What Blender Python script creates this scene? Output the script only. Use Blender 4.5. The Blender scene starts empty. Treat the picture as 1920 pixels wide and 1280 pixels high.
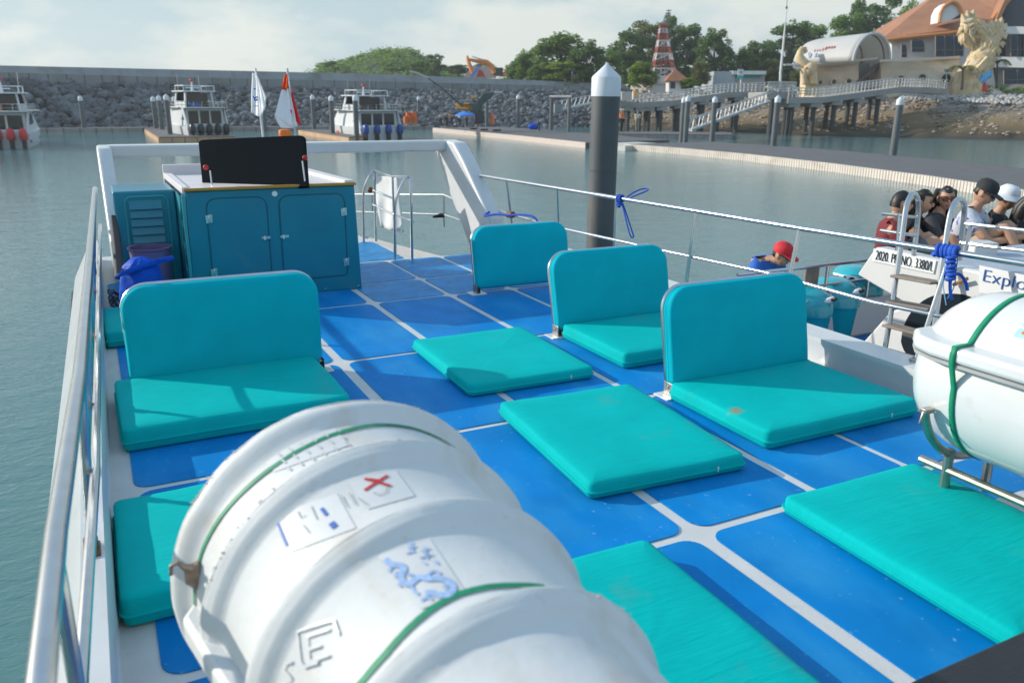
import bpy, math, random
from math import sin, cos, pi, radians
from mathutils import Vector, Matrix, noise
rnd = random.Random(7)
S = bpy.context.scene
COL = S.collection
# ---------------------------------------------------------------- camera
EYE = Vector((0, 0, 1.6)); FPX = 1520.0
YAW, PITCH, ROLL = .4719, .2896, -.0088
_f = Vector((sin(YAW)*cos(PITCH), cos(YAW)*cos(PITCH), -sin(PITCH)))
_r = Vector((cos(YAW), -sin(YAW), 0)); _d = _f.cross(_r)
CR = cos(ROLL)*_r + sin(ROLL)*_d; CD = -sin(ROLL)*_r + cos(ROLL)*_d
cam = bpy.data.cameras.new('camera'); camo = bpy.data.objects.new('camera', cam); COL.objects.link(camo)
cam.sensor_width = 36; cam.lens = FPX/1920*36; cam.clip_start = .02; cam.clip_end = 3000
M = Matrix.Identity(4)
for i, v in enumerate((CR, -CD, -_f)):
    for k in range(3): M[k][i] = v[k]
M.translation = EYE; camo.matrix_world = M; S.camera = camo
cam.dof.use_dof = True; cam.dof.focus_distance = 4.6; cam.dof.aperture_fstop = 3.6; cam.dof.aperture_blades = 0
# ---------------------------------------------------------------- world, sun, exposure
SUN_EL = radians(22.6); SUN_AZ = radians(48)       # light comes from ahead and left
SD = Vector((sin(SUN_AZ)*cos(SUN_EL), -cos(SUN_AZ)*cos(SUN_EL), -sin(SUN_EL)))   # travel direction of the light
w = bpy.data.worlds.new('World'); S.world = w; w.use_nodes = True
nt = w.node_tree; nt.nodes.clear()
def N(t, **k):
    n = nt.nodes.new(t)
    for a, b in k.items(): setattr(n, a, b)
    return n
sky = N('ShaderNodeTexSky', sky_type='NISHITA', sun_disc=False, sun_elevation=SUN_EL, sun_rotation=math.atan2(-SD.x, -SD.y), air_density=1.0, dust_density=1.6, ozone_density=1.6)
tc = N('ShaderNodeTexCoord'); mp = N('ShaderNodeMapping'); mp.inputs['Scale'].default_value = (1, 1, 2.6)
nz = N('ShaderNodeTexNoise'); nz.inputs['Scale'].default_value = 5.5; nz.inputs['Detail'].default_value = 8; nz.inputs['Roughness'].default_value = .56
rp = N('ShaderNodeValToRGB'); rp.color_ramp.elements[0].position = .4; rp.color_ramp.elements[1].position = .58
rp.color_ramp.elements[0].color = (.1, .1, .1, 1); rp.color_ramp.elements[1].color = (1, 1, 1, 1)
cl_ = N('ShaderNodeMix', data_type='RGBA'); cl_.inputs['A'].default_value = (3.7, 5.1, 5.7, 1); cl_.inputs['B'].default_value = (6.8, 7.1, 6.65, 1)
mx = N('ShaderNodeMix', data_type='RGBA'); mx.inputs['Factor'].default_value = .85
sz = N('ShaderNodeSeparateXYZ'); mr = N('ShaderNodeMapRange'); mr.inputs['From Min'].default_value = .1; mr.inputs['From Max'].default_value = .6; mr.inputs['To Max'].default_value = .8
up_ = N('ShaderNodeMix', data_type='RGBA'); up_.inputs['B'].default_value = (2.7, 4.7, 7.2, 1)
for a, b in ((tc.outputs['Generated'], sz.inputs[0]), (sz.outputs['Z'], mr.inputs['Value']), (mr.outputs[0], up_.inputs['Factor']), (cl_.outputs['Result'], up_.inputs['A']), (up_.outputs['Result'], mx.inputs['B'])): nt.links.new(a, b)
bg = N('ShaderNodeBackground'); bg.inputs['Strength'].default_value = .1
wo = N('ShaderNodeOutputWorld')
for a, b in ((tc.outputs['Generated'], mp.inputs['Vector']), (mp.outputs[0], nz.inputs['Vector']), (nz.outputs['Fac'], rp.inputs[0]),
             (rp.outputs[0], cl_.inputs['Factor']), (sky.outputs[0], mx.inputs['A']), (mx.outputs['Result'], bg.inputs[0]), (bg.outputs[0], wo.inputs[0])):
    nt.links.new(a, b)
sl = bpy.data.lights.new('sun', 'SUN'); sl.energy = 3.9; sl.angle = radians(.6); sl.color = (1, .93, .82)
so = bpy.data.objects.new('sun', sl); COL.objects.link(so)
so.rotation_euler = SD.to_track_quat('-Z', 'Y').to_euler()
S.view_settings.view_transform = 'Standard'; S.view_settings.look = 'None'; S.view_settings.exposure = .36; S.view_settings.gamma = 1
# ---------------------------------------------------------------- picture point -> place
def ray(x, y): return CR*((x-960)/FPX) + CD*((y-640)/FPX) + _f
def at(x, y, z=0.): d = ray(x, y); return EYE + d*((z-EYE.z)/d.z)
def aty(x, y, Y): d = ray(x, y); return EYE + d*(Y/d.y)
def atx(x, y, X): d = ray(x, y); return EYE + d*(X/d.x)
def dep(x, y, D): return EYE + ray(x, y)*D
V = Vector
# ---------------------------------------------------------------- tagging
def tag(o, label=None, cat=None, group=None, kind=None):
    for k, v in (('label', label), ('category', cat), ('group', group), ('kind', kind)):
        if v: o[k] = v
    return o
def empty(name, loc=(0, 0, 0), rz=0, label=None, cat=None, group=None, kind=None):
    o = bpy.data.objects.new(name, None); COL.objects.link(o); o.location = loc; o.rotation_euler.z = rz; o.empty_display_size = .2
    return tag(o, label, cat, group, kind)
KIDS = {}
def copy_tree(o, parent=None):
    c = o.copy(); COL.objects.link(c)
    if parent: c.parent = parent
    for k in KIDS.get(o.name, []):
        kc = copy_tree(k, c); KIDS.setdefault(c.name, []).append(kc)
    return c
# ---------------------------------------------------------------- materials
MATS = {}
def mat(name, col, rough=.5, metal=0, var=.12, vs=6., bump=0., bs=60., coat=0., col2=None, trans=0, spec=.5, detail=4):
    if name in MATS: return MATS[name]
    m = bpy.data.materials.new(name); m.use_nodes = True; t = m.node_tree; b = t.nodes['Principled BSDF']
    b.inputs['Roughness'].default_value = rough; b.inputs['Metallic'].default_value = metal
    b.inputs['Coat Weight'].default_value = coat; b.inputs['Specular IOR Level'].default_value = spec
    tcn = t.nodes.new('ShaderNodeTexCoord')
    n = t.nodes.new('ShaderNodeTexNoise'); n.inputs['Scale'].default_value = vs; n.inputs['Detail'].default_value = detail
    t.links.new(tcn.outputs['Object'], n.inputs['Vector'])
    r = t.nodes.new('ShaderNodeValToRGB'); r.color_ramp.elements[0].position = .3; r.color_ramp.elements[1].position = .7
    c2 = col2 or tuple(min(1, c*(1+var)) for c in col); c1 = col if col2 else tuple(c*(1-var) for c in col)
    r.color_ramp.elements[0].color = (*c1, 1); r.color_ramp.elements[1].color = (*c2, 1)
    t.links.new(n.outputs['Fac'], r.inputs[0]); t.links.new(r.outputs[0], b.inputs['Base Color'])
    if bump:
        n2 = t.nodes.new('ShaderNodeTexNoise'); n2.inputs['Scale'].default_value = bs; n2.inputs['Detail'].default_value = 3
        t.links.new(tcn.outputs['Object'], n2.inputs['Vector'])
        bp = t.nodes.new('ShaderNodeBump'); bp.inputs['Strength'].default_value = bump; bp.inputs['Distance'].default_value = .02
        t.links.new(n2.outputs['Fac'], bp.inputs['Height']); t.links.new(bp.outputs[0], b.inputs['Normal'])
    MATS[name] = m; return m
def nodes(m): return m.node_tree, m.node_tree.nodes['Principled BSDF']
def stain(m, col, scale, lo, hi, stretch=(1, 1, 1), amt=1.):
    """blotches of another colour laid over a material"""
    t, b = nodes(m); src = b.inputs['Base Color'].links[0].from_socket
    tcn = t.nodes.new('ShaderNodeTexCoord'); mpn = t.nodes.new('ShaderNodeMapping'); mpn.inputs['Scale'].default_value = stretch
    n = t.nodes.new('ShaderNodeTexNoise'); n.inputs['Scale'].default_value = scale; n.inputs['Detail'].default_value = 6
    r = t.nodes.new('ShaderNodeMapRange'); r.inputs['From Min'].default_value = lo; r.inputs['From Max'].default_value = hi; r.inputs['To Max'].default_value = amt
    mxn = t.nodes.new('ShaderNodeMix'); mxn.data_type = 'RGBA'; mxn.inputs['B'].default_value = (*col, 1)
    t.links.new(tcn.outputs['Object'], mpn.inputs[0]); t.links.new(mpn.outputs[0], n.inputs['Vector']); t.links.new(n.outputs['Fac'], r.inputs[0])
    t.links.new(r.outputs[0], mxn.inputs['Factor']); t.links.new(src, mxn.inputs['A']); t.links.new(mxn.outputs['Result'], b.inputs['Base Color'])
    return m
WHITE = stain(mat('white_gelcoat', (.6, .61, .61), .28, var=.05, vs=3, coat=.3), (.5, .47, .4), 9, .62, .8, amt=.5)
RAFTW = stain(stain(mat('raft_plastic', (.63, .64, .63), .6, var=.04, vs=5, bump=.05, bs=30), (.46, .37, .27), 10, .54, .8, (1, .35, 1), .6), (.55, .5, .42), 60, .62, .75, amt=.5)
DECKW = stain(mat('deck_paint', (.58, .58, .57), .55, var=.06, vs=8, bump=.1, bs=120), (.42, .38, .33), 16, .58, .8, amt=.55)
STEEL = mat('polished_steel', (.55, .56, .57), .24, 1, var=.06, vs=14)
RUST = mat('rusty_steel', (.2, .1, .05), .7, .5, var=.3, vs=40)
DULLSTEEL = mat('dull_steel', (.42, .39, .35), .38, 1, var=.15, vs=20)
TEALP = mat('teal_paint', (.0, .18, .265), .32, var=.07, vs=3, coat=.25)
TEALL = mat('teal_trim_and_sun_patch', (.03, .3, .34), .35, var=.06, vs=4)  # trim colour, also the painted sunlight on the cabinet side
BLACK = mat('black_plastic', (.014, .016, .018), .45, var=.15, vs=8)
RUBBER = mat('black_rubber', (.02, .02, .022), .7, var=.2, vs=10)
GLASS = mat('dark_glass', (.012, .018, .024), .06, var=.1, vs=2)
YEL = mat('ochre_trim', (.45, .22, .02), .5, var=.1)
ROPE = mat('blue_rope', (.01, .09, .5), .7, var=.2, vs=80, bump=.4, bs=200)
GREEN = mat('green_strap', (.0, .23, .11), .6, var=.12, vs=30)
RED = mat('red_paint', (.55, .02, .02), .5, var=.1)
BLUEINK = mat('blue_ink', (.03, .12, .42), .6, var=.1)
DARKINK = mat('dark_ink', (.012, .02, .03), .6, var=.05)
GREYINK = mat('grey_ink', (.34, .35, .36), .6, var=.1)
PAPER = mat('sticker_paper', (.76, .77, .76), .5, var=.02)
ORANGE = mat('orange_plastic', (.75, .17, .01), .5, var=.1)
CONC = stain(mat('concrete', (.25, .265, .27), .85, var=.12, vs=.4, bump=.2, bs=3), (.17, .16, .14), .5, .52, .72, (1, 1, .12), .75)
# cushion canvas: teal weave with creases and grime
def canvas(name, col, grime):
    m = mat(name, col, .72, var=.06, vs=5, spec=.06); t, b = nodes(m)
    stain(m, (.12, .24, .2), 3.2, .62, .8, amt=grime)
    tcn = t.nodes.new('ShaderNodeTexCoord'); mpn = t.nodes.new('ShaderNodeMapping'); mpn.inputs['Scale'].default_value = (2.2, 13, 4)
    n = t.nodes.new('ShaderNodeTexNoise'); n.inputs['Scale'].default_value = 2.2; n.inputs['Detail'].default_value = 3; n.inputs['Distortion'].default_value = 1.1
    n2 = t.nodes.new('ShaderNodeTexNoise'); n2.inputs['Scale'].default_value = 260
    bp = t.nodes.new('ShaderNodeBump'); bp.inputs['Strength'].default_value = .16; bp.inputs['Distance'].default_value = .02
    bp2 = t.nodes.new('ShaderNodeBump'); bp2.inputs['Strength'].default_value = .12; bp2.inputs['Distance'].default_value = .003
    t.links.new(tcn.outputs['Object'], mpn.inputs[0]); t.links.new(mpn.outputs[0], n.inputs['Vector']); t.links.new(tcn.outputs['Object'], n2.inputs['Vector'])
    t.links.new(n.outputs['Fac'], bp.inputs['Height']); t.links.new(n2.outputs['Fac'], bp2.inputs['Height'])
    t.links.new(bp.outputs[0], bp2.inputs['Normal']); t.links.new(bp2.outputs[0], b.inputs['Normal'])
    return m
CANVAS = canvas('teal_canvas', (.0, .43, .42), .25)
CANVAS_OLD = canvas('teal_canvas_faded', (.0, .42, .41), .5)
BACKC = canvas('teal_canvas_back', (.0, .41, .5), .1)
# blue anti-slip panels
BLUE = mat('blue_antislip', (.0, .195, .53), .55, var=.13, vs=2.5, spec=.12)
stain(BLUE, (.04, .32, .6), 4, .46, .78, (1, .45, 1), .55); stain(BLUE, (.3, .5, .7), 30, .66, .75, amt=.45)
t, b = nodes(BLUE); tcn = t.nodes.new('ShaderNodeTexCoord'); vo = t.nodes.new('ShaderNodeTexVoronoi'); vo.inputs['Scale'].default_value = 110; vo.inputs['Randomness'].default_value = .15
bp = t.nodes.new('ShaderNodeBump'); bp.inputs['Strength'].default_value = .35; bp.inputs['Distance'].default_value = .003
t.links.new(tcn.outputs['Object'], vo.inputs['Vector']); t.links.new(vo.outputs['Distance'], bp.inputs['Height']); t.links.new(bp.outputs[0], b.inputs['Normal'])
# the same paint where it is wet and worn (patchy gloss painted in as lighter blotches)
BLUEWET = mat('blue_antislip_wet', (.0, .21, .5), .42, var=.2, vs=5, spec=.12); stain(BLUEWET, (.05, .36, .6), 9, .5, .7, (1, 2, 1), .6)
# ---------------------------------------------------------------- mesh builder
class MB:
    def __init__(s): s.v = []; s.f = []; s.m = []; s.k = 0; s.X = None
    def add(s, vs, fs):
        o = len(s.v); s.v += [(s.X @ V(p)) if s.X else V(p) for p in vs]
        s.f += [tuple(i+o for i in f) for f in fs]; s.m += [s.k]*len(fs); return s
    def box(s, c, d, R=None):
        hx, hy, hz = d[0]/2, d[1]/2, d[2]/2
        vs = [V((x*hx, y*hy, z*hz)) for x in (-1, 1) for y in (-1, 1) for z in (-1, 1)]
        if R: vs = [R @ v for v in vs]
        return s.add([v+V(c) for v in vs], [(0, 1, 3, 2), (4, 6, 7, 5), (0, 4, 5, 1), (2, 3, 7, 6), (0, 2, 6, 4), (1, 5, 7, 3)])
    def b2(s, a, b): return s.box([(a[i]+b[i])/2 for i in range(3)], [abs(b[i]-a[i]) for i in range(3)])
    def prism(s, poly, ext):
        n = len(poly); e = V(ext); vs = [V(p) for p in poly]+[V(p)+e for p in poly]
        return s.add(vs, [tuple(range(n))[::-1], tuple(range(n, 2*n))]+[(i, (i+1) % n, n+(i+1) % n, n+i) for i in range(n)])
    def tube(s, pts, r, n=8, closed=False, flat=1.):
        pts = [V(p) for p in pts]; rs = r if isinstance(r, (list, tuple)) else [r]*len(pts); L = len(pts); vs = []; fs = []; prev = None
        for i, p in enumerate(pts):
            if closed: tg = pts[(i+1) % L]-pts[i-1]
            else: tg = pts[min(i+1, L-1)]-pts[max(i-1, 0)]
            tg.normalize()
            if prev is None:
                u = tg.orthogonal().normalized()
                if abs(tg.z) < .9: u = tg.cross(V((0, 0, 1))).normalized()
            else: u = (prev - tg*prev.dot(tg)).normalized()
            prev = u; q = tg.cross(u)
            for k in range(n): a = 2*pi*k/n; vs.append(p+(u*cos(a)*flat+q*sin(a))*rs[i])
        for i in range(L if closed else L-1):
            j = (i+1) % L
            for k in range(n): k2 = (k+1) % n; fs.append((i*n+k, i*n+k2, j*n+k2, j*n+k))
        if not closed: fs += [tuple(range(n))[::-1], tuple(range((L-1)*n, L*n))]
        return s.add(vs, fs)
    def lathe(s, prof, c=(0, 0, 0), ax='z', n=32, a0=0, a1=2*pi):
        full = abs(a1-a0-2*pi) < 1e-6; k = n if full else n+1; vs = []; fs = []; c = V(c)
        for r, h in prof:
            for i in range(k):
                a = a0+(a1-a0)*i/n; x, y = r*cos(a), r*sin(a)
                vs.append(c+(V((x, y, h)) if ax == 'z' else V((x, h, y)) if ax == 'y' else V((h, x, y))))
        for j in range(len(prof)-1):
            for i in range(n): i2 = (i+1) % k; fs.append((j*k+i, j*k+i2, (j+1)*k+i2, (j+1)*k+i))
        return s.add(vs, fs)
    def ball(s, c, d, n=12, m=8, R=None):
        vs = []; fs = []; c = V(c)
        for j in range(m+1):
            p = pi*j/m
            for i in range(n):
                a = 2*pi*i/n; v = V((sin(p)*cos(a)*d[0], sin(p)*sin(a)*d[1], cos(p)*d[2]))
                vs.append(c+((R @ v) if R else v))
        for j in range(m):
            for i in range(n): i2 = (i+1) % n; fs.append((j*n+i, (j+1)*n+i, (j+1)*n+i2, j*n+i2))
        return s.add(vs, fs)
    def obj(s, name, mats, parent=None, smooth=35, bevel=0, seg=2, local=False, label=None, cat=None, group=None, kind=None):
        me = bpy.data.meshes.new(name); off = V((0, 0, 0))
        if parent and not local:
            p = parent
            while p: off = off+p.location; p = p.parent
        me.from_pydata([v-off for v in s.v], [], s.f)
        for m in (mats if isinstance(mats, (list, tuple)) else [mats]): me.materials.append(m)
        me.polygons.foreach_set('material_index', s.m)
        me.validate(); me.update()
        if smooth:
            me.polygons.foreach_set('use_smooth', [True]*len(me.polygons)); me.set_sharp_from_angle(angle=radians(smooth))
        o = bpy.data.objects.new(name, me); COL.objects.link(o)
        if parent: o.parent = parent; KIDS.setdefault(parent.name, []).append(o)
        if bevel:
            bm = o.modifiers.new('bevel', 'BEVEL'); bm.width = bevel; bm.segments = seg; bm.limit_method = 'ANGLE'; bm.harden_normals = False
        return tag(o, label, cat, group, kind)
def arc(c, u, v, r, a0, a1, n=8): return [V(c)+V(u)*r*cos(a0+(a1-a0)*i/n)+V(v)*r*sin(a0+(a1-a0)*i/n) for i in range(n+1)]
def fillet(pts, r, n=5):
    """round the inner corners of a path"""
    pts = [V(p) for p in pts]; out = [pts[0]]
    for i in range(1, len(pts)-1):
        a, b, c = pts[i-1], pts[i], pts[i+1]; d1 = min(r, (a-b).length*.49); d2 = min(r, (c-b).length*.49)
        p, q = b+(a-b).normalized()*d1, b+(c-b).normalized()*d2
        for k in range(n+1): u = k/n; out.append(p*(1-u)**2+b*2*u*(1-u)+q*u*u)
    return out+[pts[-1]]
def rrect(x0, y0, x1, y1, r, n=5):
    rs = r if isinstance(r, (list, tuple)) else [r]*4; out = []
    for (cx, cy, a, q) in ((x0+rs[0], y0+rs[0], pi, rs[0]), (x1-rs[1], y0+rs[1], 1.5*pi, rs[1]), (x1-rs[2], y1-rs[2], 0, rs[2]), (x0+rs[3], y1-rs[3], .5*pi, rs[3])):
        for i in range(n+1): b_ = a+.5*pi*i/n; out.append((cx+q*cos(b_), cy+q*sin(b_)))
    return out
def text_mesh(txt, size, xs=1., bold=0., shear=0, depth=.003):
    c = bpy.data.curves.new('t', 'FONT'); c.body = txt; c.size = size; c.extrude = depth; c.offset = bold; c.shear = shear
    o = bpy.data.objects.new('t', c); COL.objects.link(o); bpy.context.view_layer.update()
    me = bpy.data.meshes.new_from_object(o.evaluated_get(bpy.context.evaluated_depsgraph_get()))
    mb = MB(); mb.add([V((v.co.x*xs, v.co.y, v.co.z)) for v in me.vertices], [tuple(p.vertices) for p in me.polygons])
    bpy.data.objects.remove(o); return mb
def place(mb, o, u, v, nrm):
    """lay a flat text mesh on a plane: origin o, axes u (along), v (up), nrm (out)"""
    mb.v = [V(o)+V(u)*p.x+V(v)*p.y+V(nrm)*p.z for p in mb.v]; return mb
# ================================================================ OUR BOAT
WATER = -2.6
deck = empty('deck', (0, 0, 0), kind='structure')
mb = MB()
out = [(-.12, -1.2), (3.95, -1.2), (3.95, 7.9), (2.86, 7.98), (2.86, 9.15), (-.12, 9.15)]
mb.prism([(x, y, -.06) for x, y in out], (0, 0, .06))
mb.b2((-.05, 9.15, -.05), (2.86, 9.4, -.01))                     # pale strip across the bow
mb.prism([(.3, 9.42, -.3), (2.86, 9.42, -.3), (2.7, 11.2, -.3), (1.9, 12.2, -.3), (.6, 11.2, -.3)], (0, 0, .28))
mb.obj('deck_floor', DECKW, deck, bevel=.01)
xs = [(0., .603), (.647, 1.222), (1.276, 1.879), (1.941, 2.566), (2.613, 3.149), (3.191, 3.82)]
ys = [(-.45, .832), (.873, 2.137), (2.184, 3.46), (3.502, 4.8), (4.842, 6.213), (6.252, 6.93), (6.97, 7.9)]
def panel(x0, y0, x1, y1, m=BLUE, z=.004):
    mb = MB(); mb.prism([(x, y, z-.003) for x, y in rrect(x0, y0, x1, y1, min(.07, (x1-x0)/4), 5)], (0, 0, .004))
    return mb.obj('deck_panel', m, deck, smooth=0)
for i, (x0, x1) in enumerate(xs):
    for j, (y0, y1) in enumerate(ys):
        jx = rnd.uniform(-.008, .008)
        panel(x0+jx, y0, x1+jx, y1, BLUEWET if (j >= 5 and i >= 3) else BLUE)
panel(1.955, 7.96, 2.8, 9.1, BLUEWET)
panel(.7, 9.7, 2.7, 10.6, BLUEWET, z=-.013)
# coamings (raised rims) and hull outside them
mb = MB()
LC = lambda y: -.1 if y < 3 else -.1+.013*(y-3)
prof = lambda y: [(LC(y), 0), (LC(y), .17), (LC(y)-.015, .2), (LC(y)-.085, .2), (LC(y)-.11, .16), (LC(y)-.25, -.12), (LC(y)-.27, -.16), (LC(y)-.24, -.3)]
Y0, Y1 = -1.2, 9.15
ysl = [Y0+(Y1-Y0)*i/12 for i in range(13)]
P = [[V((x, y, z)) for x, z in prof(y)] for y in ysl]; n = len(P[0])
mb.add([p for r in P for p in r], [(i*n+k, (i+1)*n+k, (i+1)*n+k+1, i*n+k+1) for i in range(12) for k in range(n-1)])
mb.obj('gunwale', WHITE, deck, smooth=30)
mb = MB()
prof2 = [(3.9, 0), (3.9, .14), (3.885, .17), (3.885, .2), (4.1, .2), (4.13, .17), (4.2, -.2), (4.18, -.35)]
P = [[V((x, y, z)) for x, z in prof2] for y in (-1.2, 2, 5, 7.9)]; n = 8
mb.add([p for r in P for p in r], [(i*n+k, i*n+k+1, (i+1)*n+k+1, (i+1)*n+k) for i in range(3) for k in range(n-1)])
mb.b2((3.86, 7.9, -.4), (4.1, 8.0, .2))
mb.obj('gunwale', WHITE, deck, smooth=30)
mb = MB()
def strake(xa, x2, z0, z1, ya, yb):
    mb.add([(xa, ya, z0), (xa, yb, z0), (x2, yb, z1), (x2, ya, z1)], [(0, 1, 2, 3)])
hullp = [(-.34, -1.2, -.3), (-.34, 9.15, -.3), (.3, 11.2, -.3), (1.9, 12.4, -.28), (3.4, 11.2, -.3), (3.85, 9.2, -.3), (2.86, 9.2, -.3), (2.86, 7.9, -.3), (4.18, 7.9, -.35), (4.18, -1.2, -.35)]
hp2 = [(x*.94+.12, y*.985, WATER-.3) for x, y, z in hullp]; n = len(hullp)
mb.add(hullp+hp2, [(i, (i+1) % n, n+(i+1) % n, n+i) for i in range(n)])
mb.obj('hull_side', WHITE, deck, smooth=30)
# blue dashes and lettering strokes on the flared rim outside the rail
mb = MB()
def rim(u, y): x0, z0, x1, z1 = LC(y)-.11, .16, LC(y)-.25, -.12; return V((x0+(x1-x0)*u-.003, y, z0+(z1-z0)*u+.002))
for (ya, yb, ua, ub) in [(.3, 1.1, .5, .62), (1.2, 1.75, .5, .62), (2.3, 2.7, .35, .43), (3.1, 3.45, .4, .5), (3.6, 3.9, .4, .5), (4.0, 4.25, .4, .5), (4.5, 5.4, .4, .5)]:
    mb.add([rim(ua, ya), rim(ub, ya), rim(ub, yb), rim(ua, yb)], [(0, 1, 2, 3)])
mb.obj('rim_stripe', BLUEINK, deck, smooth=0)
mb = MB()
for (ya, ua) in [(1.5, .75), (1.56, .78), (1.95, .7), (2.05, .72), (2.6, .65), (2.75, .62), (2.9, .6), (3.0, .62)]:
    mb.add([rim(ua, ya), rim(ua+.12, ya+.02), rim(ua+.12, ya+.05), rim(ua, ya+.04)], [(0, 1, 2, 3)])
mb.obj('rim_lettering', DARKINK, deck, smooth=0)
# ---------------------------------------------------------------- white arch over the bow
ar = empty('bow_arch', (1.95, 9.3, 0), label='white fibreglass arch spanning the bow behind the teal cabinet', cat='arch')
YA = 9.3; TL = aty(180, 275, YA); BX0, BX1, BZ = TL.x, 3.92, TL.z+.012
mb = MB(); o1 = rrect(BX0, .2, BX1, BZ, [.02, .02, .16, .12], 6); o2 = rrect(BX0+.13, .1, BX1-.16, BZ-.125, [.02, .02, .1, .1], 6)
top = [(x, z) for x, z in o1 if z > .9]
mb.prism([(BX0+.1, YA-.1, BZ-.12), (BX1-.1, YA-.1, BZ-.12), (BX1-.02, YA-.1, BZ-.06), (BX1-.1, YA-.1, BZ), (BX0+.1, YA-.1, BZ), (BX0+.03, YA-.1, BZ-.06)], (0, .26, 0))
mb.obj('crossbeam', WHITE, ar, bevel=.02, seg=3)
def fin(x0, x1, flip):
    prof = [(9.62, BZ-.02), (9.55, BZ-.13), (9.15, .55), (8.68, .1), (8.55, -.02), (7.92, -.02), (8.0, .36), (8.72, .93), (9.0, BZ-.01), (9.3, BZ+.004)]
    mb = MB(); mb.prism([(x0, y, z) for y, z in prof], (x1-x0, 0, 0)); return mb
fin(BX0, BX0+.13, 0).obj('arch_leg', WHITE, ar, bevel=.025, seg=3)
fin(3.79, 3.97, 1).obj('arch_leg', WHITE, ar, bevel=.025, seg=3)
# ---------------------------------------------------------------- railings
def post(a, b, r=.013): mb = MB(); mb.tube([a, b], r, 10); return mb
rl = empty('side_railing', (-.13, 4, .2), label='long steel handrail along the left edge of the deck, running into the camera', cat='railing')
TR = [at(178, 352, .8), at(165, 520, .8), at(150, 700, .8), at(105, 1000, .8), at(76, 1280, .8)]; TR.append(TR[-1]+V((-.01, -1.2, 0)))
TR[0].y = 8.3; mb = MB(); mb.tube(TR, .021, 14); mb.obj('top_rail', STEEL, rl)
LM = [V((p.x+.0, p.y, .47)) for p in TR]; mb = MB(); mb.tube(LM, .015, 10); mb.obj('middle_rail', STEEL, rl)
def railx(y):
    for a, b in zip(TR, TR[1:]):
        if b.y <= y <= a.y: return a.x+(b.x-a.x)*(a.y-y)/(a.y-b.y)
    return TR[-1].x
for y in (.55, 1.55, 2.66, 3.3, 4.3, 5.4, 6.4, 7.4):
    p = post((LC(y)-.05, y, .2), (railx(y), y, .8), .015).obj('post', STEEL, rl)
    mb = MB(); mb.box((LC(y)-.05, y, .205), (.05, .09, .012)); mb.tube([(LC(y)-.05, y, .2), (LC(y)-.05, y, .25)], .022, 10); mb.obj('foot', RUST, p, bevel=.003)
rr = empty('side_railing', (4.05, 4, .2), label='right-hand steel railing with two rails and round posts, blue ropes tied to it', cat='railing')
TP = [at(876, 325, .77), at(1156, 371, .79), at(1500, 428, .8), at(1780, 472, .81), at(1920, 494, .81)]; TP.append(TP[-1]+(TP[-1]-TP[-2])*1.8)
mb = MB(); mb.tube(TP, .0175, 14); mb.obj('top_rail', STEEL, rr)
MP = [at(917, 390, .42), at(1040, 425, .42), at(1258, 473, .44), at(1440, 512, .45), at(1640, 567, .45), at(1750, 590, .45)]; MP.append(MP[-1]+(MP[-1]-MP[-2])*2)
mb = MB(); mb.tube(MP, .0125, 12); mb.obj('middle_rail', STEEL, rr)
for q_ in (TP[0], MP[0]): mb = MB(); mb.ball(q_, (.03, .04, .03)); mb.obj('rail_end', DULLSTEEL, rr)
def on(path, px):
    best = None
    for a, b in zip(path, path[1:]):
        for i in range(41):
            p = a+(b-a)*i/40; q = p-EYE; sx = 960+FPX*q.dot(CR)/q.dot(_f)
            if best is None or abs(sx-px) < best[0]: best = (abs(sx-px), p)
    return best[1]
for px in (948, 1043, 1156, 1304, 1500, 1783):
    p = on(TP, px); q = V((4.03, p.y-.01, .2)); o = post(q, p, .0135).obj('post', STEEL, rr)
    mb = MB(); mb.lathe([(.035, 0), (.035, .012), (.02, .02)], q, n=14); mb.obj('foot', DULLSTEEL, o)
mb = MB(); mb.tube([on(MP, 952)+V((0, .0, -.012)), on(MP, 962)], .035, 12); mb.obj('rail_clamp', RUST, rr)
# bow rail beyond the arch
br = empty('bow_railing', (2.5, 11, 0), label='thin steel rail around the bow seen through the white arch', cat='railing')
B = [dep(205, 392, 11.2), dep(640, 364, 12.2), dep(832, 365, 10.8), dep(900, 395, 9.4)]
B2 = [dep(205, 440, 11.2), dep(640, 396, 12.2), dep(832, 402, 10.8), dep(900, 425, 9.4)]
for P_ in (B, B2): mb = MB(); mb.tube(P_, .013, 8); mb.obj('rail', STEEL, br)
for a in (dep(832, 365, 10.8), dep(697, 362, 12.1), dep(205, 392, 11.2)):
    post(V((a.x, a.y, -.05)), a, .013).obj('post', STEEL, br)
mb = MB(); c = dep(826, 404, 10.78); mb.tube([c-V((.1, -.03, .02)), c, c+V((.04, -.03, 0))], [.012, .03, .028], 8); mb.obj('black_tape', RUBBER, br)
mb = MB(); mb.ball(dep(694, 356, 12), (.045, .045, .045)); mb.obj('clamp', RUST, br)
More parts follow.
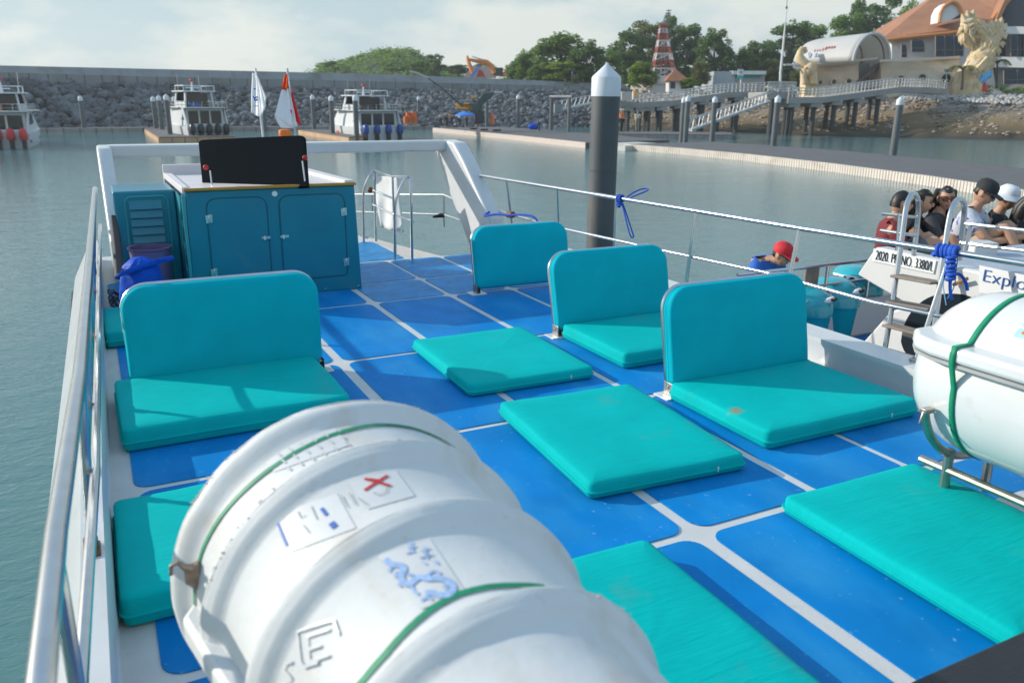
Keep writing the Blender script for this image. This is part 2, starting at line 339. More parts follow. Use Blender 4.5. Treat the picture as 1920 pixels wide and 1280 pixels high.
# ---------------------------------------------------------------- cushions
def shell(outline, t, puff=.007, round_=.02, seam=.004, wob=.004, seed=0, taper=0.):
    """padded cushion standing on z=0 with a rounded rim and a piped seam; outline is a 2D loop"""
    n = len(outline); cx = sum(p[0] for p in outline)/n; cy = sum(p[1] for p in outline)/n
    nor = []
    for i in range(n):
        a, b = V((*outline[i-1], 0)), V((*outline[(i+1) % n], 0)); d = (b-a).normalized(); nor.append(V((d.y, -d.x, 0)))
    ins = lambda r, z: [V((x, y, z))-nor[i]*r for i, (x, y) in enumerate(outline)]
    rings = []
    for (r, z) in ((.03+round_*.4, 0), (round_*.35, .004), (round_*.06, round_*.5), (0, t*.32), (-.001, t*.36), (-seam, t*.4), (-.001, t*.44), (0, t*.55), (round_*.08, t-round_*.75), (round_*.35, t-round_*.25), (round_, t-.002), (round_*1.7, t+puff*.25)):
        rings.append(ins(r, z))
    last = rings[-1]; c = V((cx, cy, t))
    for f, h in ((.86, .5), (.7, .75), (.5, .92), (.3, 1.), (.12, 1.)):
        rings.append([V((c.x+(p.x-c.x)*f, c.y+(p.y-c.y)*f, t+puff*h)) for p in last])
    vs = [p for r in rings for p in r]; fs = []
    for j in range(len(rings)-1):
        for i in range(n): i2 = (i+1) % n; fs.append((j*n+i, j*n+i2, (j+1)*n+i2, (j+1)*n+i))
    fs.append(tuple(range(n))[::-1]); fs.append(tuple((len(rings)-1)*n+i for i in range(n)))
    for p in vs:
        k = min(1, p.z/t); q = noise.noise_vector(V((p.x*3+seed*7, p.y*3, p.z*4)))
        p.x += q.x*wob*k*1.5; p.y += q.y*wob*k*1.5; p.z += q.z*wob*k*1.3
        # small gathers along the rim
        p.z += .0025*k*noise.noise(V((p.x*22, p.y*22, seed)))
    return vs, fs
def dense(outline, step=.05):
    out = []; n = len(outline)
    for i in range(n):
        a, b = V(outline[i]), V(outline[(i+1) % n]); k = max(1, int((b-a).length/step))
        out += [tuple(a+(b-a)*j/k) for j in range(k)]
    return out
def cushion(corners, t, label, m=CANVAS, seed=0, z0=.006, r=.035, group='loose teal deck cushions'):
    """corners: far-left, far-right, near-right, near-left points on the deck"""
    fl, fr, nr, nl = [V(c) for c in corners]; c = (fl+fr+nr+nl)/4
    u = ((fr-fl)+(nr-nl)); v = ((fl-nl)+(fr-nr)); wd, ln = u.length/2, v.length/2
    root_rz = math.atan2(u.y, u.x)
    o2 = dense(rrect(-wd/2, -ln/2, wd/2, ln/2, r, 6)); vs, fs = shell(o2, t, seed=seed)
    mb = MB(); mb.add(vs, fs)
    o = mb.obj('seat_cushion', m, smooth=60); o.location = (c.x, c.y, z0); o.rotation_euler.z = root_rz
    tag(o, label, 'cushion', group)
    # piping bead round the seam, zip pull and care tag
    mb = MB(); mb.tube([V((x, y, t*.4)) for x, y in dense(rrect(-wd/2-.004, -ln/2-.004, wd/2+.004, ln/2+.004, r, 6), .08)], .005, 6, closed=True); mb.obj('piping', m, o, local=True)
    mb = MB(); mb.box((wd*.3, -ln/2-.006, t*.45), (.006, .004, .022)); mb.obj('zip_pull', PAPER, o, local=True)
    return o
A_ = lambda *p: at(*p)
T_ = .075
tp = lambda x, y: V((*at(x, y, T_).xy, 0))
cushion([tp(768, 638), tp(978, 611), tp(1114, 690), tp(884, 722)], T_, 'loose cushion farther from the camera of the pair in the middle of the deck', CANVAS, 1)
cushion([tp(930, 757), tp(1182, 720), tp(1400, 856), tp(1112, 909)], T_+.005, 'loose cushion with faded grimy right edge, nearer of the two in mid deck', CANVAS_OLD, 2)
nr_, fl_, fr_ = tp(1860, 1172), tp(1464, 925), tp(1745, 853)
cushion([(2.315, 2.14, 0), (3.08, 2.12, 0), (3.08, 1.12, 0), (2.3, 1.14, 0)], T_, 'loose cushion on the right beside the horizontal steel tube of the cradle', CANVAS, 3)
cushion([(.84, 2.13, 0), (1.65, 2.11, 0), (1.6, .98, 0), (.82, .99, 0)], T_, 'creased cushion at the bottom edge, half hidden by the near life raft canister', CANVAS_OLD, 4)
cushion([(-.085, 3.2, 0), (.69, 3.2, 0), (.68, 2.47, 0), (-.09, 2.47, 0)], .11, 'thick cushion at the left rim, between the near canister and the gunwale', CANVAS, 5)
cushion([(-.03, 4.70, 0), (1.06, 4.70, 0), (1.05, 3.92, 0), (-.035, 3.9, 0)], .115, 'thick seat cushion of the left seat with rail shadows across it', CANVAS, 6)
cushion([(2.78, 4.7, 0), (3.73, 4.7, 0), (3.71, 3.92, 0), (2.79, 3.92, 0)], .1, 'seat cushion in front of the middle backrest on the right side', CANVAS_OLD, 7)
CU8 = cushion([(2.69, 3.39, 0), (3.76, 3.39, 0), (3.76, 2.6, 0), (2.73, 2.62, 0)], .095, 'seat cushion with a brown stain in front of the nearest backrest', CANVAS, 8)
cushion([(-.06, 6.5, 0), (.95, 6.5, 0), (.95, 5.75, 0), (-.06, 5.75, 0)], .11, 'cushion mostly hidden behind the left backrest, only its corner showing', CANVAS, 9)
c = at(1380, 770, .102); c = Matrix.Rotation(-CU8.rotation_euler.z, 3, 'Z') @ (V((c.x, c.y, .1))-V((CU8.location.x, CU8.location.y, 0)))
SM = CANVAS.copy(); SM.name = 'teal_canvas_stained'; t, b = nodes(SM); src = b.inputs['Base Color'].links[0].from_socket
tcn = t.nodes.new('ShaderNodeTexCoord'); dn = t.nodes.new('ShaderNodeVectorMath'); dn.operation = 'DISTANCE'; dn.inputs[1].default_value = c
nn_ = t.nodes.new('ShaderNodeTexNoise'); nn_.inputs['Scale'].default_value = 32; ad = t.nodes.new('ShaderNodeMath'); ad.operation = 'MULTIPLY_ADD'; ad.inputs[1].default_value = .07
mr_ = t.nodes.new('ShaderNodeMapRange'); mr_.inputs['From Min'].default_value = .085; mr_.inputs['From Max'].default_value = .055; mr_.inputs['To Max'].default_value = .75
mx_ = t.nodes.new('ShaderNodeMix'); mx_.data_type = 'RGBA'; mx_.inputs['B'].default_value = (.3, .22, .1, 1)
t.links.new(tcn.outputs['Object'], dn.inputs[0]); t.links.new(tcn.outputs['Object'], nn_.inputs['Vector']); t.links.new(nn_.outputs['Fac'], ad.inputs[0]); t.links.new(dn.outputs['Value'], ad.inputs[2]); t.links.new(ad.outputs[0], mr_.inputs['Value'])
t.links.new(mr_.outputs[0], mx_.inputs['Factor']); t.links.new(src, mx_.inputs['A']); t.links.new(mx_.outputs['Result'], b.inputs['Base Color'])
CU8.data.materials[0] = SM
# ---------------------------------------------------------------- folding backrests
def backrest(x0, x1, y, h, lean, label, turn=0., zb=.045, seed=0):
    root = empty('folding_backrest', ((x0+x1)/2, y, 0), turn, label, 'backrest', 'folding backrests on the deck')
    wd = x1-x0; hh = h-zb
    o2 = dense(rrect(-wd/2, 0, wd/2, hh, [.05, .05, .13, .13], 8)); vs, fs = shell(o2, .075, puff=.01, round_=.026, seed=seed, wob=.003)
    Rl = Matrix.Rotation(-lean, 4, 'X'); X = Matrix.Translation((0, 0, zb)) @ Rl @ Matrix(((1, 0, 0, 0), (0, 0, -1, .035), (0, 1, 0, 0), (0, 0, 0, 1)))
    mb = MB(); mb.X = X; mb.add(vs, fs); cu = mb.obj('back_cushion', BACKC, root, smooth=60, local=True)
    fr = [V((x, y_, 0)) for x, y_ in ([(-wd/2+.012, -.06), (-wd/2+.012, 0)]+[p for p in rrect(-wd/2+.006, 0, wd/2-.006, hh+.0, [.01, .01, .13, .13], 8) if p[1] > .02][::-1]+[(wd/2-.012, 0), (wd/2-.012, -.06)])]
    mb = MB(); mb.X = X; mb.tube([p+V((0, 0, -.008)) for p in fr], .0125, 8); mb.obj('frame', STEEL, root, local=True)
    for s in (-1, 1):
        px = s*(wd/2-.012)
        mb = MB(); mb.b2((px-.018, -.03, .012), (px-.013, .05, .085)); mb.b2((px+.013, -.03, .012), (px+.018, .05, .085)); mb.tube([(px-.022, .01, .06), (px+.022, .01, .06)], .01, 8)
        b_ = mb.obj('hinge_bracket', DULLSTEEL, root, local=True, bevel=.002)
        mb = MB(); mb.b2((px-.07, -.055, .001), (px+.07, .075, .012)); mb.obj('mounting_pad', WHITE, b_, local=True, bevel=.004)
    return root
backrest(2.745, 3.78, 3.42, .62, radians(10), 'nearest backrest on the right, in front of the neighbouring boat', seed=11)
backrest(2.77, 3.75, 4.74, .59, radians(13), 'middle of the three backrests on the right side of the deck', seed=12)
backrest(2.80, 3.72, 6.17, .57, radians(10), 'farthest backrest by the foot of the white arch, without a seat cushion in view', seed=13)
backrest(.045, 1.11, 4.72, .615, radians(3), 'backrest on the left side of the deck in front of the teal cabinet', seed=14, zb=.06)
# ---------------------------------------------------------------- teal cabinet
cb = empty('storage_cabinet', (1.28, 7.3, 0), label='teal double-door cabinet with louvred side box and white tray top', cat='cabinet')
cx0, cx1, cy, cz = .595, 1.985, 6.79, .9
mb = MB(); mb.prism([(cx0, cy, 0), (cx1, cy, 0), (cx1-.03, cy-.01, cz), (cx0+.02, cy-.01, cz)], (0, .95, 0)); mb.obj('body', TEALP, cb, bevel=.012)
# ragged patch of sunlight on the side, painted as a lighter sheet
mb = MB(); ed = []
for i in range(9): z = .08+i*.09; ed += [(cx0-.004, cy+.1+.05*(i % 2), z), (cx0-.004, cy+.16-.05*(i % 2), z+.045)]
mb.prism(ed+[(cx0-.004, cy+.5, .86), (cx0-.004, cy+.5, .08)], (-.012, 0, 0)); mb.obj('side_sun_patch', TEALL, cb)
mb = MB(); mb.b2((cx0-.012, cy-.014, .02), (cx0+.012, cy+.012, cz-.03)); mb.obj('corner_trim', TEALL, cb, bevel=.004)
mb = MB(); mb.b2((cx0+.01, cy-.03, cz), (cx1-.02, cy+.01, cz+.022)); mb.obj('front_lip', YEL, cb, bevel=.004)
# white tray (four walls and a floor)
mb = MB()
mb.prism([(cx0+.0, cy+.0, cz-.02), (cx0+.05, cy+.0, cz-.02), (cx0+.05, cy+1.45, cz-.02), (cx0-.02, cy+1.45, cz-.02)], (0, 0, .05))
mb.prism([(cx1-.11, cy, cz-.02), (cx1-.03, cy, cz-.02), (cx1-.1, cy+1.45, cz-.02), (cx1-.2, cy+1.45, cz-.02)], (0, 0, .06))
mb.b2((cx0-.02, cy+1.4, cz-.1), (cx1-.1, cy+1.46, cz+.1)); mb.b2((cx0+.04, cy+.012, cz+.003), (cx1-.1, cy+1.42, cz+.012)); mb.obj('tray', mat('tray_white', (.72, .66, .66), .4, var=.05), cb, bevel=.008)
mb = MB(); mb.b2((cx0, cy+.95, 0), (cx1-.12, cy+1.44, cz-.1)); mb.obj('rear_body', TEALP, cb, bevel=.01)
# doors
for (a, b, hx) in ((cx0+.17, cx0+.62, 'l'), (cx0+.73, cx1-.13, 'r')):
    yy = lambda z: cy-.01*z/cz
    mb = MB(); pl = rrect(a, .14, b, .83, [.03, .03, .07, .07], 5)
    mb.prism([(x, yy(z)-.002, z) for x, z in pl], (0, -.005, 0)); d_ = mb.obj('door', TEALP, cb, bevel=.002)
    mb = MB(); mb.tube([V((x, yy(z)-.004, z)) for x, z in rrect(a-.008, .132, b+.008, .838, [.035, .035, .078, .078], 5)], .0024, 5, closed=True); mb.obj('door_seal', mat('door_gap_teal', (.0, .09, .13), .5), d_)
    hxx = a+.005 if hx == 'l' else b-.005
    for hz in (.25, .68):
        mb = MB(); mb.b2((hxx-.025, cy-.024, hz-.035), (hxx-.002, cy-.008, hz+.03)); mb.b2((hxx+.002, cy-.024, hz-.03), (hxx+.025, cy-.008, hz+.035)); mb.tube([(hxx, cy-.022, hz-.035), (hxx, cy-.022, hz+.035)], .006, 8); mb.obj('hinge', STEEL, d_, bevel=.002)
    lx = b-.02 if hx == 'l' else a+.02
    mb = MB(); mb.b2((lx-.035, cy-.02, .492), (lx+.035, cy-.005, .515)); mb.tube([(lx-.01, cy-.03, .485), (lx-.01, cy-.015, .52)], .007, 8); mb.obj('latch', STEEL, d_, bevel=.002)
mb = MB(); mb.lathe([(.0, -.004), (.022, -.004), (.022, .004)], (1.29, cy-.014, .855), 'y', 16); mb.obj('round_badge', PAPER, cb)
for p in ((1.66, .03), (1.95, .03), (1.2, .03), (.8, .03)): mb = MB(); mb.ball((p[0], cy-.004, p[1]), (.007, .005, .007), 8, 6); mb.obj('screw', STEEL, cb)
# side box with louvres, on the left
sx0, sx1, sy = .125, .575, 7.2
mb = MB(); mb.prism([(sx0, sy, 0), (sx1, sy, 0), (sx1, sy, .875), (sx0-.01, sy, .875)], (0, .6, 0)); sb = mb.obj('side_box', TEALP, cb, bevel=.015)
mb = MB(); mb.tube([V((x, sy-.004, z)) for x, z in rrect(sx0+.07, .1, sx1-.06, .83, .05, 5)], .008, 6, closed=True); mb.obj('frame_bead', TEALL, sb)
mb = MB()
for i in range(9): z = .2+i*.068; mb.prism([(sx0+.1, sy-.002, z), (sx0+.1, sy-.03, z-.012), (sx0+.1, sy-.004, z+.055)], (.24, 0, 0))
mb.obj('louvre', TEALP, sb)
# lid standing open in the tray
ld = empty('hatch_cover', (1.17, 7.06, cz-.06), label='black hatch lid standing upright in the cabinet tray, two gas struts', cat='hatch lid')
q = [dep(381, 364, 6.75), dep(577, 349, 6.6), dep(571, 253, 6.75), dep(371, 262, 6.9)]
u = (q[1]-q[0]); v = ((q[3]-q[0])+(q[2]-q[1]))/2; nn = u.cross(v).normalized()
loop = []
for s_, t_ in rrect(0, 0, 1, 1, [.0, .0, .06, .06], 6):
    a_ = q[0].lerp(q[1], s_); b_ = q[3].lerp(q[2], s_); loop.append(a_.lerp(b_, t_))
if nn.y > 0: nn = -nn
mb = MB(); mb.prism(loop, -nn*.035); mb.obj('panel', mat('black_lid', (.006, .01, .013), .75, var=.15, vs=3, spec=.05), ld, bevel=.006)
mb = MB(); mb.tube([p-nn*.018 for p in loop[4:]+[loop[0]]], .011, 8); mb.obj('edge_trim', mat('lid_trim', (.3, .22, .22), .5, var=.1), ld)
for (px, py, qx, qy) in ((394, 320, 398, 352), (567, 302, 572, 340)):
    D = 6.62; a_, b_ = dep(px, py, D), dep(qx, qy, D)
    st = MB(); st.tube([a_, b_], .0065, 8); s1 = st.obj('gas_strut', STEEL, ld)
    mb = MB(); k = dep(px-8 if px < 450 else px+5, py-6, D-.02); mb.ball(k, (.022, .014, .022), 10, 8); mb.obj('strut_knob', RED, s1)
# ---------------------------------------------------------------- loose things by the cabinet
bn = empty('plastic_bin', (.33, 6.98, 0), label='purple plastic bin standing by the louvred side box', cat='bin')
PURP = mat('purple_plastic', (.13, .1, .22), .45, var=.08)
mb = MB(); mb.lathe([(0, .005), (.115, .005), (.12, .02), (.155, .44), (.165, .45), (.165, .462), (.148, .46), (.112, .03), (0, .03)], (.33, 6.98, 0), n=32); mb.obj('bucket', PURP, bn)
bg_ = empty('tarp_bundle', (.2, 6.45, 0), label='crumpled bright blue tarpaulin bundle in front of the purple bin', cat='tarpaulin')
mb = MB(); mb.lathe([(0, 0), (.14, .0), (.155, .06), (.15, .2), (.145, .33), (.13, .41), (.07, .46), (0, .47)], (.23, 6.45, 0), n=40)
for p in mb.v:
    q_ = noise.noise_vector(p*7); a_ = math.atan2(p.y-6.45, p.x-.23)
    p += q_*.035*min(1, p.z/.15); k_ = 1+.05*sin(a_*9+p.z*8); p.x = .23+(p.x-.23)*k_; p.y = 6.45+(p.y-6.45)*k_
    p.z = max(.003, p.z)
TARP = mat('blue_tarp', (.0, .075, .5), .6, var=.15, vs=12, bump=.6, bs=16, spec=.15)
mb.obj('bundle', TARP, bg_, smooth=60)
mb = MB(); c = V((.22, 6.42, .36))
for k in range(5): mb.tube([c+V((-.16+.05*k, -.05, .02*k)), c+V((-.08+.05*k, -.12, .045+.015*k)), c+V((.02+.05*k, -.1, .075+.01*k)), c+V((.07+.04*k, -.02, .09))], [.012, .02, .018, .008], 6)
mb.obj('fold', TARP, bg_, smooth=60)
fd = empty('fender', (.13, 6.9, .0), label='slim dark grey fender leaning against the side box', cat='fender')
mb = MB(); mb.tube([aty(212, 405, 7.12), aty(217, 435, 7.05), aty(221, 470, 6.95), aty(224, 520, 6.8)], [.02, .032, .034, .034], 12); mb.obj('float', mat('grey_rubber', (.06, .055, .06), .7, var=.15), fd)
cl = empty('cable_coil', (.05, 6.8, 0), label='tangled dark cable lying in the corner left of the tarpaulin', cat='cable')
mb = MB(); pts = []
for i in range(60): a = i*.52; pts.append(V((.06+.06*cos(a)+.015*sin(i*1.7), 6.8+.25*sin(a*.93)+.05*cos(i*.9), .02+.1*abs(sin(i*.37)))))
mb.tube(pts, .006, 6); mb.obj('cable', RUBBER, cl)
# handrail cage of the bow hatch
hc = empty('hatch_handrail', (2.8, 8.5, 0), label='curved steel handrail frame around the bow steps, right of the cabinet', cat='handrail')
zt = .74
n0, n1, f0, f1 = V((2.68, 7.93, 0)), V((2.84, 7.86, 0)), V((2.69, 9.06, 0)), V((2.85, 9.1, 0))
ntop, ftop = aty(766, 331, 7.95), aty(702, 320, 9.06)
for a, b, tpn in ((n0, n1, ntop), (f0, f1, ftop)):
    p1 = V((a.x+.03, a.y, tpn.z-.02)); p2 = V((b.x-.01, b.y, tpn.z-.02))
    mb = MB(); mb.tube(fillet([a, V((a.x+.02, a.y, tpn.z*.75)), tpn+V((-.03, 0, 0)), tpn+V((.02, 0, 0)), V((b.x+.01, b.y, tpn.z*.78)), b], .12, 6), .015, 10); mb.obj('hoop', STEEL, hc)
mt = aty(736, 331, 8.5)
mb = MB(); mb.tube([ftop, mt, ntop], .013, 8); mb.obj('bar', STEEL, hc)
mb = MB(); mb.tube([mt, V((mt.x, mt.y, .0))], .013, 8); mb.obj('bar', STEEL, hc)
mb = MB(); mb.tube([aty(700, 357, 9.06), aty(737, 372, 8.5)], .012, 8); mb.obj('bar', STEEL, hc)
mb = MB(); mb.tube([aty(700, 384, 9.06), aty(737, 402, 8.5), aty(775, 415, 7.9)], .012, 8); mb.obj('bar', STEEL, hc)
# white cloth hung behind it
ct = empty('hanging_canvas', (3, 9.3, .4), label='white canvas sheet hanging behind the curved handrail', cat='canvas sheet')
mb = MB(); W_, H_ = 14, 14; Q = [dep(701, 332, 9.75), dep(746, 330, 9.5), dep(757, 436, 9.3), dep(714, 427, 9.55)]
vs = []
for j in range(H_+1):
    for i in range(W_+1):
        a, b = i/W_, j/H_; p = Q[0].lerp(Q[1], a).lerp(Q[3].lerp(Q[2], a), b); vs.append(p+V((-.4, -.8, 0))*(.03*sin(a*9+b*3)*b+.02*noise.noise(V((a*4, b*4, 1)))))
fsq = [(j*(W_+1)+i, j*(W_+1)+i+1, (j+1)*(W_+1)+i+1, (j+1)*(W_+1)+i) for j in range(H_) for i in range(W_)]
mb.add(vs, fsq); o = mb.obj('sheet', mat('white_canvas', (.68, .68, .66), .8, var=.06), ct, smooth=80); sm = o.modifiers.new('thick', 'SOLIDIFY'); sm.thickness = .012
# ---------------------------------------------------------------- flags on the arch
def cloth_patch(mb, Q, k, nx=10, ny=14, amp=.02, ph=0.):
    mb.k = k; vs = []
    for j in range(ny+1):
        for i in range(nx+1):
            a, b = i/nx, j/ny; p = Q[0].lerp(Q[1], a).lerp(Q[3].lerp(Q[2], a), b); vs.append(p-_f*(amp*sin(a*8+ph+b*2.)))
    mb.add(vs, [(j*(nx+1)+i, j*(nx+1)+i+1, (j+1)*(nx+1)+i+1, (j+1)*(nx+1)+i) for j in range(ny) for i in range(nx)])
FW = mat('flag_white', (.74, .75, .77), .8, var=.03); FR = mat('flag_red', (.7, .015, .02), .8, var=.06); FO = mat('flag_orange_red', (.85, .09, .01), .8, var=.06)
D = 10.15
fl = empty('flag', dep(494, 262, D), label='white flag with a small blue emblem on a thin pole above the black lid', cat='flag')
mb = MB(); mb.tube([dep(494.5, 268, D), dep(487, 200, D), dep(479, 129, D)], .014, 8); mb.obj('pole', mat('pole_white', (.6, .6, .6), .5), fl)
mb = MB(); cloth_patch(mb, [dep(474, 138, D+.05), dep(482, 138, D), dep(490, 222, D), dep(472, 212, D+.1)], 0); cloth_patch(mb, [dep(481, 140, D), dep(484, 145, D-.05), dep(497, 205, D-.1), dep(489.5, 220, D)], 0, amp=.01); cloth_patch(mb, [dep(484, 145, D-.05), dep(486, 152, D-.05), dep(499.5, 183, D-.12), dep(497, 205, D-.1)], 0, amp=.01)
o = mb.obj('cloth', FW, fl, smooth=80); o.modifiers.new('thick', 'SOLIDIFY').thickness = .006
mb = MB()
for pts in (((475, 181), (477, 185), (480, 183), (483, 182)), ((477, 187), (480, 189), (483, 186)), ((476, 168), (479, 166))): mb.tube([dep(x, y, D-.035) for x, y in pts], .01, 6)
mb.obj('emblem', BLUEINK, fl)
mb = MB(); mb.tube([dep(475, 199, D-.035), dep(484, 199, D-.035)], .005, 5); mb.obj('small_lettering', GREYINK, fl)
fl = empty('flag', dep(556, 258, D), label='red and white flag drooping from a pole behind the black lid', cat='flag')
mb = MB(); mb.tube([dep(556, 266, D), dep(548, 205, D), dep(538.5, 129, D)], .014, 8); mb.obj('pole', mat('pole_grey', (.45, .45, .43), .5), fl)
mb = MB(); cloth_patch(mb, [dep(535, 140, D), dep(540, 140, D-.02), dep(541, 167, D-.02), dep(528.5, 170, D)], 1, ny=6)
cloth_patch(mb, [dep(528.5, 170, D), dep(541.5, 167, D-.02), dep(552, 241, D-.05), dep(515.5, 219, D-.02)], 0)
cloth_patch(mb, [dep(515.5, 219, D-.02), dep(535, 228, D-.03), dep(552, 241, D-.04), dep(526, 240, D-.02)], 0, amp=.008)
cloth_patch(mb, [dep(540, 140, D-.03), dep(542, 148, D-.03), dep(558, 238, D-.07), dep(551, 238, D-.05)], 0, amp=.008)
cloth_patch(mb, [dep(543, 158, D-.03), dep(546, 166, D-.03), dep(564.5, 236, D-.09), dep(556, 229, D-.07)], 2, amp=.012)
cloth_patch(mb, [dep(544, 206, D-.09), dep(546.5, 206, D-.09), dep(548, 214, D-.09), dep(546, 212, D-.09)], 2, 3, 3, .0)
o = mb.obj('cloth', [FW, FO, FR], fl, smooth=80); o.modifiers.new('thick', 'SOLIDIFY').thickness = .006
of = empty('marker_float', dep(535, 256, 9.9), label='orange marker float standing on the arch between the two flags', cat='float')
c = dep(534.5, 259, 9.9); mb = MB(); mb.lathe([(0, 0), (.06, 0), (.07, .02), (.075, .06), (.068, .095), (.04, .105), (0, .106)], c, n=20); mb.obj('drum', ORANGE, of)
# ---------------------------------------------------------------- life raft canisters
TAP = .1; SHX = .085
def ax_(C, y): return (C[0]+(1.6-y)*SHX, C[1]-(1.6-y)*.025, C[2]-(1.6-y)*TAP) if len(C) > 3 else C
def canister(C, ya, yb, ribs, label, ridge=.025):
    root = empty('life_raft_canister', (C[0]+.07, (ya+yb)/2, C[1]-C[2]), label=label, cat='life raft')
    pr = [(0, ya+.045, 0), (.6, ya+.04, 0), (.85, ya+.03, 0), (1, ya+.022, .6), (1, ya+.012, 1), (1, ya-.006, 1), (1, ya-.014, .9), (1, ya-.024, .66), (1, ya-.034, .35), (1, ya-.044, .1), (1, ya-.055, 0)]
    for yr in ribs[1:]:
        pr += [(1, yr+.03, 0), (1, yr+.021, .08), (1, yr+.017, .75), (1, yr+.012, 1), (1, yr-.004, 1.02), (1, yr-.01, .86), (1, yr-.014, .84), (1, yr-.022, .68), (1, yr-.03, .36), (1, yr-.038, .12), (1, yr-.046, 0)]
    pr += [(1, yb+.02, 0), (.97, yb, 0), (.85, yb-.03, 0), (.5, yb-.05, 0), (0, yb-.055, 0)]
    mb = MB(); n = 96; vs = []
    for f, y, h in pr:
        cx, cz, r = ax_(C, y)[:3]; rr_ = r*f+ridge*h
        for i in range(n):
            a = 2*pi*i/n; wob = .0015*noise.noise(V((cos(a)*6, y*14, sin(a)*6)))*(1 if h else .3); vs.append(V((cx+(rr_+wob)*cos(a), y, cz+(rr_+wob)*sin(a))))
    mb.add(vs, [(j*n+i, j*n+(i+1) % n, (j+1)*n+(i+1) % n, (j+1)*n+i) for j in range(len(pr)-1) for i in range(n)]); mb.obj('shell', RAFTW, root, smooth=50)
    return root
def cyl(cx, cz, r, y, th): th = radians(th); return V((cx+r*sin(th), y, cz+r*cos(th)))
def cylc(C, lift, y, th): cx, cz, r = ax_(C, y)[:3]; return cyl(cx, cz, r+lift, y, th)
def hit(px, py, *C):
    y = 1.2; d = ray(px, py)
    for _ in range(8):
        cx, cz, r = ax_(C, y)[:3]; ox, oz = EYE.x-cx, EYE.z-cz; a = d.x**2+d.z**2; b = 2*(ox*d.x+oz*d.z); c = ox*ox+oz*oz-r*r
        t = (-b-math.sqrt(max(0, b*b-4*a*c)))/2/a; p = EYE+d*t; y = p.y
    return p.y, math.degrees(math.atan2(p.x-cx, p.z-cz))
def smooth_px(s_, n=3):
    if len(s_) < 3: return s_
    q = fillet([V((x, y, 0)) for x, y in s_], 14, n); return [(p.x, p.y) for p in q]
def ribbon(root, name, m, C, path, wd, lift=.002, z=0):
    """flat strip following a (y, angle) path on the canister skin"""
    r = C[2]; mb = MB(); P_ = []
    for i in range(len(path)-1):
        (y0, t0), (y1, t1) = path[i], path[i+1]; k = max(1, int(abs(t1-t0)/4))
        P_ += [(y0+(y1-y0)*j/k, t0+(t1-t0)*j/k) for j in range(k)]
    P_.append(path[-1]); vs = []
    for i, (y, th) in enumerate(P_):
        a, b = P_[max(0, i-1)], P_[min(len(P_)-1, i+1)]; d = V((b[0]-a[0], radians(b[1]-a[1])*r)); d = d.normalized() if d.length > 1e-9 else V((1, 0)); nx = V((-d.y, d.x))*wd/2
        for s in (-1, 1): vs.append(cylc(C, lift, y+s*nx.x, th+math.degrees(s*nx.y/r)))
    for s in list(vs): pass
    fs = [(2*i, 2*i+1, 2*i+3, 2*i+2) for i in range(len(P_)-1)]; mb.add(vs, fs); return mb
def patch(C, y0, y1, t0, t1, lift=.0012):
    mb = MB(); k = 10; vs = [cylc(C, lift, y, t0+(t1-t0)*i/k) for i in range(k+1) for y in (y0, y1)]
    mb.add(vs, [(2*i, 2*i+1, 2*i+3, 2*i+2) for i in range(k)]); return mb
C1 = (.41, .608, .345, 1)
r1 = canister(C1, 1.6, .12, (1.6, 1.415, 1.19, .93, .68, .4), 'ribbed white life raft canister close to the camera with a red X on it')
# horizontal flanges where the two halves meet
for s in (-1, 1):
    mb = MB(); e_ = lambda y, k: (ax_(C1, y)[0]+s*(ax_(C1, y)[2]+k), y, .575)
    mb.prism([e_(1.56, -.01), e_(1.5, .036), e_(.2, .036), e_(.15, -.01)], (0, 0, .055)); mb.obj('flange', RAFTW, r1, bevel=.012)
for y, a0, a1 in ((1.53, -92, 60), (.985, -92, 20)):
    o = ribbon(r1, '', GREEN, C1, [(y+.01*sin(i*.9), a0+(a1-a0)*i/12) for i in range(13)], .011, .003); o.obj('green_strap', GREEN, r1)
h = MB(); c = aty(362, 1072, 1.53); k_ = .5
h.tube([c+V((.0, 0, .01)), c+V((-.03*k_, 0, .015)), c+V((-.05*k_, .0, .028)), c+V((-.075*k_, 0, .024)), c+V((-.08*k_, 0, .004))], [.009, .007, .005, .0045, .004], 8); h.prism([c+V((.012, .008, .02)), c+V((-.016, .008, .012)), c+V((-.016, .008, -.02)), c+V((.012, .008, -.045))], (0, -.014, 0)); h.obj('strap_hook', mat('weathered_steel', (.3, .22, .17), .5, .7, var=.3, vs=60), r1, bevel=.003)
# stickers
RPAPER = mat('raft_sticker', (.6, .61, .61), .5, var=.04, vs=20)
def sticker(q, lift=.0012, n=8):
    q = [V((x, y, 0)) for x, y in q]; mb = MB(); vs = []
    for j in range(n+1):
        for i in range(n+1): p = q[0].lerp(q[1], i/n).lerp(q[3].lerp(q[2], i/n), j/n); y, th = hit(p.x, p.y, *C1); vs.append(cylc(C1, lift, y, th))
    mb.add(vs, [(j*(n+1)+i, j*(n+1)+i+1, (j+1)*(n+1)+i+1, (j+1)*(n+1)+i) for j in range(n) for i in range(n)]); return mb
def ink(parent, m, strokes, wd, lift=.003, name='ink', sm=False):
    allb = MB()
    for s in strokes: b_ = ribbon(None, '', m, C1, [hit(x, y, *C1) for x, y in (smooth_px(s) if sm else s)], wd, lift); allb.add(b_.v, b_.f)
    return allb.obj(name, m, parent, smooth=0)
s_ = sticker([(508, 968), (632, 925), (668, 990), (545, 1035)]).obj('instruction_sticker', RPAPER, r1)
ink(s_, BLUEINK, [[(517, 970), (540, 1024)]], .005, name='blue_line'); ink(s_, BLUEINK, [[(604, 954), (614, 967)]], .007, name='blue_mark'); ink(s_, BLUEINK, [[(622, 981), (630, 990)]], .012, name='blue_mark')
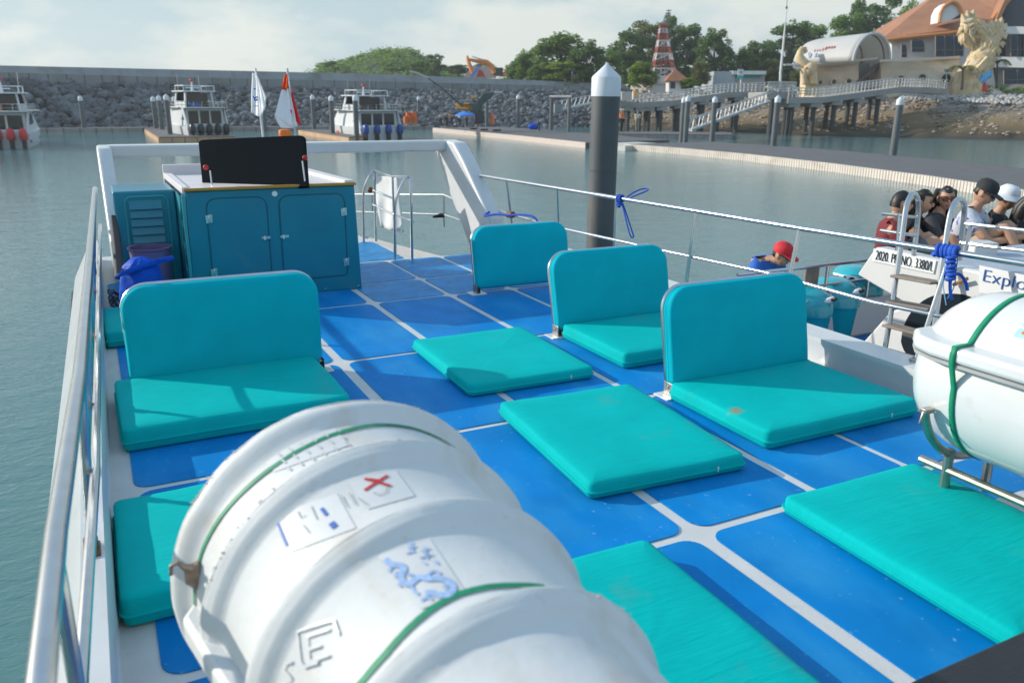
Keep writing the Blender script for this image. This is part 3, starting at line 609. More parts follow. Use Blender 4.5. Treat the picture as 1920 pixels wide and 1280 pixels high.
ink(s_, GREYINK, [[(560, 960), (566, 972), (575, 967)], [(570, 985), (582, 1000)], [(585, 950), (596, 975)], [(640, 930), (652, 952)], [(655, 925), (668, 948)]], .0022, name='faint_print')
s_ = sticker([(652, 905), (742, 882), (778, 930), (690, 955)]).obj('instruction_sticker', RPAPER, r1)
ink(s_, RED, [[(684, 899), (708, 905), (733, 913)], [(727, 893), (705, 907), (684, 921)], [(692, 900), (716, 903)]], .007, name='red_cross')
ink(s_, GREYINK, [[(700, 925), (712, 930), (724, 926), (727, 915)], [(672, 935), (690, 948)]], .0022, name='faint_print')
EMB2 = mat('very_faint_print', (.5, .51, .52), .6)
s_ = sticker([(480, 850), (625, 800), (655, 835), (515, 885)]).obj('instruction_sticker', RPAPER, r1)
ink(s_, EMB2, [[(520+k*22+j*9, 850-k*9+j*13), (528+k*22+j*9, 856-k*9+j*13)] for k in range(6) for j in range(3)], .004, name='faint_print')
s_ = sticker([(708, 1042), (806, 1010), (875, 1112), (790, 1142)]).obj('emblem_sticker', RPAPER, r1)
LB = mat('faded_blue_ink', (.3, .43, .66), .6, var=.25, vs=90)
ink(s_, LB, [[(722, 1050), (737, 1062), (752, 1060), (760, 1068), (752, 1080), (756, 1094), (770, 1098), (778, 1088), (790, 1082), (804, 1088), (820, 1085), (842, 1090), (852, 1103), (846, 1115), (828, 1119), (812, 1112), (798, 1114)]], .0125, name='dragon_figure', sm=True)
ink(s_, LB, [[(737, 1062), (730, 1074)], [(757, 1092), (747, 1100)], [(772, 1098), (776, 1110), (786, 1116)], [(800, 1086), (806, 1074), (818, 1072), (826, 1078)], [(790, 1128), (800, 1120), (812, 1126)], [(745, 1072), (742, 1084)], [(764, 1078), (776, 1080)], [(834, 1098), (838, 1108)]], .006, name='dragon_detail', sm=True)
ink(s_, LB, [[(764, 1022), (776, 1018)], [(766, 1030), (780, 1026)], [(770, 1018), (776, 1038)], [(763, 1040), (773, 1036)], [(790, 1035), (806, 1030)], [(796, 1027), (802, 1050)], [(788, 1048), (812, 1042)], [(792, 1055), (800, 1060)], [(815, 1052), (822, 1060)]], .0042, name='dragon_lettering')
EMB = mat('moulded_edge', (.52, .54, .56), .4, var=.03)
ink(r1, EMB, [[(566, 1240), (560, 1185), (628, 1163), (637, 1190)], [(583, 1242), (578, 1194), (620, 1180)], [(583, 1242), (620, 1228)], [(581, 1218), (604, 1210)], [(566, 1240), (574, 1250), (600, 1242)]], .006, .004, 'moulded_letter')
ink(r1, EMB, [[(551, 1240), (540, 1242), (534, 1254), (541, 1262), (549, 1270), (543, 1280), (530, 1280)]], .006, .004, 'moulded_letter')
# torn edge trim along the hoops
for yr, th0, th1 in ((1.608, -75, 55), (1.42, -80, 60), (1.195, -85, 35), (.935, -70, 50)):
    mb = MB(); th = th0; mb.tube([cylc(C1, .0235, yr, th0+(th1-th0)*i/40) for i in range(41)], .0022, 5)
    while th < th1:
        p = cylc(C1, .024+rnd.uniform(-.002, .003), yr+rnd.uniform(-.006, .008), th); s = rnd.choice((.002, .0025, .004)) if rnd.random() < .35 else .0018
        if noise.noise(V((th*.06, yr*9, 0))) < .26: th += 2; continue
        mb.ball(p, (s*2.2, s*.7, s*.7), 6, 4); th += rnd.uniform(.6, 3.5)
    mb.obj('frayed_sealant', mat('dirty_sealant', (.62, .57, .5), .85, var=.2, vs=60), r1)
def cradle(cx, cz, r, ys_, label, rot=0):
    root = empty('raft_cradle', (cx, sum(ys_)/2, 0), label=label, cat='cradle')
    for y in ys_:
        mb = MB(); mb.tube([cyl(cx, cz, r+.025, y, a) for a in range(-252, -107, 8)], .018, 8); sdl = mb.obj('saddle', DULLSTEEL, root)
        for s in (-1, 1): mb = MB(); mb.tube([(cx+s*.14, y, cz-r*.93), (cx+s*.14, y, .0)], .02, 10); mb.obj('leg', DULLSTEEL, root)
    for s in (-1, 1): mb = MB(); mb.tube([(cx+s*.14, ys_[0]+.12, .16), (cx+s*.14, ys_[1]-.1, .16)], .018, 10); mb.obj('side_tube', DULLSTEEL, root)
    return root
cradle(C1[0]+.06, C1[1]-.02, C1[2]-.04, (1.25, .3), 'steel cradle under the near life raft canister, hidden by it')
# right canister: smooth, two halves with a flange, two broad green straps
C2 = (3.12, .565, .338); FZ = .115
r2 = empty('life_raft_canister', (3.12, 1.4, .23), label='smooth white life raft canister at the right edge with two broad green straps', cat='life raft')
mb = MB(); mb.lathe([(0, 2.1), (.1, 2.095), (.2, 2.07), (.26, 2.03), (.305, 1.97), (.328, 1.9), (.338, 1.8), (.338, .85), (.32, .75), (.2, .65), (0, .63)], (C2[0], 0, C2[1]), 'y', 72)
GLOSSY = stain(mat('glossy_raft_white', (.66, .67, .66), .22, var=.03, coat=.3), (.5, .45, .38), 10, .64, .8, amt=.5)
mb.obj('shell', GLOSSY, r2, smooth=60)
mb = MB(); fp = [(C2[0]+sx*rr_, y) for sx, lst in ((-1, [(.26, 2.06), (.34, 1.99), (.372, 1.9), (.378, 1.75), (.378, .8)]), (1, [(.378, .8), (.378, 1.75), (.372, 1.9), (.34, 1.99), (.26, 2.06)])) for rr_, y in lst]
mb.prism([(x, y, C2[1]+FZ) for x, y in fp], (0, 0, .06)); mb.obj('flange', GLOSSY, r2, bevel=.018, seg=3)
mb = MB(); fp2 = [(C2[0]+(x-C2[0])*.985, y-.003) for x, y in fp]; mb.prism([(x, y, C2[1]+FZ-.014) for x, y in fp2], (0, 0, .012)); mb.obj('seam', mat('seam_grey', (.35, .36, .35), .6), r2)
def strap2(y, wd):
    p_ = [cyl(C2[0], C2[1], C2[2]+.004, y, t_) for t_ in range(60, -56, -5)]+[V((C2[0]-.29, y, C2[1]+FZ+.067)), V((C2[0]-.376, y, C2[1]+FZ+.066)), V((C2[0]-.383, y, C2[1]+FZ+.03)), V((C2[0]-.379, y, C2[1]+FZ-.006))]+[cyl(C2[0], C2[1], C2[2]+.004, y, t_) for t_ in range(-88, -185, -5)]
    mb = MB(); vs = []
    for q in p_:
        for s in (-1, 1): vs.append(V((q.x, y+s*wd/2, q.z)))
    mb.add(vs, [(2*i, 2*i+1, 2*i+3, 2*i+2) for i in range(len(p_)-1)]); return mb
for y in (1.8, 1.5):
    o = strap2(y, .022).obj('green_strap', GREEN, r2); o.modifiers.new('thick', 'SOLIDIFY').thickness = .004
def pt2(py_, th): return cyl(C2[0], C2[1], C2[2]+.0015, py_, th)
mb = patch(C2, 1.68, 1.62, -52, -14, .0015); s_ = mb.obj('instruction_sticker', PAPER, r2)
for i, th in enumerate((-42, -33, -24)):
    mb = patch(C2, 1.677, 1.623, th-4, th+3, .0025); k_ = mb.obj('picture_square', mat('pale_blue_print', (.35, .6, .75), .6), s_)
    mb = MB(); c_ = cyl(C2[0], C2[1], C2[2]+.003, 1.65, th); mb.ball(c_, (.008, .01, .006), 8, 6); mb.obj('orange_mark', ORANGE, k_)
mb = MB()
for th in (-21, -17, -13, -9):
    for s in (0, 1): b_ = ribbon(None, '', None, C2, [(1.67-.03*s, th), (1.65-.03*s, th+1.2)], .006, .0028); mb.add(b_.v, b_.f)
mb.obj('print', GREYINK, s_, smooth=0)
cr2 = cradle(C2[0], C2[1], C2[2], (1.9, .9), 'stainless tube cradle carrying the right life raft canister')
mb = MB(); mb.b2((C2[0]-.2, 1.0, .0055), (C2[0]+.3, 1.8, .03)); mb.obj('white_plinth', WHITE, deck, bevel=.006)
mb = MB(); p = cyl(C2[0], C2[1], C2[2]+.03, 1.88, -106); mb.box(p, (.05, .03, .02)); mb.tube([p+V((-.02, 0, 0)), p+V((-.035, 0, -.05))], .007, 6); mb.obj('clamp', DULLSTEEL, cr2, bevel=.003)
# ---------------------------------------------------------------- black seat corner at the bottom right
bs = empty('black_seat', (1.8, .6, 0), label='matte black padded seat corner cutting into the bottom right of the view', cat='seat')
a_, b_ = at(1706, 1277, .45), at(1930, 1160, .45)
mb = MB(); mb.b2((a_.x, a_.y-.55, .3), (a_.x+1.1, a_.y, .45)); mb.obj('pad', mat('black_vinyl', (.016, .016, .018), .55, var=.12, vs=20, bump=.15, bs=150), bs, bevel=.006)
for xx in (a_.x+.1, a_.x+1.0):
    for yy_ in (a_.y-.45, a_.y-.1): mb = MB(); mb.tube([(xx, yy_, 0), (xx, yy_, .3)], .018, 8); mb.obj('leg', DULLSTEEL, bs)
mb = MB(); mb.ball((a_.x+.002, a_.y-.012, .435), (.012, .012, .012), 8, 6); mb.obj('rusty_bolt', RUST, bs)
# ---------------------------------------------------------------- blue ropes tied to the right rail
def knot(mb, c, dirv, n=3, r=.028, th=.009):
    dirv = V(dirv).normalized(); u = dirv.orthogonal().normalized(); v = dirv.cross(u); pts = []
    for i in range(n*12+1): a = 2*pi*i/12; pts.append(c+dirv*(i/(n*12)-.5)*n*th*2.2+(u*cos(a)+v*sin(a))*r)
    mb.tube(pts, th, 8)
rp1 = empty('tied_rope', on(TP, 1160), label='thin blue rope knotted on the railing near the grey pile, one loop sticking out', cat='rope')
k = on(TP, 1160); dv = TP[2]-TP[1]; Dk = (k-EYE).dot(_f); mb = MB(); knot(mb, k, dv, 3); knot(mb, k+V((0, 0, -.05)), V((0, .3, 1)), 2, .02)
mb.tube(fillet([dep(1168, 376, Dk), dep(1185, 362, Dk), dep(1205, 353, Dk), dep(1216, 354, Dk-.03), dep(1214, 358, Dk-.05), dep(1192, 366, Dk-.03), dep(1168, 378, Dk)], .05), .007, 8)
mb.tube(fillet([dep(1166, 380, Dk), dep(1172, 405, Dk-.02), dep(1178, 430, Dk-.02), dep(1183, 446, Dk-.02), dep(1189, 445, Dk-.02), dep(1186, 436, Dk-.02), dep(1176, 405, Dk-.02), dep(1168, 382, Dk)], .04), .0065, 8); mb.obj('rope', ROPE, rp1)
rp2 = empty('tied_rope', on(TP, 1772), label='thick blue rope with three knots tied to the railing post near the right canister', cat='rope')
k = on(TP, 1776); Dk = (k-EYE).dot(_f); mb = MB()
for s in (1762, 1776, 1788): knot(mb, on(TP, s), dv, 2, .03, .013)
for yy in (486, 503, 518): knot(mb, dep(1783, yy, Dk-.04), V((0, 0, 1)), 2, .018, .011)
mb.tube(fillet([dep(1782, 520, Dk), dep(1781, 545, Dk), dep(1785, 562, Dk)], .05), .009, 8); mb.tube(fillet([dep(1784, 516, Dk), dep(1800, 512, Dk), dep(1812, 530, Dk), dep(1814, 545, Dk)], .06), .009, 8); mb.obj('rope', ROPE, rp2)
mb = MB(); mb.tube(fillet([dep(1772, 495, Dk), dep(1767, 530, Dk), dep(1774, 572, Dk)], .05), .003, 5); mb.tube(fillet([dep(1776, 560, Dk), dep(1790, 540, Dk), dep(1796, 480, Dk)], .05), .003, 5); mb.obj('thin_cord', mat('pale_blue_cord', (.15, .35, .6), .7), rp2)
rp3 = empty('tied_rope', at(930, 402, .5), label='blue rope lying behind the top of the farthest backrest', cat='rope')
mb = MB(); pts = [on(MP, 925)+V((0, 0, .0)), dep(905, 406, 8.6), dep(930, 401, 8.5), dep(955, 404, 8.4), dep(980, 402, 8.3), dep(1000, 405, 8.2), on(MP, 1010)]
mb.tube(fillet(pts, .08), .012, 8); mb.obj('rope', ROPE, rp3)
# ================================================================ HARBOUR
WZ = WATER; DKZ = -2.1
# ---------------------------------------------------------------- water
wm = bpy.data.materials.new('harbour_water'); wm.use_nodes = True; t, b = nodes(wm)
b.inputs['Base Color'].default_value = (.085, .19, .195, 1); b.inputs['Roughness'].default_value = .09; b.inputs['IOR'].default_value = 1.33
tcn = t.nodes.new('ShaderNodeTexCoord'); prev = None
for sc_, st_, ds_, rot, sx in ((.35, .14, .2, .5, 2.2), (1.5, .18, .08, .2, 2.0), (5.5, .5, .03, .8, 1.7)):
    mpn = t.nodes.new('ShaderNodeMapping'); mpn.inputs['Scale'].default_value = (1, sx, 1); mpn.inputs['Rotation'].default_value = (0, 0, rot)
    n = t.nodes.new('ShaderNodeTexNoise'); n.inputs['Scale'].default_value = sc_; n.inputs['Detail'].default_value = 3; n.inputs['Distortion'].default_value = .5
    bp = t.nodes.new('ShaderNodeBump'); bp.inputs['Strength'].default_value = st_; bp.inputs['Distance'].default_value = ds_
    t.links.new(tcn.outputs['Object'], mpn.inputs[0]); t.links.new(mpn.outputs[0], n.inputs['Vector']); t.links.new(n.outputs['Fac'], bp.inputs['Height'])
    if prev: t.links.new(prev.outputs[0], bp.inputs['Normal'])
    prev = bp
t.links.new(prev.outputs[0], b.inputs['Normal'])
mb = MB(); mb.add([(-900, -300, WZ), (900, -300, WZ), (900, 900, WZ), (-900, 900, WZ)], [(0, 1, 2, 3)]); mb.obj('water', wm, kind='structure', smooth=0)
# ---------------------------------------------------------------- floating docks
DTOP = mat('dock_grey', (.115, .11, .11), .8, var=.12, vs=1.2, bump=.2, bs=8)
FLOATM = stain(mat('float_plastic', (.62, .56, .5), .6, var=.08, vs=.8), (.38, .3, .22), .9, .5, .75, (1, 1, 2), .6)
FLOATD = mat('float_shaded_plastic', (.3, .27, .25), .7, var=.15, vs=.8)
FLOATO = mat('float_tan', (.55, .33, .18), .7, var=.15, vs=.6)
def dock(name, front, width_vec, label, fm, cube=.5, top=DTOP, ribs=True):
    """front: list of waterline points; width_vec offsets to the back edge"""
    c = front[len(front)//2]; root = empty(name, (c.x, c.y, WZ), label=label, cat='floating dock')
    wv = V(width_vec); mb = MB(); n = len(front)
    up = [V((p.x, p.y, DKZ)) for p in front]; bk = [p+wv for p in up]; lo = [V((p.x, p.y, WZ-.2)) for p in front]; lb = [V((p.x, p.y, WZ-.2))+wv for p in front]
    mb.add(up+bk+lo+lb, [(i, i+1, n+i+1, n+i) for i in range(n-1)]+[(n+i, n+i+1, 3*n+i+1, 3*n+i) for i in range(n-1)]+[(0, n, 3*n, 2*n), (n-1, 3*n-1, 4*n-1, 2*n-1)])
    mb.obj('walkway', top, root, smooth=0)
    mb = MB()
    for a, b_ in zip(front, front[1:]):
        d = (b_-a); L = d.length; d.normalize(); nrm = V((d.y, -d.x, 0)); nrm = nrm if nrm.dot(wv) < 0 else -nrm; k = max(1, int(L/cube))
        for i in range(k):
            p = a+d*(i+.5)*L/k; Rz = Matrix.Rotation(math.atan2(d.y, d.x), 3, 'Z'); q = V((p.x, p.y, (WZ-.15+DKZ+.02)/2))
            if ribs:
                for s in (-.26, .24): mb.box(q+d*(s*L/k)+nrm*.06, (L/k*.38, .16, DKZ+.02-WZ+.15), Rz)
                mb.box(q-nrm*.04, (L/k*.98, .1, DKZ-WZ-.05), Rz)
            else: mb.box(q, (L/k*.94, .1, DKZ-WZ+.15), Rz)
    mb.obj('float_row', fm, root, smooth=0); return root
F1 = [at(1172, 281, WZ), at(1280, 290, WZ), at(1400, 302, WZ), at(1560, 322, WZ), at(1740, 348, WZ), at(1920, 378, WZ)]; F1.append(F1[-1]+(F1[-1]-F1[-2])*2)
dock('floating_dock', F1, (10.5, 1, 0), 'long floating dock of pale ribbed float cubes crossing the right half of the water', FLOATM)
F0 = [at(812, 247, WZ), at(960, 262, WZ), at(1098, 278, WZ)]
dock('floating_dock', F0, (11, 2, 0), 'pinkish floating dock section between the far wall and the big grey pile', mat('float_pink', (.6, .5, .44), .6, var=.08), ribs=False)
mb = MB(); e0, e1 = at(1095, 277, WZ), at(1172, 283, WZ); mb.prism([V((e0.x, e0.y, WZ-.2)), V((e1.x, e1.y, WZ-.2)), V((e1.x+6, e1.y+1, WZ-.2)), V((e0.x+6, e0.y+1, WZ-.2))], (0, 0, .62)); mb.obj('dock_joint', mat('joint_pale', (.5, .5, .46), .7), label='pale joint plate linking two dock sections behind the big grey pile', cat='dock joint')
FF = [at(-260, 262, WZ+.0), at(90, 258.5, WZ), at(270, 257, WZ), at(480, 252, WZ), at(812, 246, WZ)]
y_ = 113; FF = [V((p.x*y_/p.y, y_-.01*p.x*y_/p.y, WZ)) for p in FF]
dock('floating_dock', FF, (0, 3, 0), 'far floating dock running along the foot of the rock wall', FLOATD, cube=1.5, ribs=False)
def finger(pts, label, fm):
    c = sum(pts, V((0, 0, 0)))/len(pts); root = empty('dock_finger', (c.x, c.y, WZ), label=label, cat='floating dock')
    mb = MB(); mb.prism([V((p.x, p.y, DKZ-.08)) for p in pts], (0, 0, .08)); mb.obj('walkway', DTOP, root, smooth=0)
    mb = MB(); n = len(pts)
    for i in range(n):
        a, b_ = pts[i], pts[(i+1) % n]; d = b_-a; L = d.length; d.normalize(); k = max(1, int(L/1.)); Rz = Matrix.Rotation(math.atan2(d.y, d.x), 3, 'Z')
        for j in range(k): p = a+d*(j+.5)*L/k; mb.box((p.x, p.y, (WZ+DKZ)/2-.14), (L/k*.95, .16, .6), Rz)
    mb.obj('float_row', fm, root, smooth=0); return root
g = lambda x, y: at(x, y, DKZ)
finger([g(272, 241), g(345, 241), g(440, 256), g(298, 257)], 'dock finger with tan floats beside the boat with black outboards', FLOATO)
finger([g(560, 243), g(640, 243), g(680, 255), g(655, 257)], 'dock finger beside the boat with blue outboards', FLOATO)
g2 = [g(1172, 246.5), g(1372, 248), g(1372, 253), g(1165, 251)]
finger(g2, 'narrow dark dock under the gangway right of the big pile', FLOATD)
for (px, py) in ((795, 237), (833, 236), (855, 239), (888, 243), (908, 245), (932, 246)):
    c = g(px, py); mb = MB(); mb.tube([c+V((-.5, 0, .12)), c+V((.5, 0, .12))], .1, 6); mb.tube([c, c+V((0, 0, .12))], .12, 6); mb.obj('mooring_cleat', RUBBER, label='small black cleat on the edge of the pinkish dock section', cat='cleat', group='cleats on the dock edge')
# ---------------------------------------------------------------- mooring piles
PG = stain(mat('pile_grey', (.075, .085, .095), .55, var=.12, vs=1.5), (.14, .125, .11), 2.5, .5, .7, (1, 1, .25), .8)
PGF = stain(mat('far_pile_grey', (.1, .115, .125), .6, var=.12, vs=1.), (.2, .19, .17), 1, .5, .7, (1, 1, .3), .5)
CONE = mat('pile_cap_white', (.62, .66, .7), .45, var=.05, vs=3)
def pile(x, y, zb, zt, r, label, m=PGF, capf=.28, group='steel piles holding the docks', n=20):
    root = empty('mooring_pile', (x, y, zb), label=label, cat='pile', group=group)
    mb = MB(); mb.lathe([(r, zb), (r, zt-capf*2.2)], (x, y, 0), n=n); mb.obj('shaft', m, root)
    mb = MB(); h = capf; mb.lathe([(r*1.03, zt-h*2.25), (r*1.03, zt-h), (r*.97, zt-h*.9), (0, zt)], (x, y, 0), n=n); mb.obj('cap', CONE, root)
    return root
bp_ = at(1128, 600, WZ)
tz = aty(1136, 118, bp_.y).z
cxp = aty(1131, 300, bp_.y).x
pile(cxp, bp_.y, WZ-1, tz, .262, 'big dark grey pile with white conical cap right behind the railing', PG, capf=.26, group=None, n=40)
# weld seam on it
mb = MB(); zz = aty(1130, 325, bp_.y).z; mb.tube([(cxp+.264*cos(a), bp_.y+.264*sin(a), zz+.06*sin(a*.5)) for a in [2*pi*i/32 for i in range(32)]], .006, 5, closed=True)
mb.obj('weld_seam', PG, COL.objects['mooring_pile'])
piles = [(1450, 274, 178, 'pile on the long dock below a person in blue on the landing'), (1674, 291, 180, 'leaning-looking pile nearest on the long dock, in front of the rocky shore'), (1285, 262, 178, 'taller pile at the gangway foot'),
 (1335, 262, 180, 'pile right of the gangway foot, thin and dark'), (158, 240, 179, 'lone pile in front of the rock wall at the left'), (655.5, 246, 178, 'pile left of the boat with blue outboards, standing near its bow'), (589, 240, 177, 'pile between the red flag and the boat with blue outboards'), (971, 237, 177, 'lone pile on the pink dock in front of the rock wall'),
 (902, 236, 180, 'left one of the pair of piles beside the green excavator'), (913, 235, 180.5, 'right one of the pair of piles beside the green excavator'), (669, 256, 177, 'pile in front of the cabin of the boat with blue outboards'), (786, 231, 180, 'thin pile with a green mark between the orange drums and the workers'), (624, 250, 178, 'pile just left of the hull of the boat with blue outboards'),
 (293, 241, 180, 'leftmost of the three close piles by the tan dock finger'), (304, 243, 178, 'middle one of the three close piles by the tan dock finger'), (319, 252, 176, 'front pile of the close three by the tan dock finger'), (332, 239, 180, 'thin pile behind the three close ones, beside the white boat'), (1278, 258, 181, 'pile hidden partly behind the taller one at the gangway foot'), (497, 240, 183, 'thin pile behind the white flag')]
for px, py, pt, lb in piles:
    c = at(px, py, DKZ); ztp = aty(px, pt, c.y).z; pile(c.x, c.y, WZ-.5, ztp, .26, lb)
# frame of two posts with a white beam (dock gate)
c1, c2 = at(1033, 244, DKZ), at(1066, 245, DKZ)
gt = empty('dock_gate', ((c1.x+c2.x)/2, (c1.y+c2.y)/2, WZ), label='frame of two posts with a white crossbeam on the dock left of the big pile', cat='gate')
zt_ = aty(1033, 183, c1.y).z
for c in (c1, c2): mb = MB(); mb.tube([(c.x, c.y, WZ), (c.x, c.y, zt_)], .24, 10); mb.obj('post', PGF, gt)
mb = MB(); mb.tube([(c1.x-.3, c1.y, zt_+.1), (c2.x+.3, c2.y, zt_+.1)], .17, 6); mb.obj('crossbeam', mat('beam_white', (.55, .52, .48), .6), gt)
# ---------------------------------------------------------------- breakwater
CREST = [(-420, 140, 112, 118), (0, 152, 122, 127), (240, 160, 127.5, 133), (480, 166, 133, 138), (760, 170, 140, 142), (1000, 171, 150, 140), (1180, 173.5, 158, 137)]
cr = [(aty(px, py, Y), aty(px, pt, Y).z) for px, py, pt, Y in CREST]
bw = empty('breakwater_wall', (40, 138, 3), label='long grey concrete wall on top of the rock breakwater', cat='sea wall')
mb = MB(); n = len(cr); vs = []
for (p, zt) in cr: q = p.copy(); h = zt-p.z; vs += [V((q.x, q.y, p.z-.6)), V((q.x, q.y, p.z+h*.55)), V((q.x, q.y+1.6, p.z+h*.58)), V((q.x, q.y+2.2, zt)), V((q.x, q.y+5, zt)), V((q.x, q.y+5, p.z-3))]
mb.add(vs, [(6*i+k, 6*(i+1)+k, 6*(i+1)+k+1, 6*i+k+1) for i in range(n-1) for k in range(5)]); mb.obj('wall', CONC, bw, smooth=20)
mb = MB()
for (p, zt), (p2, zt2) in zip(cr, cr[1:]):
    for i in range(7):
        f = (i+.5)/7; q = p.lerp(p2, f); h = (zt+(zt2-zt)*f)-q.z; mb.b2((q.x-.07, q.y-.03, q.z-.3), (q.x+.07, q.y+.1, q.z+h*.54))
mb.obj('joint', mat('joint_dark', (.12, .115, .11), .9), bw, smooth=0)
ROCK = stain(mat('dark_rock', (.115, .125, .135), .9, var=.55, vs=.45, bump=.8, bs=5, detail=6), (.27, .23, .19), .5, .58, .75, amt=.6)
mb = MB()
def crest_at(x):
    for (a, _), (b_, _) in zip(cr, cr[1:]):
        if a.x <= x <= b_.x: return a.lerp(b_, (x-a.x)/(b_.x-a.x))
    return cr[-1][0] if x > cr[-1][0].x else cr[0][0]
TOEY = 117.6
ico = [(0, .53, .85), (0, -.53, .85), (.85, 0, .53), (-.85, 0, .53), (.53, .85, 0), (-.53, .85, 0), (.53, -.85, 0), (-.53, -.85, 0), (0, .53, -.85), (0, -.53, -.85), (.85, 0, -.53), (-.85, 0, -.53)]
icf = [(0, 3, 1), (0, 1, 2), (0, 2, 4), (0, 4, 5), (0, 5, 3), (3, 7, 1), (1, 7, 6), (1, 6, 2), (2, 10, 4), (2, 6, 10), (4, 8, 5), (4, 10, 8), (5, 11, 3), (5, 8, 11), (3, 11, 7), (6, 7, 9), (6, 9, 10), (7, 11, 9), (8, 10, 9), (8, 9, 11)]
for i in range(7000):
    x = rnd.uniform(-70, 100); c = crest_at(x); f = rnd.random(); y = TOEY+(c.y-.3-TOEY)*f; z = WZ-.3+(c.z+.1-WZ+.3)*f
    s = rnd.uniform(.25, .75); Rm_ = Matrix.Rotation(rnd.uniform(0, 6.3), 3, 'Z') @ Matrix.Rotation(rnd.uniform(0, 6.3), 3, 'X')
    mb.add([(Rm_ @ V((v[0]*rnd.uniform(.8, 1.35), v[1]*rnd.uniform(.7, 1.1), v[2]*rnd.uniform(.6, .95))))*s+V((x, y-.3, z)) for v in ico], icf)
mb.obj('rock_armour', ROCK, smooth=0, kind='stuff', label='dark boulders piled against the sea wall', cat='rocks')
mb = MB(); mb.add([V((p.x, TOEY, WZ-.5)) for p, _ in cr]+[V((p.x, p.y, p.z)) for p, _ in cr], [(i, i+1, n+i+1, n+i) for i in range(n-1)]); mb.obj('breakwater_slope', ROCK, kind='structure', smooth=0)
# ---------------------------------------------------------------- shore
SAND = stain(mat('shore_stone', (.26, .21, .17), .95, var=.3, vs=.35, bump=.7, bs=2.5, detail=8), (.12, .09, .06), .15, .45, .7, (1, 1, 4), .6)
toe = [(1125, 242, 122), (1170, 241, 125), (1300, 241, 122), (1420, 243, 116), (1530, 249, 108), (1700, 254, 103), (1920, 262, 98), (2200, 275, 90)]
shp = [(1125, 216, 128), (1170, 214, 131), (1300, 212, 130), (1420, 213, 127), (1530, 215, 121), (1700, 205, 114), (1920, 204, 108), (2200, 200, 100)]
shc = [(1125, 178, 138), (1170, 174, 140), (1300, 176, 139), (1420, 180, 137), (1530, 180, 131), (1700, 178.5, 122), (1920, 177, 116), (2200, 172, 107)]
rows = [[dep(px, py+8, D-3) for px, py, D in toe], [dep(*p) for p in toe], [dep(px, (a+b_)/2-2, (D+d2)/2) for (px, a, D), (_, b_, d2) in zip(toe, shp)], [dep(*p) for p in shp], [dep(px, (a+b_)/2+2, (D+d2)/2) for (px, a, D), (_, b_, d2) in zip(shp, shc)], [dep(*p) for p in shc]]
for p in rows[0]: p.z = WZ-.6
land = [dep(px, 186, 190) for px, _, D in shc]; 
for p, q in zip(land, rows[-1]): p.z = q.z+.3
rows.append(land); far_ = [p+V((150, 260, 0)) for p in land]; rows.append(far_)
k = len(toe); mb = MB(); sub = 14; R2 = []
for r in rows[:6]:
    rr_ = []
    for a, b_ in zip(r, r[1:]): rr_ += [a.lerp(b_, i/sub) for i in range(sub)]
    R2.append(rr_+[r[-1]])
R3 = []
for a, b_ in zip(R2, R2[1:]):
    for i in range(3):
        R3.append([p.lerp(q, i/3)+noise.noise_vector(p.lerp(q, i/3)*.4)*.5 for p, q in zip(a, b_)])
R3.append(R2[-1]); m_ = len(R3[0])
mb.add([p for r in R3 for p in r], [(j*m_+i, j*m_+i+1, (j+1)*m_+i+1, (j+1)*m_+i) for j in range(len(R3)-1) for i in range(m_-1)]); mb.obj('shore', SAND, kind='structure', smooth=60)
mb = MB(); mb.add(rows[5]+rows[6]+rows[7], [(j*k+i, j*k+i+1, (j+1)*k+i+1, (j+1)*k+i) for j in range(2) for i in range(k-1)])
mb.obj('ground', mat('packed_ground', (.2, .18, .14), .95, var=.25, vs=.1), kind='structure', smooth=0)
mb = MB()
for i in range(4200):
    f = rnd.random()**.8; u_ = rnd.random(); j = int(u_*(k-1)); fr_ = u_*(k-1)-j; a = rows[3][j].lerp(rows[3][j+1], fr_); b_ = rows[5][j].lerp(rows[5][j+1], fr_); a0 = rows[1][j].lerp(rows[1][j+1], fr_); p = (a.lerp(b_, f)+V((0, 0, .12))) if i % 2 else a0.lerp(a, f**.7)+V((0, 0, .1)); s = rnd.uniform(.1, .36)*(1 if i % 2 else .8)
    mb.add([V((v[0]*rnd.uniform(.8, 1.5), v[1], v[2]*.6))*s+p for v in ico], icf)
SROCK = mat('shore_rock', (.3, .25, .2), .95, var=.5, vs=.4)
mb.obj('shore_rocks', SROCK, kind='stuff', smooth=0, label='rough grey brown stones on the upper shore slope', cat='rocks')
tS, bS = nodes(SAND); srcS = bS.inputs['Base Color'].links[0].from_socket
gS = tS.nodes.new('ShaderNodeNewGeometry'); sS = tS.nodes.new('ShaderNodeSeparateXYZ'); nS = tS.nodes.new('ShaderNodeTexNoise'); nS.inputs['Scale'].default_value = .35; nS.inputs['Detail'].default_value = 5
aS = tS.nodes.new('ShaderNodeMath'); aS.operation = 'MULTIPLY_ADD'; aS.inputs[1].default_value = 2.4; rS = tS.nodes.new('ShaderNodeValToRGB'); mS = tS.nodes.new('ShaderNodeMapRange'); mS.inputs['From Min'].default_value = -1.6; mS.inputs['From Max'].default_value = 4.2
for e, (pos, c_) in enumerate(((0, (.035, .03, .02)), (.2, (.13, .09, .04)), (.42, (.22, .15, .075)), (.6, (.2, .175, .15)), (.8, (.46, .41, .37)))):
    el = rS.color_ramp.elements[e] if e < 2 else rS.color_ramp.elements.new(pos); el.position = pos; el.color = (*c_, 1)
mm = tS.nodes.new('ShaderNodeMix'); mm.data_type = 'RGBA'; mm.blend_type = 'MULTIPLY'; mm.inputs['Factor'].default_value = .0
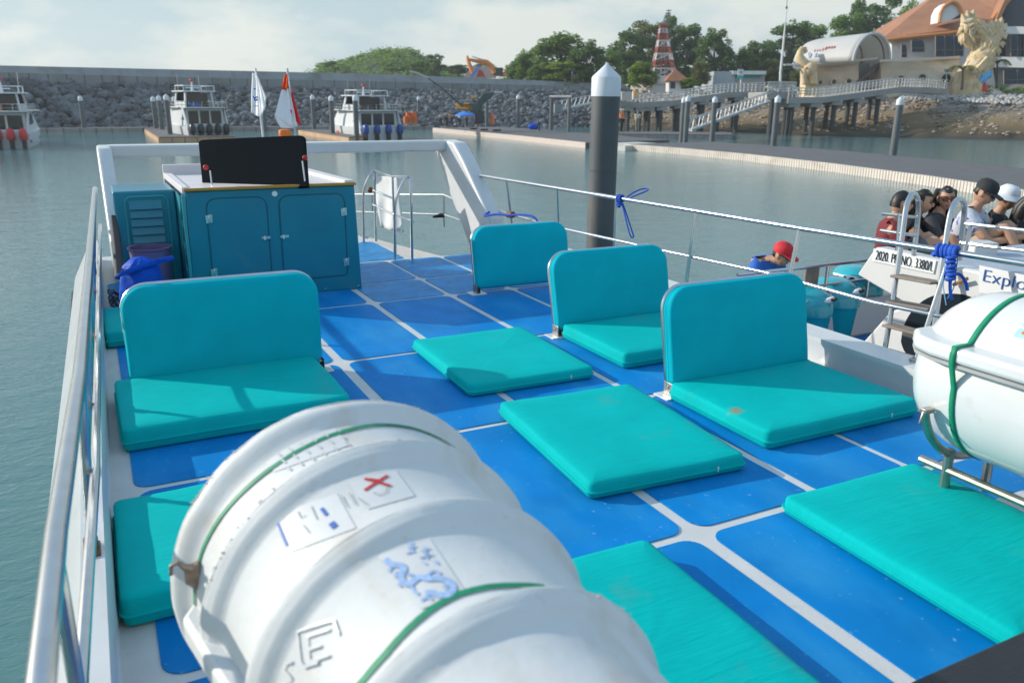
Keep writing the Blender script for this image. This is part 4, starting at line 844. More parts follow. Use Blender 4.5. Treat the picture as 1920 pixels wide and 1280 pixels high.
tS.links.new(gS.outputs['Position'], sS.inputs[0]); tS.links.new(nS.outputs['Fac'], aS.inputs[0]); tS.links.new(sS.outputs['Z'], aS.inputs[2]); tS.links.new(aS.outputs[0], mS.inputs['Value']); tS.links.new(mS.outputs[0], rS.inputs[0])
tS.links.new(rS.outputs[0], mm.inputs['A']); tS.links.new(srcS, mm.inputs['B']); tS.links.new(mm.outputs['Result'], bS.inputs['Base Color'])
# pale shingle on the slope
SH = mat('pale_shingle', (.42, .41, .39), .9, var=.3, vs=2)
mb = MB()
for i in range(900):
    u_ = rnd.uniform(.0, 1); px = 1690+u_*420; a = dep(px, 178, 121-u_*14); b_ = dep(px, 206, 113-u_*12); f = rnd.random()**1.0; p = a.lerp(b_, f*(.25+.75*u_)); s = rnd.uniform(.1, .3)
    mb.add([V(v)*s*rnd.uniform(.7, 1.2)+p for v in ico], icf)
mb.obj('shingle', SH, kind='stuff', smooth=0, label='pale stones scattered on the shore slope', cat='shingle')
# ---------------------------------------------------------------- pier on piles with gangway
PIERC = mat('pier_concrete', (.3, .29, .28), .85, var=.12, vs=.5); RAILG = mat('rail_grey', (.55, .53, .51), .6, var=.1); PIERP = mat('pier_post_dark', (.05, .055, .058), .7, var=.2)
def pier(name, pts, wdt, label, postpx):
    P_ = [dep(*p) for p in pts]; c = P_[len(P_)//2]; root = empty(name, c, label=label, cat='pier')
    bk = V((_f.x, _f.y, 0)).normalized()*wdt; mb = MB(); n = len(P_)
    vs = P_+[p+bk for p in P_]+[p-V((0, 0, .75)) for p in P_]+[p+bk-V((0, 0, .75)) for p in P_]
    mb.add(vs, [(i, i+1, n+i+1, n+i) for i in range(n-1)]+[(2*n+i, 2*n+i+1, i+1, i) for i in range(n-1)]+[(n+i, n+i+1, 3*n+i+1, 3*n+i) for i in range(n-1)]+[(2*n+i, 3*n+i, 3*n+i+1, 2*n+i+1) for i in range(n-1)]+[(0, n, 3*n, 2*n), (n-1, 2*n-1, 4*n-1, 3*n-1)])
    mb.obj('deck_slab', PIERC, root, smooth=0)
    for off in (V((0, 0, 0)), bk):
        mb = MB()
        for z in (.45, .8, 1.15): mb.tube([p+off+V((0, 0, z)) for p in P_], .05, 5)
        for a, b_ in zip(P_, P_[1:]):
            L = (b_-a).length; kk = max(1, int(L/.55))
            for i in range(kk): q = a.lerp(b_, i/kk)+off; mb.tube([q, q+V((0, 0, 1.15))], .05 if i % 3 == 0 else .032, 4)
        mb.obj('railing', RAILG, root, smooth=0)
    for px, py in postpx:
        for (a, b_), (pa, pb) in zip(zip(P_, P_[1:]), zip(pts, pts[1:])):
            if pa[0] <= px <= pb[0]:
                q = a.lerp(b_, (px-pa[0])/(pb[0]-pa[0]))
                for e in (.22, .78): mb = MB(); p = q+bk*e; mb.tube([(p.x, p.y, WZ-1.5), (p.x, p.y, q.z-.7)], .3, 8); mb.obj('pier_post', PIERP, root)
                mb = MB(); p = q+bk*.5; mb.box((p.x, p.y, q.z-1.0), (1.4, bk.length*.95, .5), Matrix.Rotation(-YAW, 3, 'Z')); mb.obj('cap_beam', PIERC, root, smooth=0); break
    return root
pier('pier', [(1160, 189, 112), (1200, 192, 112), (1260, 189, 113), (1310, 181, 114), (1365, 173, 114.5), (1440, 170.5, 115)], 4.5, 'concrete pier on dark posts curving up behind the big pile to the gangway landing', [(1180, 0), (1202, 0), (1219, 0), (1242, 0), (1275, 0), (1322, 0), (1352, 0), (1388, 0)])
pier('pier', [(1478, 183, 104), (1545, 182, 105), (1600, 175, 106), (1690, 163, 108), (1740, 164, 110), (1775, 167, 112)], 4.5, 'concrete pier on dark posts rising towards the carved ship at the right', [(1492, 0), (1533, 0), (1572, 0), (1613, 0), (1655, 0)])
ldg = empty('landing_platform', dep(1450, 180, 108), label='concrete landing where two piers and the gangway meet', cat='landing')
a, b_ = dep(1438, 186, 105), dep(1490, 186, 105); bk = V((_f.x, _f.y, 0)).normalized()*9
mb = MB(); mb.prism([a, b_, b_+bk, a+bk], (0, 0, .9)); mb.obj('deck_slab', PIERC, ldg)
mb = MB()
for i in range(24): q = a.lerp(b_, i/23)+V((0, 0, .9)); mb.tube([q, q+V((0, 0, 1.2))], .04, 4)
for z in (1.3, 1.7, 2.1): mb.tube([a+V((0, 0, z)), b_+V((0, 0, z))], .05, 4)
mb.obj('railing', RAILG, ldg, smooth=0)
for px in (1448, 1482):
    q = dep(px, 190, 106); mb = MB(); mb.tube([(q.x, q.y, WZ-1), (q.x, q.y, a.z)], .35, 8); mb.obj('pier_post', PIERP, ldg)
gw = empty('gangway', dep(1370, 215, 92), label='sloping metal gangway with lattice sides leading down to the dock', cat='gangway')
GA, GB = dep(1297, 247, 84), dep(1446, 192, 104); wv = V((_f.x, _f.y, 0)).normalized()*1.6
mb = MB(); mb.prism([GA, GB, GB+wv, GA+wv], (0, 0, .25)); mb.obj('walkway', mat('gangway_metal', (.4, .4, .4), .5, .3, var=.1), gw, smooth=0)
for off in (V((0, 0, 0)), wv):
    mb = MB(); up = V((0, 0, 1.25)); mb.tube([GA+off+up, GB+off+up], .06, 5); mb.tube([GA+off+V((0, 0, .2)), GB+off+V((0, 0, .2))], .09, 5)
    kk = 10
    for i in range(kk): p, q = GA.lerp(GB, i/kk)+off, GA.lerp(GB, (i+.6)/kk)+off; mb.tube([p, p.lerp(q, .3)+up], .06, 4); mb.tube([p.lerp(q, .3)+up, q], .05, 4)
    mb.obj('lattice_side', mat('lattice_pale', (.5, .5, .5), .5, .2, var=.1), gw, smooth=0)
gw2 = empty('gangway', dep(1075, 200, 112), label='short pale gangway behind the dock gate left of the big pile', cat='gangway')
GA, GB = dep(1050, 206, 108), dep(1118, 192, 112)
mb = MB(); mb.tube([GA, GB], .2, 6); mb.tube([GA+V((0, 0, 1.1)), GB+V((0, 0, 1.1))], .07, 5)
for i in range(8): p = GA.lerp(GB, i/8); q = GA.lerp(GB, (i+.6)/8); mb.tube([p, q+V((0, 0, 1.1))], .07, 4)
mb.obj('lattice_side', MATS['lattice_pale'], gw2, smooth=0)
mb = MB(); mb.box(GA+V((-.3, 0, .2)), (1.2, .3, 1.1)); mb.obj('counterweight', CONC, gw2)
# ---------------------------------------------------------------- outboard motors and harbour boats
def outboard(parent, x, y, z, s, cm, yaw=0, sticker=False, wide=1.):
    """motor with its cowl centred at x,y, clamp height z (local coordinates)"""
    root = bpy.data.objects.new('outboard_motor', None); COL.objects.link(root); root.location = (x, y, z); root.parent = parent; root.empty_display_size = .1
    if parent: KIDS.setdefault(parent.name, []).append(root)
    mb = MB(); w_ = .27*s*wide
    prof = [(0, .0), (.9, .0), (1., .1), (1., .34), (.93, .6), (.72, .78), (.4, .86), (0, .87)]; n = 20; vs = []
    for rr_, h in prof:
        for i in range(n):
            a = 2*pi*i/n; ca, sa = cos(a), sin(a); ex = .62
            vs.append(V((math.copysign(abs(ca)**ex, ca)*w_*rr_, math.copysign(abs(sa)**ex, sa)*.42*s*rr_-(.1*h*s), h*s)))
    mb.add(vs, [(j*n+i, j*n+(i+1) % n, (j+1)*n+(i+1) % n, (j+1)*n+i) for j in range(len(prof)-1) for i in range(n)]); cw = mb.obj('cowl', cm, root, local=True, smooth=50)
    mb = MB(); mb.prism([(-.13*s, -.3*s, 0), (.13*s, -.3*s, 0), (.13*s, .3*s, 0), (-.13*s, .3*s, 0)], (0, 0, -.75*s)); mb.prism([(-.06*s, -.28*s, -.75*s), (.06*s, -.28*s, -.75*s), (.06*s, .1*s, -.75*s), (-.06*s, .1*s, -.75*s)], (0, 0, -.7*s)); mb.obj('leg', BLACK, root, local=True, bevel=.02*s)
    if sticker:
        for sgn in (-1, 1):
            mb = MB()
            pts = [V((sgn*w_*f_*1.015, y_*s, z_*s)) for f_, y_, z_ in ((.985, -.3, .42), (1., -.12, .5), (1., .1, .48), (.985, .26, .4))]
            mb.tube(pts, [.012*s, .035*s, .03*s, .012*s], 6); mb.obj('white_stripe', PAPER, cw, local=True)
    return root
HW = mat('boat_white', (.68, .7, .71), .35, var=.05, vs=.6); BDK = mat('boat_deck', (.5, .5, .48), .6, var=.1)
def launch(loc, yaw, Lg, bm, n_out, cm, label, accent, roof_h=3.9, cabin2=(.35, 1.), tall=1., stripe=None, nwin=7):
    root = empty('passenger_boat', loc, yaw, label, 'boat', 'passenger boats moored along the far dock')
    b = bm/2; dk = 1.15*tall
    # hull: stern at y=0, bow at y=Lg
    st_ = [(0, b*.96, 0), (Lg*.3, b, 0), (Lg*.6, b*.92, .1), (Lg*.82, b*.6, .3), (Lg*.96, b*.18, .55), (Lg, 0.02, .6)]; mb = MB(); ring = []
    for y, hb, rise in st_: ring.append([(-hb*.72, y, -.5), (-hb*.95, y, .25), (-hb, y, dk+rise), (hb, y, dk+rise), (hb*.95, y, .25), (hb*.72, y, -.5)])
    mb.add([p for r in ring for p in r], [(i*6+k, (i+1)*6+k, (i+1)*6+k+1, i*6+k+1) for i in range(5) for k in range(5)]+[tuple(range(6))]); mb.obj('hull', HW, root, local=True, smooth=30)
    if stripe:
        for s in (-1, 1): mb = MB(); mb.add([(s*(hb_*.965)+s*.02, y, z) for y, hb_, z in ((.1, b*.97, .42), (Lg*.6, b*.93, .5), (Lg*.6, b*.93, .75), (.1, b*.97, .67))], [(0, 1, 2, 3)]); mb.obj('hull_stripe', stripe, root, local=True, smooth=0)
    # lower cabin
    z0, z1 = dk, dk+1.5*tall; y0, y1 = .9, Lg*.78
    mb = MB(); mb.prism([(-b*.93, y0, z0), (-b*.93, y1, z0), (-b*.86, y1-1.2, z1), (-b*.86, y0, z1)], (b*1.0, 0, 0)); mb = MB()
    mb.add([(-b*.94, y0, z0), (b*.94, y0, z0), (b*.8, y1, z0), (-b*.8, y1, z0), (-b*.86, y0, z1), (b*.86, y0, z1), (b*.66, y1-1.5, z1), (-b*.66, y1-1.5, z1)], [(0, 3, 2, 1), (4, 5, 6, 7), (0, 1, 5, 4), (1, 2, 6, 5), (2, 3, 7, 6), (3, 0, 4, 7)])
    cab = mb.obj('cabin', HW, root, local=True, bevel=.08)
    for s in (-1, 1):
        for i in range(nwin):
            f0_, f1_ = (i+.12)/nwin, (i+.88)/nwin; q = lambda f, h: V((s*(b*(.94+(.8-.94)*f)*(1-h)+b*(.86+(.66-.86)*f)*h)+s*.015, y0+.2+(y1-1.9-y0)*f, z0+(z1-z0)*h))
            mb = MB(); mb.add([q(f0_, .35), q(f1_, .35), q(f1_, .85), q(f0_, .85)], [(0, 1, 2, 3)]); mb.obj('window', GLASS, cab, local=True, smooth=0)
    for (xa, xb) in ((-b*.75, -b*.3), (-b*.22, b*.2), (b*.28, b*.75)):
        mb = MB(); mb.b2((xa, y0-.03, z0+.25), (xb, y0-.005, z1-.25)); mb.obj('rear_window', GLASS, cab, local=True)
    for s in (-1, 1): mb = MB(); mb.prism([(s*b*.9, y0+.05, z1), (s*b*.9, -.1, z0-.1), (s*b*.9, .35, z0-.1), (s*b*.9, y0+1., z1)], (s*.1, 0, 0)); mb.obj('stern_wing', HW, root, local=True)
    mb = MB(); mb.b2((-b*.97, -.1, z1), (b*.97, y1-1.4, z1+.1)); mb.obj('upper_deck', BDK, root, local=True, bevel=.03)
    # upper cabin
    u0, u1 = Lg*cabin2[0]*.35+.8, Lg*.55; z2 = z1+1.35*tall; mb = MB()
    for s in (-1, 1):
        mb.prism([(s*b*.62, u0, z1+.1), (s*b*.62, u0+.35, z1+.1), (s*b*.56, u0+.55, z2), (s*b*.56, u0+.1, z2)], (s*.12, 0, 0))
        mb.prism([(s*b*.62, u1-.6, z1+.1), (s*b*.62, u1, z1+.1), (s*b*.56, u1-.7, z2), (s*b*.56, u1-1.1, z2)], (s*.12, 0, 0))
        mb.prism([(s*b*.63, u0, z1+.1), (s*b*.63, u1, z1+.1), (s*b*.62, u1-.1, z1+.6), (s*b*.62, u0+.1, z1+.6)], (s*.05, 0, 0))
    mb.b2((-b*.62, u1-.4, z1+.1), (b*.62, u1-.3, z1+.65)); uc = mb.obj('wheelhouse', HW, root, local=True)
    mb = MB(); mb.add([(-b*.58, u1-.45, z1+.65), (b*.58, u1-.45, z1+.65), (b*.54, u1-.9, z2), (-b*.54, u1-.9, z2)], [(0, 1, 2, 3)]); mb.obj('windscreen', GLASS, uc, local=True, smooth=0)
    mb = MB(); mb.b2((-b*.5, u0+.9, z1+.1), (b*.5, u0+1.2, z2-.1)); mb.obj('dark_interior', GLASS, uc, local=True)
    mb = MB(); mb.b2((-b*.45, u0+.3, z1+.1), (b*.1, u0+.6, z1+.55)); mb.obj('seat', accent, uc, local=True, bevel=.05)
    mb = MB(); mb.b2((-b*.75, u0-.3, z2), (b*.75, u1-.3, z2+.12)); rf = mb.obj('roof', HW, root, local=True, bevel=.04)
    mb = MB(); zr = z2+.12
    loop = [(-b*.7, u0-.2, zr+.5), (b*.7, u0-.2, zr+.5), (b*.62, u1-.8, zr+.5), (-b*.62, u1-.8, zr+.5)]; mb.tube(loop, .045, 6, closed=True)
    for x_, y_, z_ in loop: mb.tube([(x_, y_, zr), (x_, y_, z_)], .05, 5)
    mb.obj('roof_rail', HW, root, local=True)
    mb = MB(); mb.tube([(0, (u0+u1)/2, zr), (0, (u0+u1)/2, zr+1.0)], [.16, .05], 8); mb.tube([(-.7, (u0+u1)/2-.1, zr+.3), (.7, (u0+u1)/2-.1, zr+.3)], .05, 6); ms = mb.obj('mast', HW, root, local=True)
    mb = MB(); mb.ball((0, (u0+u1)/2, zr+1.05), (.2, .2, .16)); mb.obj('mast_light', RED, ms, local=True)
    for s in (-1, 1): mb = MB(); mb.tube([(s*b*.5, u1-1., zr), (s*b*.52, u1-1., zr+1.7)], .025, 5); mb.obj('aerial', STEEL, root, local=True)
    mb = MB(); rl_ = [(-b*.9, u1+.4, z1+.65), (-b*.93, .05, z1+.65), (b*.93, .05, z1+.65), (b*.9, u1+.4, z1+.65)]; mb.tube(rl_, .03, 5); mb.tube([V(p)-V((0, 0, .3)) for p in rl_], .022, 5)
    for a, b2_ in zip(rl_, rl_[1:]):
        for i in range(5): q = V(a).lerp(V(b2_), i/5); mb.tube([q, q-V((0, 0, .6))], .025, 4)
    mb.obj('deck_rail', STEEL, root, local=True)
    for i in range(n_out): outboard(root, -b*.78+(b*1.56)*(i/(n_out-1)), -.35, .72, 1.05, cm, wide=1.05)
    return root
RCOWL = mat('red_cowl', (.6, .035, .035), .35, var=.08); BCOWL = mat('black_cowl', (.025, .028, .032), .35, var=.1); UCOWL = mat('blue_cowl', (.015, .07, .3), .35, var=.1)
def wl(px, py): return at(px, py, WZ)
p = wl(393, 263); launch((p.x, p.y, WZ), radians(8), 13, 4.3, 5, BCOWL, 'white passenger boat with black outboards, a red light on its mast', mat('accent_blue', (.03, .1, .35), .5), tall=1.17)
p = wl(716, 263); launch((p.x, p.y, WZ), radians(4), 13, 4.9, 4, UCOWL, 'white passenger boat with blue outboards moored in the middle distance', mat('accent_dark', (.05, .06, .07), .5), tall=1.1, stripe=RED)
p = wl(2, 279); launch((p.x, p.y, WZ), radians(-4), 13, 4.6, 5, RCOWL, 'white passenger boat with red outboards cut by the left edge', mat('accent_brown', (.3, .08, .02), .5), tall=1.08, stripe=mat('stripe_blue', (.03, .12, .4), .5))
# ================================================================ SHORE: buildings, trees, machines
VB = V((_f.x, _f.y, 0)).normalized()      # away from the camera, level
VR = _r.copy()                            # to the right, level
# ---------------------------------------------------------------- trees
def leafmat(name, a, b_, tr=.12):
    m = mat(name, a, .6, col2=b_, vs=.55, spec=.2); t, bs_ = nodes(m)
    n = t.nodes.new('ShaderNodeBsdfTranslucent'); mxs = t.nodes.new('ShaderNodeMixShader'); mxs.inputs[0].default_value = .45
    src = bs_.inputs['Base Color'].links[0].from_socket; t.links.new(src, n.inputs[0])
    o = t.nodes['Material Output']; t.links.new(bs_.outputs[0], mxs.inputs[1]); t.links.new(n.outputs[0], mxs.inputs[2]); t.links.new(mxs.outputs[0], o.inputs[0]); return m
LEAFS = [leafmat('leaf_dark', (.1, .18, .06), (.2, .31, .09)), leafmat('leaf_mid', (.14, .25, .06), (.27, .39, .08)), leafmat('leaf_bright', (.2, .32, .05), (.36, .47, .08)), leafmat('leaf_olive', (.17, .2, .08), (.28, .3, .11))]
BARK = mat('bark', (.13, .1, .075), .9, var=.3, vs=6)
def crown_mesh(seed, kind):
    """unit crown: width 1, height 1, base at z=0"""
    r = random.Random(seed); mb = MB(); pads = []
    if kind == 'layer':
        for k in range(58): z = r.uniform(.1, .97); R_ = .5*(1-((z-.45)/.62)**2)**.5*r.uniform(.25, 1.); a = r.uniform(0, 6.3); pads.append((R_*cos(a), R_*sin(a), z, r.uniform(.09, .17), r.uniform(.045, .085)))
    elif kind == 'round':
        for k in range(64): a, p = r.uniform(0, 6.3), math.acos(r.uniform(-.95, 1)); q = r.uniform(.55, 1.)*.38; pads.append((q*sin(p)*cos(a), q*sin(p)*sin(a), .55+q*1.05*cos(p), r.uniform(.08, .15), r.uniform(.06, .11)))
    else:
        for k in range(22): z = r.uniform(.1, .95); a = r.uniform(0, 6.3); R_ = r.uniform(.1, .42)*(1.15-z); pads.append((R_*cos(a), R_*sin(a), z, r.uniform(.08, .16), r.uniform(.05, .1)))
    for (x, y, z, a_, h) in pads:
        nL = int(150*(a_/.13)**2)
        for i in range(nL):
            while True:
                u, v, w_ = r.uniform(-1, 1), r.uniform(-1, 1), r.uniform(-1, 1)
                if u*u+v*v+w_*w_ < 1: break
            c = V((x+u*a_, y+v*a_, z+w_*h-.35*h*(u*u+v*v))); s = r.uniform(.013, .027); Rm_ = Matrix.Rotation(r.uniform(0, 6.3), 3, 'Z') @ Matrix.Rotation(r.uniform(-.9, .9), 3, 'X')
            q = [Rm_ @ V(t_)+c for t_ in ((-s, -s*.6, 0), (s, -s*.6, 0), (s*.9, s*.6, s*.2), (-s*.9, s*.7, -s*.2))]
            mb.add(q, [(0, 1, 2, 3)])
    return mb, pads
PROTO = {}
def tree(px, top, wpx, base, D, kind='layer', leaf=1, label='', seed=0, trunk=.35, group='trees on the far shore'):
    base = max(base, 166) if px > 940 else base; p = dep(px, base, D); wd = wpx*D/FPX; ht = (base-top)*D/FPX
    key = (kind, seed % 3)
    if (key, leaf) not in PROTO:
        if key not in PROTO: PROTO[key] = crown_mesh(hash(kind) % 7*0+seed % 3+{'layer': 10, 'round': 20, 'tall': 30}[kind], kind)
        mbc, pads = PROTO[key]; PROTO[(key, leaf)] = True
        o = mbc.obj('crown', LEAFS[leaf], None, smooth=0); PROTO[(key, leaf)] = o.data; bpy.data.objects.remove(o)
    root = empty('tree', p, rnd.uniform(0, 6.3), label, 'tree', group)
    me = PROTO[(key, leaf)]; c = bpy.data.objects.new('crown', me); COL.objects.link(c); c.parent = root; KIDS.setdefault(root.name, []).append(c)
    c.scale = (wd, wd, ht*1.0)
    mb = MB(); pads = PROTO[key][1]; tr = max(.1, wd*.02)
    mb.tube([(0, 0, -2), (wd*.02, 0, ht*trunk), (0, wd*.02, ht*.7)], [tr*1.2, tr, tr*.4], 7)
    for (x, y, z, a_, h) in pads[::3]: mb.tube([(0, 0, ht*min(trunk+.05, z*.7)), (x*wd*.6, y*wd*.6, z*ht*.9), (x*wd, y*wd, z*ht)], [tr*.5, tr*.3, tr*.08], 4)
    mb.obj('trunk', BARK, root, local=True); return root
TREES = [ # px, top, width, base, D, kind, leaf, label
 (1050, 66, 135, 172, 165, 'round', 1, 'broad bright green tree, largest of the trees left of the big grey pile'),
 (1098, 78, 90, 172, 160, 'round', 0, 'dark green tree directly behind the white cap of the big pile'),
 (988, 98, 75, 160, 168, 'round', 1, 'rounded green tree between the excavator and the big tree'),
 (965, 112, 45, 156, 172, 'round', 0, 'small dark tree next to the body of the orange excavator'),
 (1062, 118, 80, 170, 158, 'layer', 2, 'low sunlit yellow-green tree in front of the broad bright tree'),
 (1012, 120, 60, 165, 160, 'round', 1, 'low green tree at the end of the sea wall'),
 (1180, 66, 85, 170, 175, 'layer', 0, 'dark tree left of the red and white tower'),
 (1215, 48, 95, 168, 182, 'layer', 3, 'tall olive tree behind the left side of the tower'),
 (1283, 52, 80, 168, 180, 'layer', 0, 'dark tree rising behind the right side of the tower'),
 (1247, 38, 60, 150, 186, 'layer', 0, 'dark crown showing over the top platform of the tower'),
 (1335, 56, 88, 166, 172, 'round', 0, 'rounded tree with bright top standing alone right of the tower'),
 (1205, 118, 75, 172, 150, 'round', 2, 'bright bushy tree at the foot of the tower'),
 (1312, 116, 48, 172, 146, 'round', 3, 'small bushy tree right of the brown-roofed hut'),
 (1290, 146, 40, 172, 142, 'round', 2, 'low shrub with reddish green leaves beside the hut'),
 (1390, 92, 70, 162, 178, 'round', 1, 'green tree behind the low white building'),
 (1425, 84, 75, 165, 180, 'layer', 0, 'dark tree left of the tall white mast'),
 (1470, 48, 95, 168, 184, 'layer', 0, 'layered dark tree behind the tall white mast'),
 (1512, 52, 75, 165, 182, 'layer', 1, 'layered tree right of the mast, behind the curved canopy'),
 (1445, 112, 60, 168, 168, 'round', 3, 'olive tree low behind the white building end'),
 (1500, 128, 55, 168, 150, 'round', 3, 'dry yellowish bush beside the elephant-headed prow'),
 (1568, 36, 90, 150, 190, 'layer', 1, 'green layered tree behind the curved white canopy'),
 (1612, 14, 85, 130, 192, 'layer', 0, 'dark layered tree left of the large tiled roof'),
 (1650, 0, 80, 130, 196, 'tall', 0, 'tallest dark tree beside the slope of the tiled roof'),
 (1700, 12, 70, 110, 198, 'layer', 1, 'tree crown just above the edge of the tiled roof'),
 (1590, 80, 100, 160, 185, 'round', 0, 'dark rounded tree behind the canopy'),
 (1365, 118, 50, 168, 175, 'round', 1, 'small green tree left of the low white building'),
 (815, 104, 42, 146, 210, 'layer', 0, 'dark layered tree at the right foot of the wooded hill'),
 (860, 122, 60, 144, 215, 'round', 0, 'dark low tree behind the orange excavator arm'),
 (905, 120, 70, 146, 215, 'round', 1, 'green tree behind the orange excavator body'),
 (790, 115, 55, 144, 215, 'round', 1, 'mid green tree on the right flank of the hill'),
 (622, 116, 40, 142, 240, 'layer', 0, 'small tree at the left end of the wooded hill'),
 (1140, 95, 60, 172, 170, 'round', 1, 'green tree just right of the white cap of the big pile'),
]
for i, a in enumerate(TREES): tree(a[0], a[1], a[2], a[3], a[4], a[5], a[6], a[7], seed=i)
# wooded hill: solid mound with trees massed on it
HG = mat('hill_green', (.05, .08, .03), .95, var=.4, vs=.15)
hpts = [(590, 142), (610, 124), (640, 114), (680, 104), (715, 92), (740, 89), (768, 92), (785, 104), (800, 118), (830, 132), (850, 142)]
mb = MB(); rowsH = []
for j, (dd, hf) in enumerate(((225, 0), (240, .55), (258, .93), (275, .9), (300, .0))):
    rowsH.append([dep(px, 146, dd)+V((0, 0, (146-py-3)*dd/FPX*hf*.9)) for px, py in hpts])
nH = len(hpts); subs = [[a.lerp(b_, i/4) for a, b_ in zip(r, r[1:]) for i in range(4)]+[r[-1]] for r in rowsH]; mH = len(subs[0])
fine = []
for a, b_ in zip(subs, subs[1:]):
    for i in range(4): fine.append([p.lerp(q, i/4)+noise.noise_vector(p.lerp(q, i/4)*.12)*1.2 for p, q in zip(a, b_)])
mb.add([p for r in fine for p in r], [(j*mH+i, j*mH+i+1, (j+1)*mH+i+1, (j+1)*mH+i) for j in range(len(fine)-1) for i in range(mH-1)]); mb.obj('hill', HG, kind='structure', smooth=80)
mb = MB(); r2_ = random.Random(5)
for k in range(420):
    rr_ = fine[r2_.randrange(0, 13)]; c = rr_[r2_.randrange(0, mH)]+V((r2_.uniform(-2, 2), 0, .2)); a_ = r2_.uniform(.9, 2.1)
    for i in range(34):
        q = V((r2_.gauss(0, .5), r2_.gauss(0, .5), abs(r2_.gauss(0, .38))))*a_+c; s = r2_.uniform(.22, .42); Rm_ = Matrix.Rotation(r2_.uniform(0, 6.3), 3, 'Z') @ Matrix.Rotation(r2_.uniform(-.9, .9), 3, 'X')
        mb.add([Rm_ @ V(t_)+q for t_ in ((-s, -s*.6, 0), (s, -s*.6, 0), (s, s*.6, 0), (-s, s*.6, 0))], [(0, 1, 2, 3)])
mb.obj('hill_woodland', LEAFS[1], kind='stuff', smooth=0, label='dense woodland covering the far hill', cat='woodland')
# far tree mass low behind the shore trees
mb = MB()
for k in range(460):
    px = r2_.uniform(940, 1760); c = dep(px, r2_.uniform(130, 182), r2_.uniform(190, 205)); a_ = r2_.uniform(1.2, 2.4)
    for i in range(30):
        q = V((r2_.gauss(0, .5), r2_.gauss(0, .5), r2_.gauss(0, .4)))*a_+c; s = r2_.uniform(.25, .45); Rm_ = Matrix.Rotation(r2_.uniform(0, 6.3), 3, 'Z') @ Matrix.Rotation(r2_.uniform(-.9, .9), 3, 'X')
        mb.add([Rm_ @ V(t_)+q for t_ in ((-s, -s*.6, 0), (s, -s*.6, 0), (s, s*.6, 0), (-s, s*.6, 0))], [(0, 1, 2, 3)])
mb.obj('far_thicket', LEAFS[0], kind='stuff', smooth=0, label='dark thicket filling in behind the shore trees', cat='thicket')
# ---------------------------------------------------------------- excavator on the sea wall
EXO = mat('excavator_orange', (.72, .2, .02), .45, var=.12, vs=1); EXD = mat('excavator_dark', (.03, .03, .035), .6)
def bar(mb, pts, D, w_): mb.tube([dep(x, y, D) for x, y in pts], [q*D/FPX for q in w_], 8, flat=.8)
D = 185; ex = empty('excavator', dep(930, 146, D), label='orange excavator with raised arm working behind the sea wall', cat='excavator')
mb = MB(); bar(mb, [(927, 138), (922, 124), (912, 117), (895, 115), (880, 112)], D, (4.5, 5, 5, 4, 2.5)); mb.obj('boom', EXO, ex)
mb = MB(); bar(mb, [(876, 105), (877, 112), (881, 124), (886, 138)], D, (2, 3.2, 4, 3.5)); mb.obj('dipper_arm', EXO, ex)
mb = MB(); bar(mb, [(885, 106), (912, 114)], D, (.9, .9)); mb.obj('cylinder', STEEL, ex)
mb = MB(); a_ = dep(928, 141, D); mb.prism([dep(926, 143, D), dep(958, 143, D), dep(958, 137, D), dep(950, 135, D), dep(926, 137, D)], VB*2.6); mb.obj('body', EXO, ex, bevel=.1)
mb = MB(); mb.prism([dep(926, 142, D-.3), dep(943, 142, D-.3), dep(943, 127, D-.3), dep(927, 127, D-.3)], VB*1.6); mb.obj('cab', EXD, ex, bevel=.1)
mb = MB(); mb.prism([dep(943, 137, D), dep(952, 126, D), dep(957, 121, D), dep(957, 124, D), dep(950, 137, D)], VB*1.2); mb.obj('rear_arm', EXO, ex)
tp_ = empty('tarp_heap', dep(885, 143, 176), label='blue and red tarpaulins heaped on the sea wall under the excavator arm', cat='tarpaulin')
mb = MB(); mb.prism([dep(880, 144, 176), dep(888, 134, 176), dep(897, 122, 176), dep(900, 124, 176), dep(892, 138, 176), dep(887, 144, 176)], VB*1.2); mb.obj('blue_sheet', mat('tarp_far_blue', (.1, .22, .6), .7), tp_)
mb = MB(); mb.prism([dep(893, 144, 177), dep(899, 130, 177), dep(905, 134, 177), dep(910, 144, 177)], VB*1.2); mb.obj('red_sheet', mat('tarp_far_red', (.55, .05, .03), .7), tp_)
sh = empty('shed_roof', dep(900, 146, 196), label='grey brown shed roof behind the orange excavator', cat='shed')
mb = MB(); mb.prism([dep(868, 146, 196), dep(930, 146, 196), dep(925, 125, 198), dep(885, 124, 198)], VB*5); mb.obj('roof', mat('shed_brown', (.28, .2, .17), .85), sh)
# green and yellow excavator on the dock
D = 98; EXY = mat('excavator_yellow', (.75, .33, .02), .45, var=.1, vs=1); EXG = mat('excavator_green', (.03, .06, .05), .6)
ex = empty('excavator', dep(890, 225, D), label='dark excavator with yellow bodywork and a very long boom reaching up left', cat='excavator')
mb = MB(); bar(mb, [(768, 134.5), (780, 136.5), (803, 147)], D, (1.5, 2, 1.8)); mb.obj('dipper_arm', mat('boom_pale', (.5, .42, .36), .6), ex)
mb = MB(); bar(mb, [(803, 147), (830, 166), (852, 186), (868, 200)], D, (1.0, 1.4, 1.9, 2.2)); mb.obj('boom', EXG, ex)
mb = MB(); mb.prism([dep(852, 195, D), dep(858, 203, D), dep(886, 208, D), dep(886, 197, D), dep(878, 193, D)], VB*2.2); mb.obj('counterweight', EXY, ex, bevel=.08)
mb = MB(); mb.prism([dep(856, 193, D), dep(892, 194, D), dep(905, 175, D), dep(928, 173, D), dep(925, 178, D), dep(903, 198, D), dep(898, 212, D), dep(886, 212, D)], VB*2.0); mb.obj('body', EXG, ex, bevel=.1)
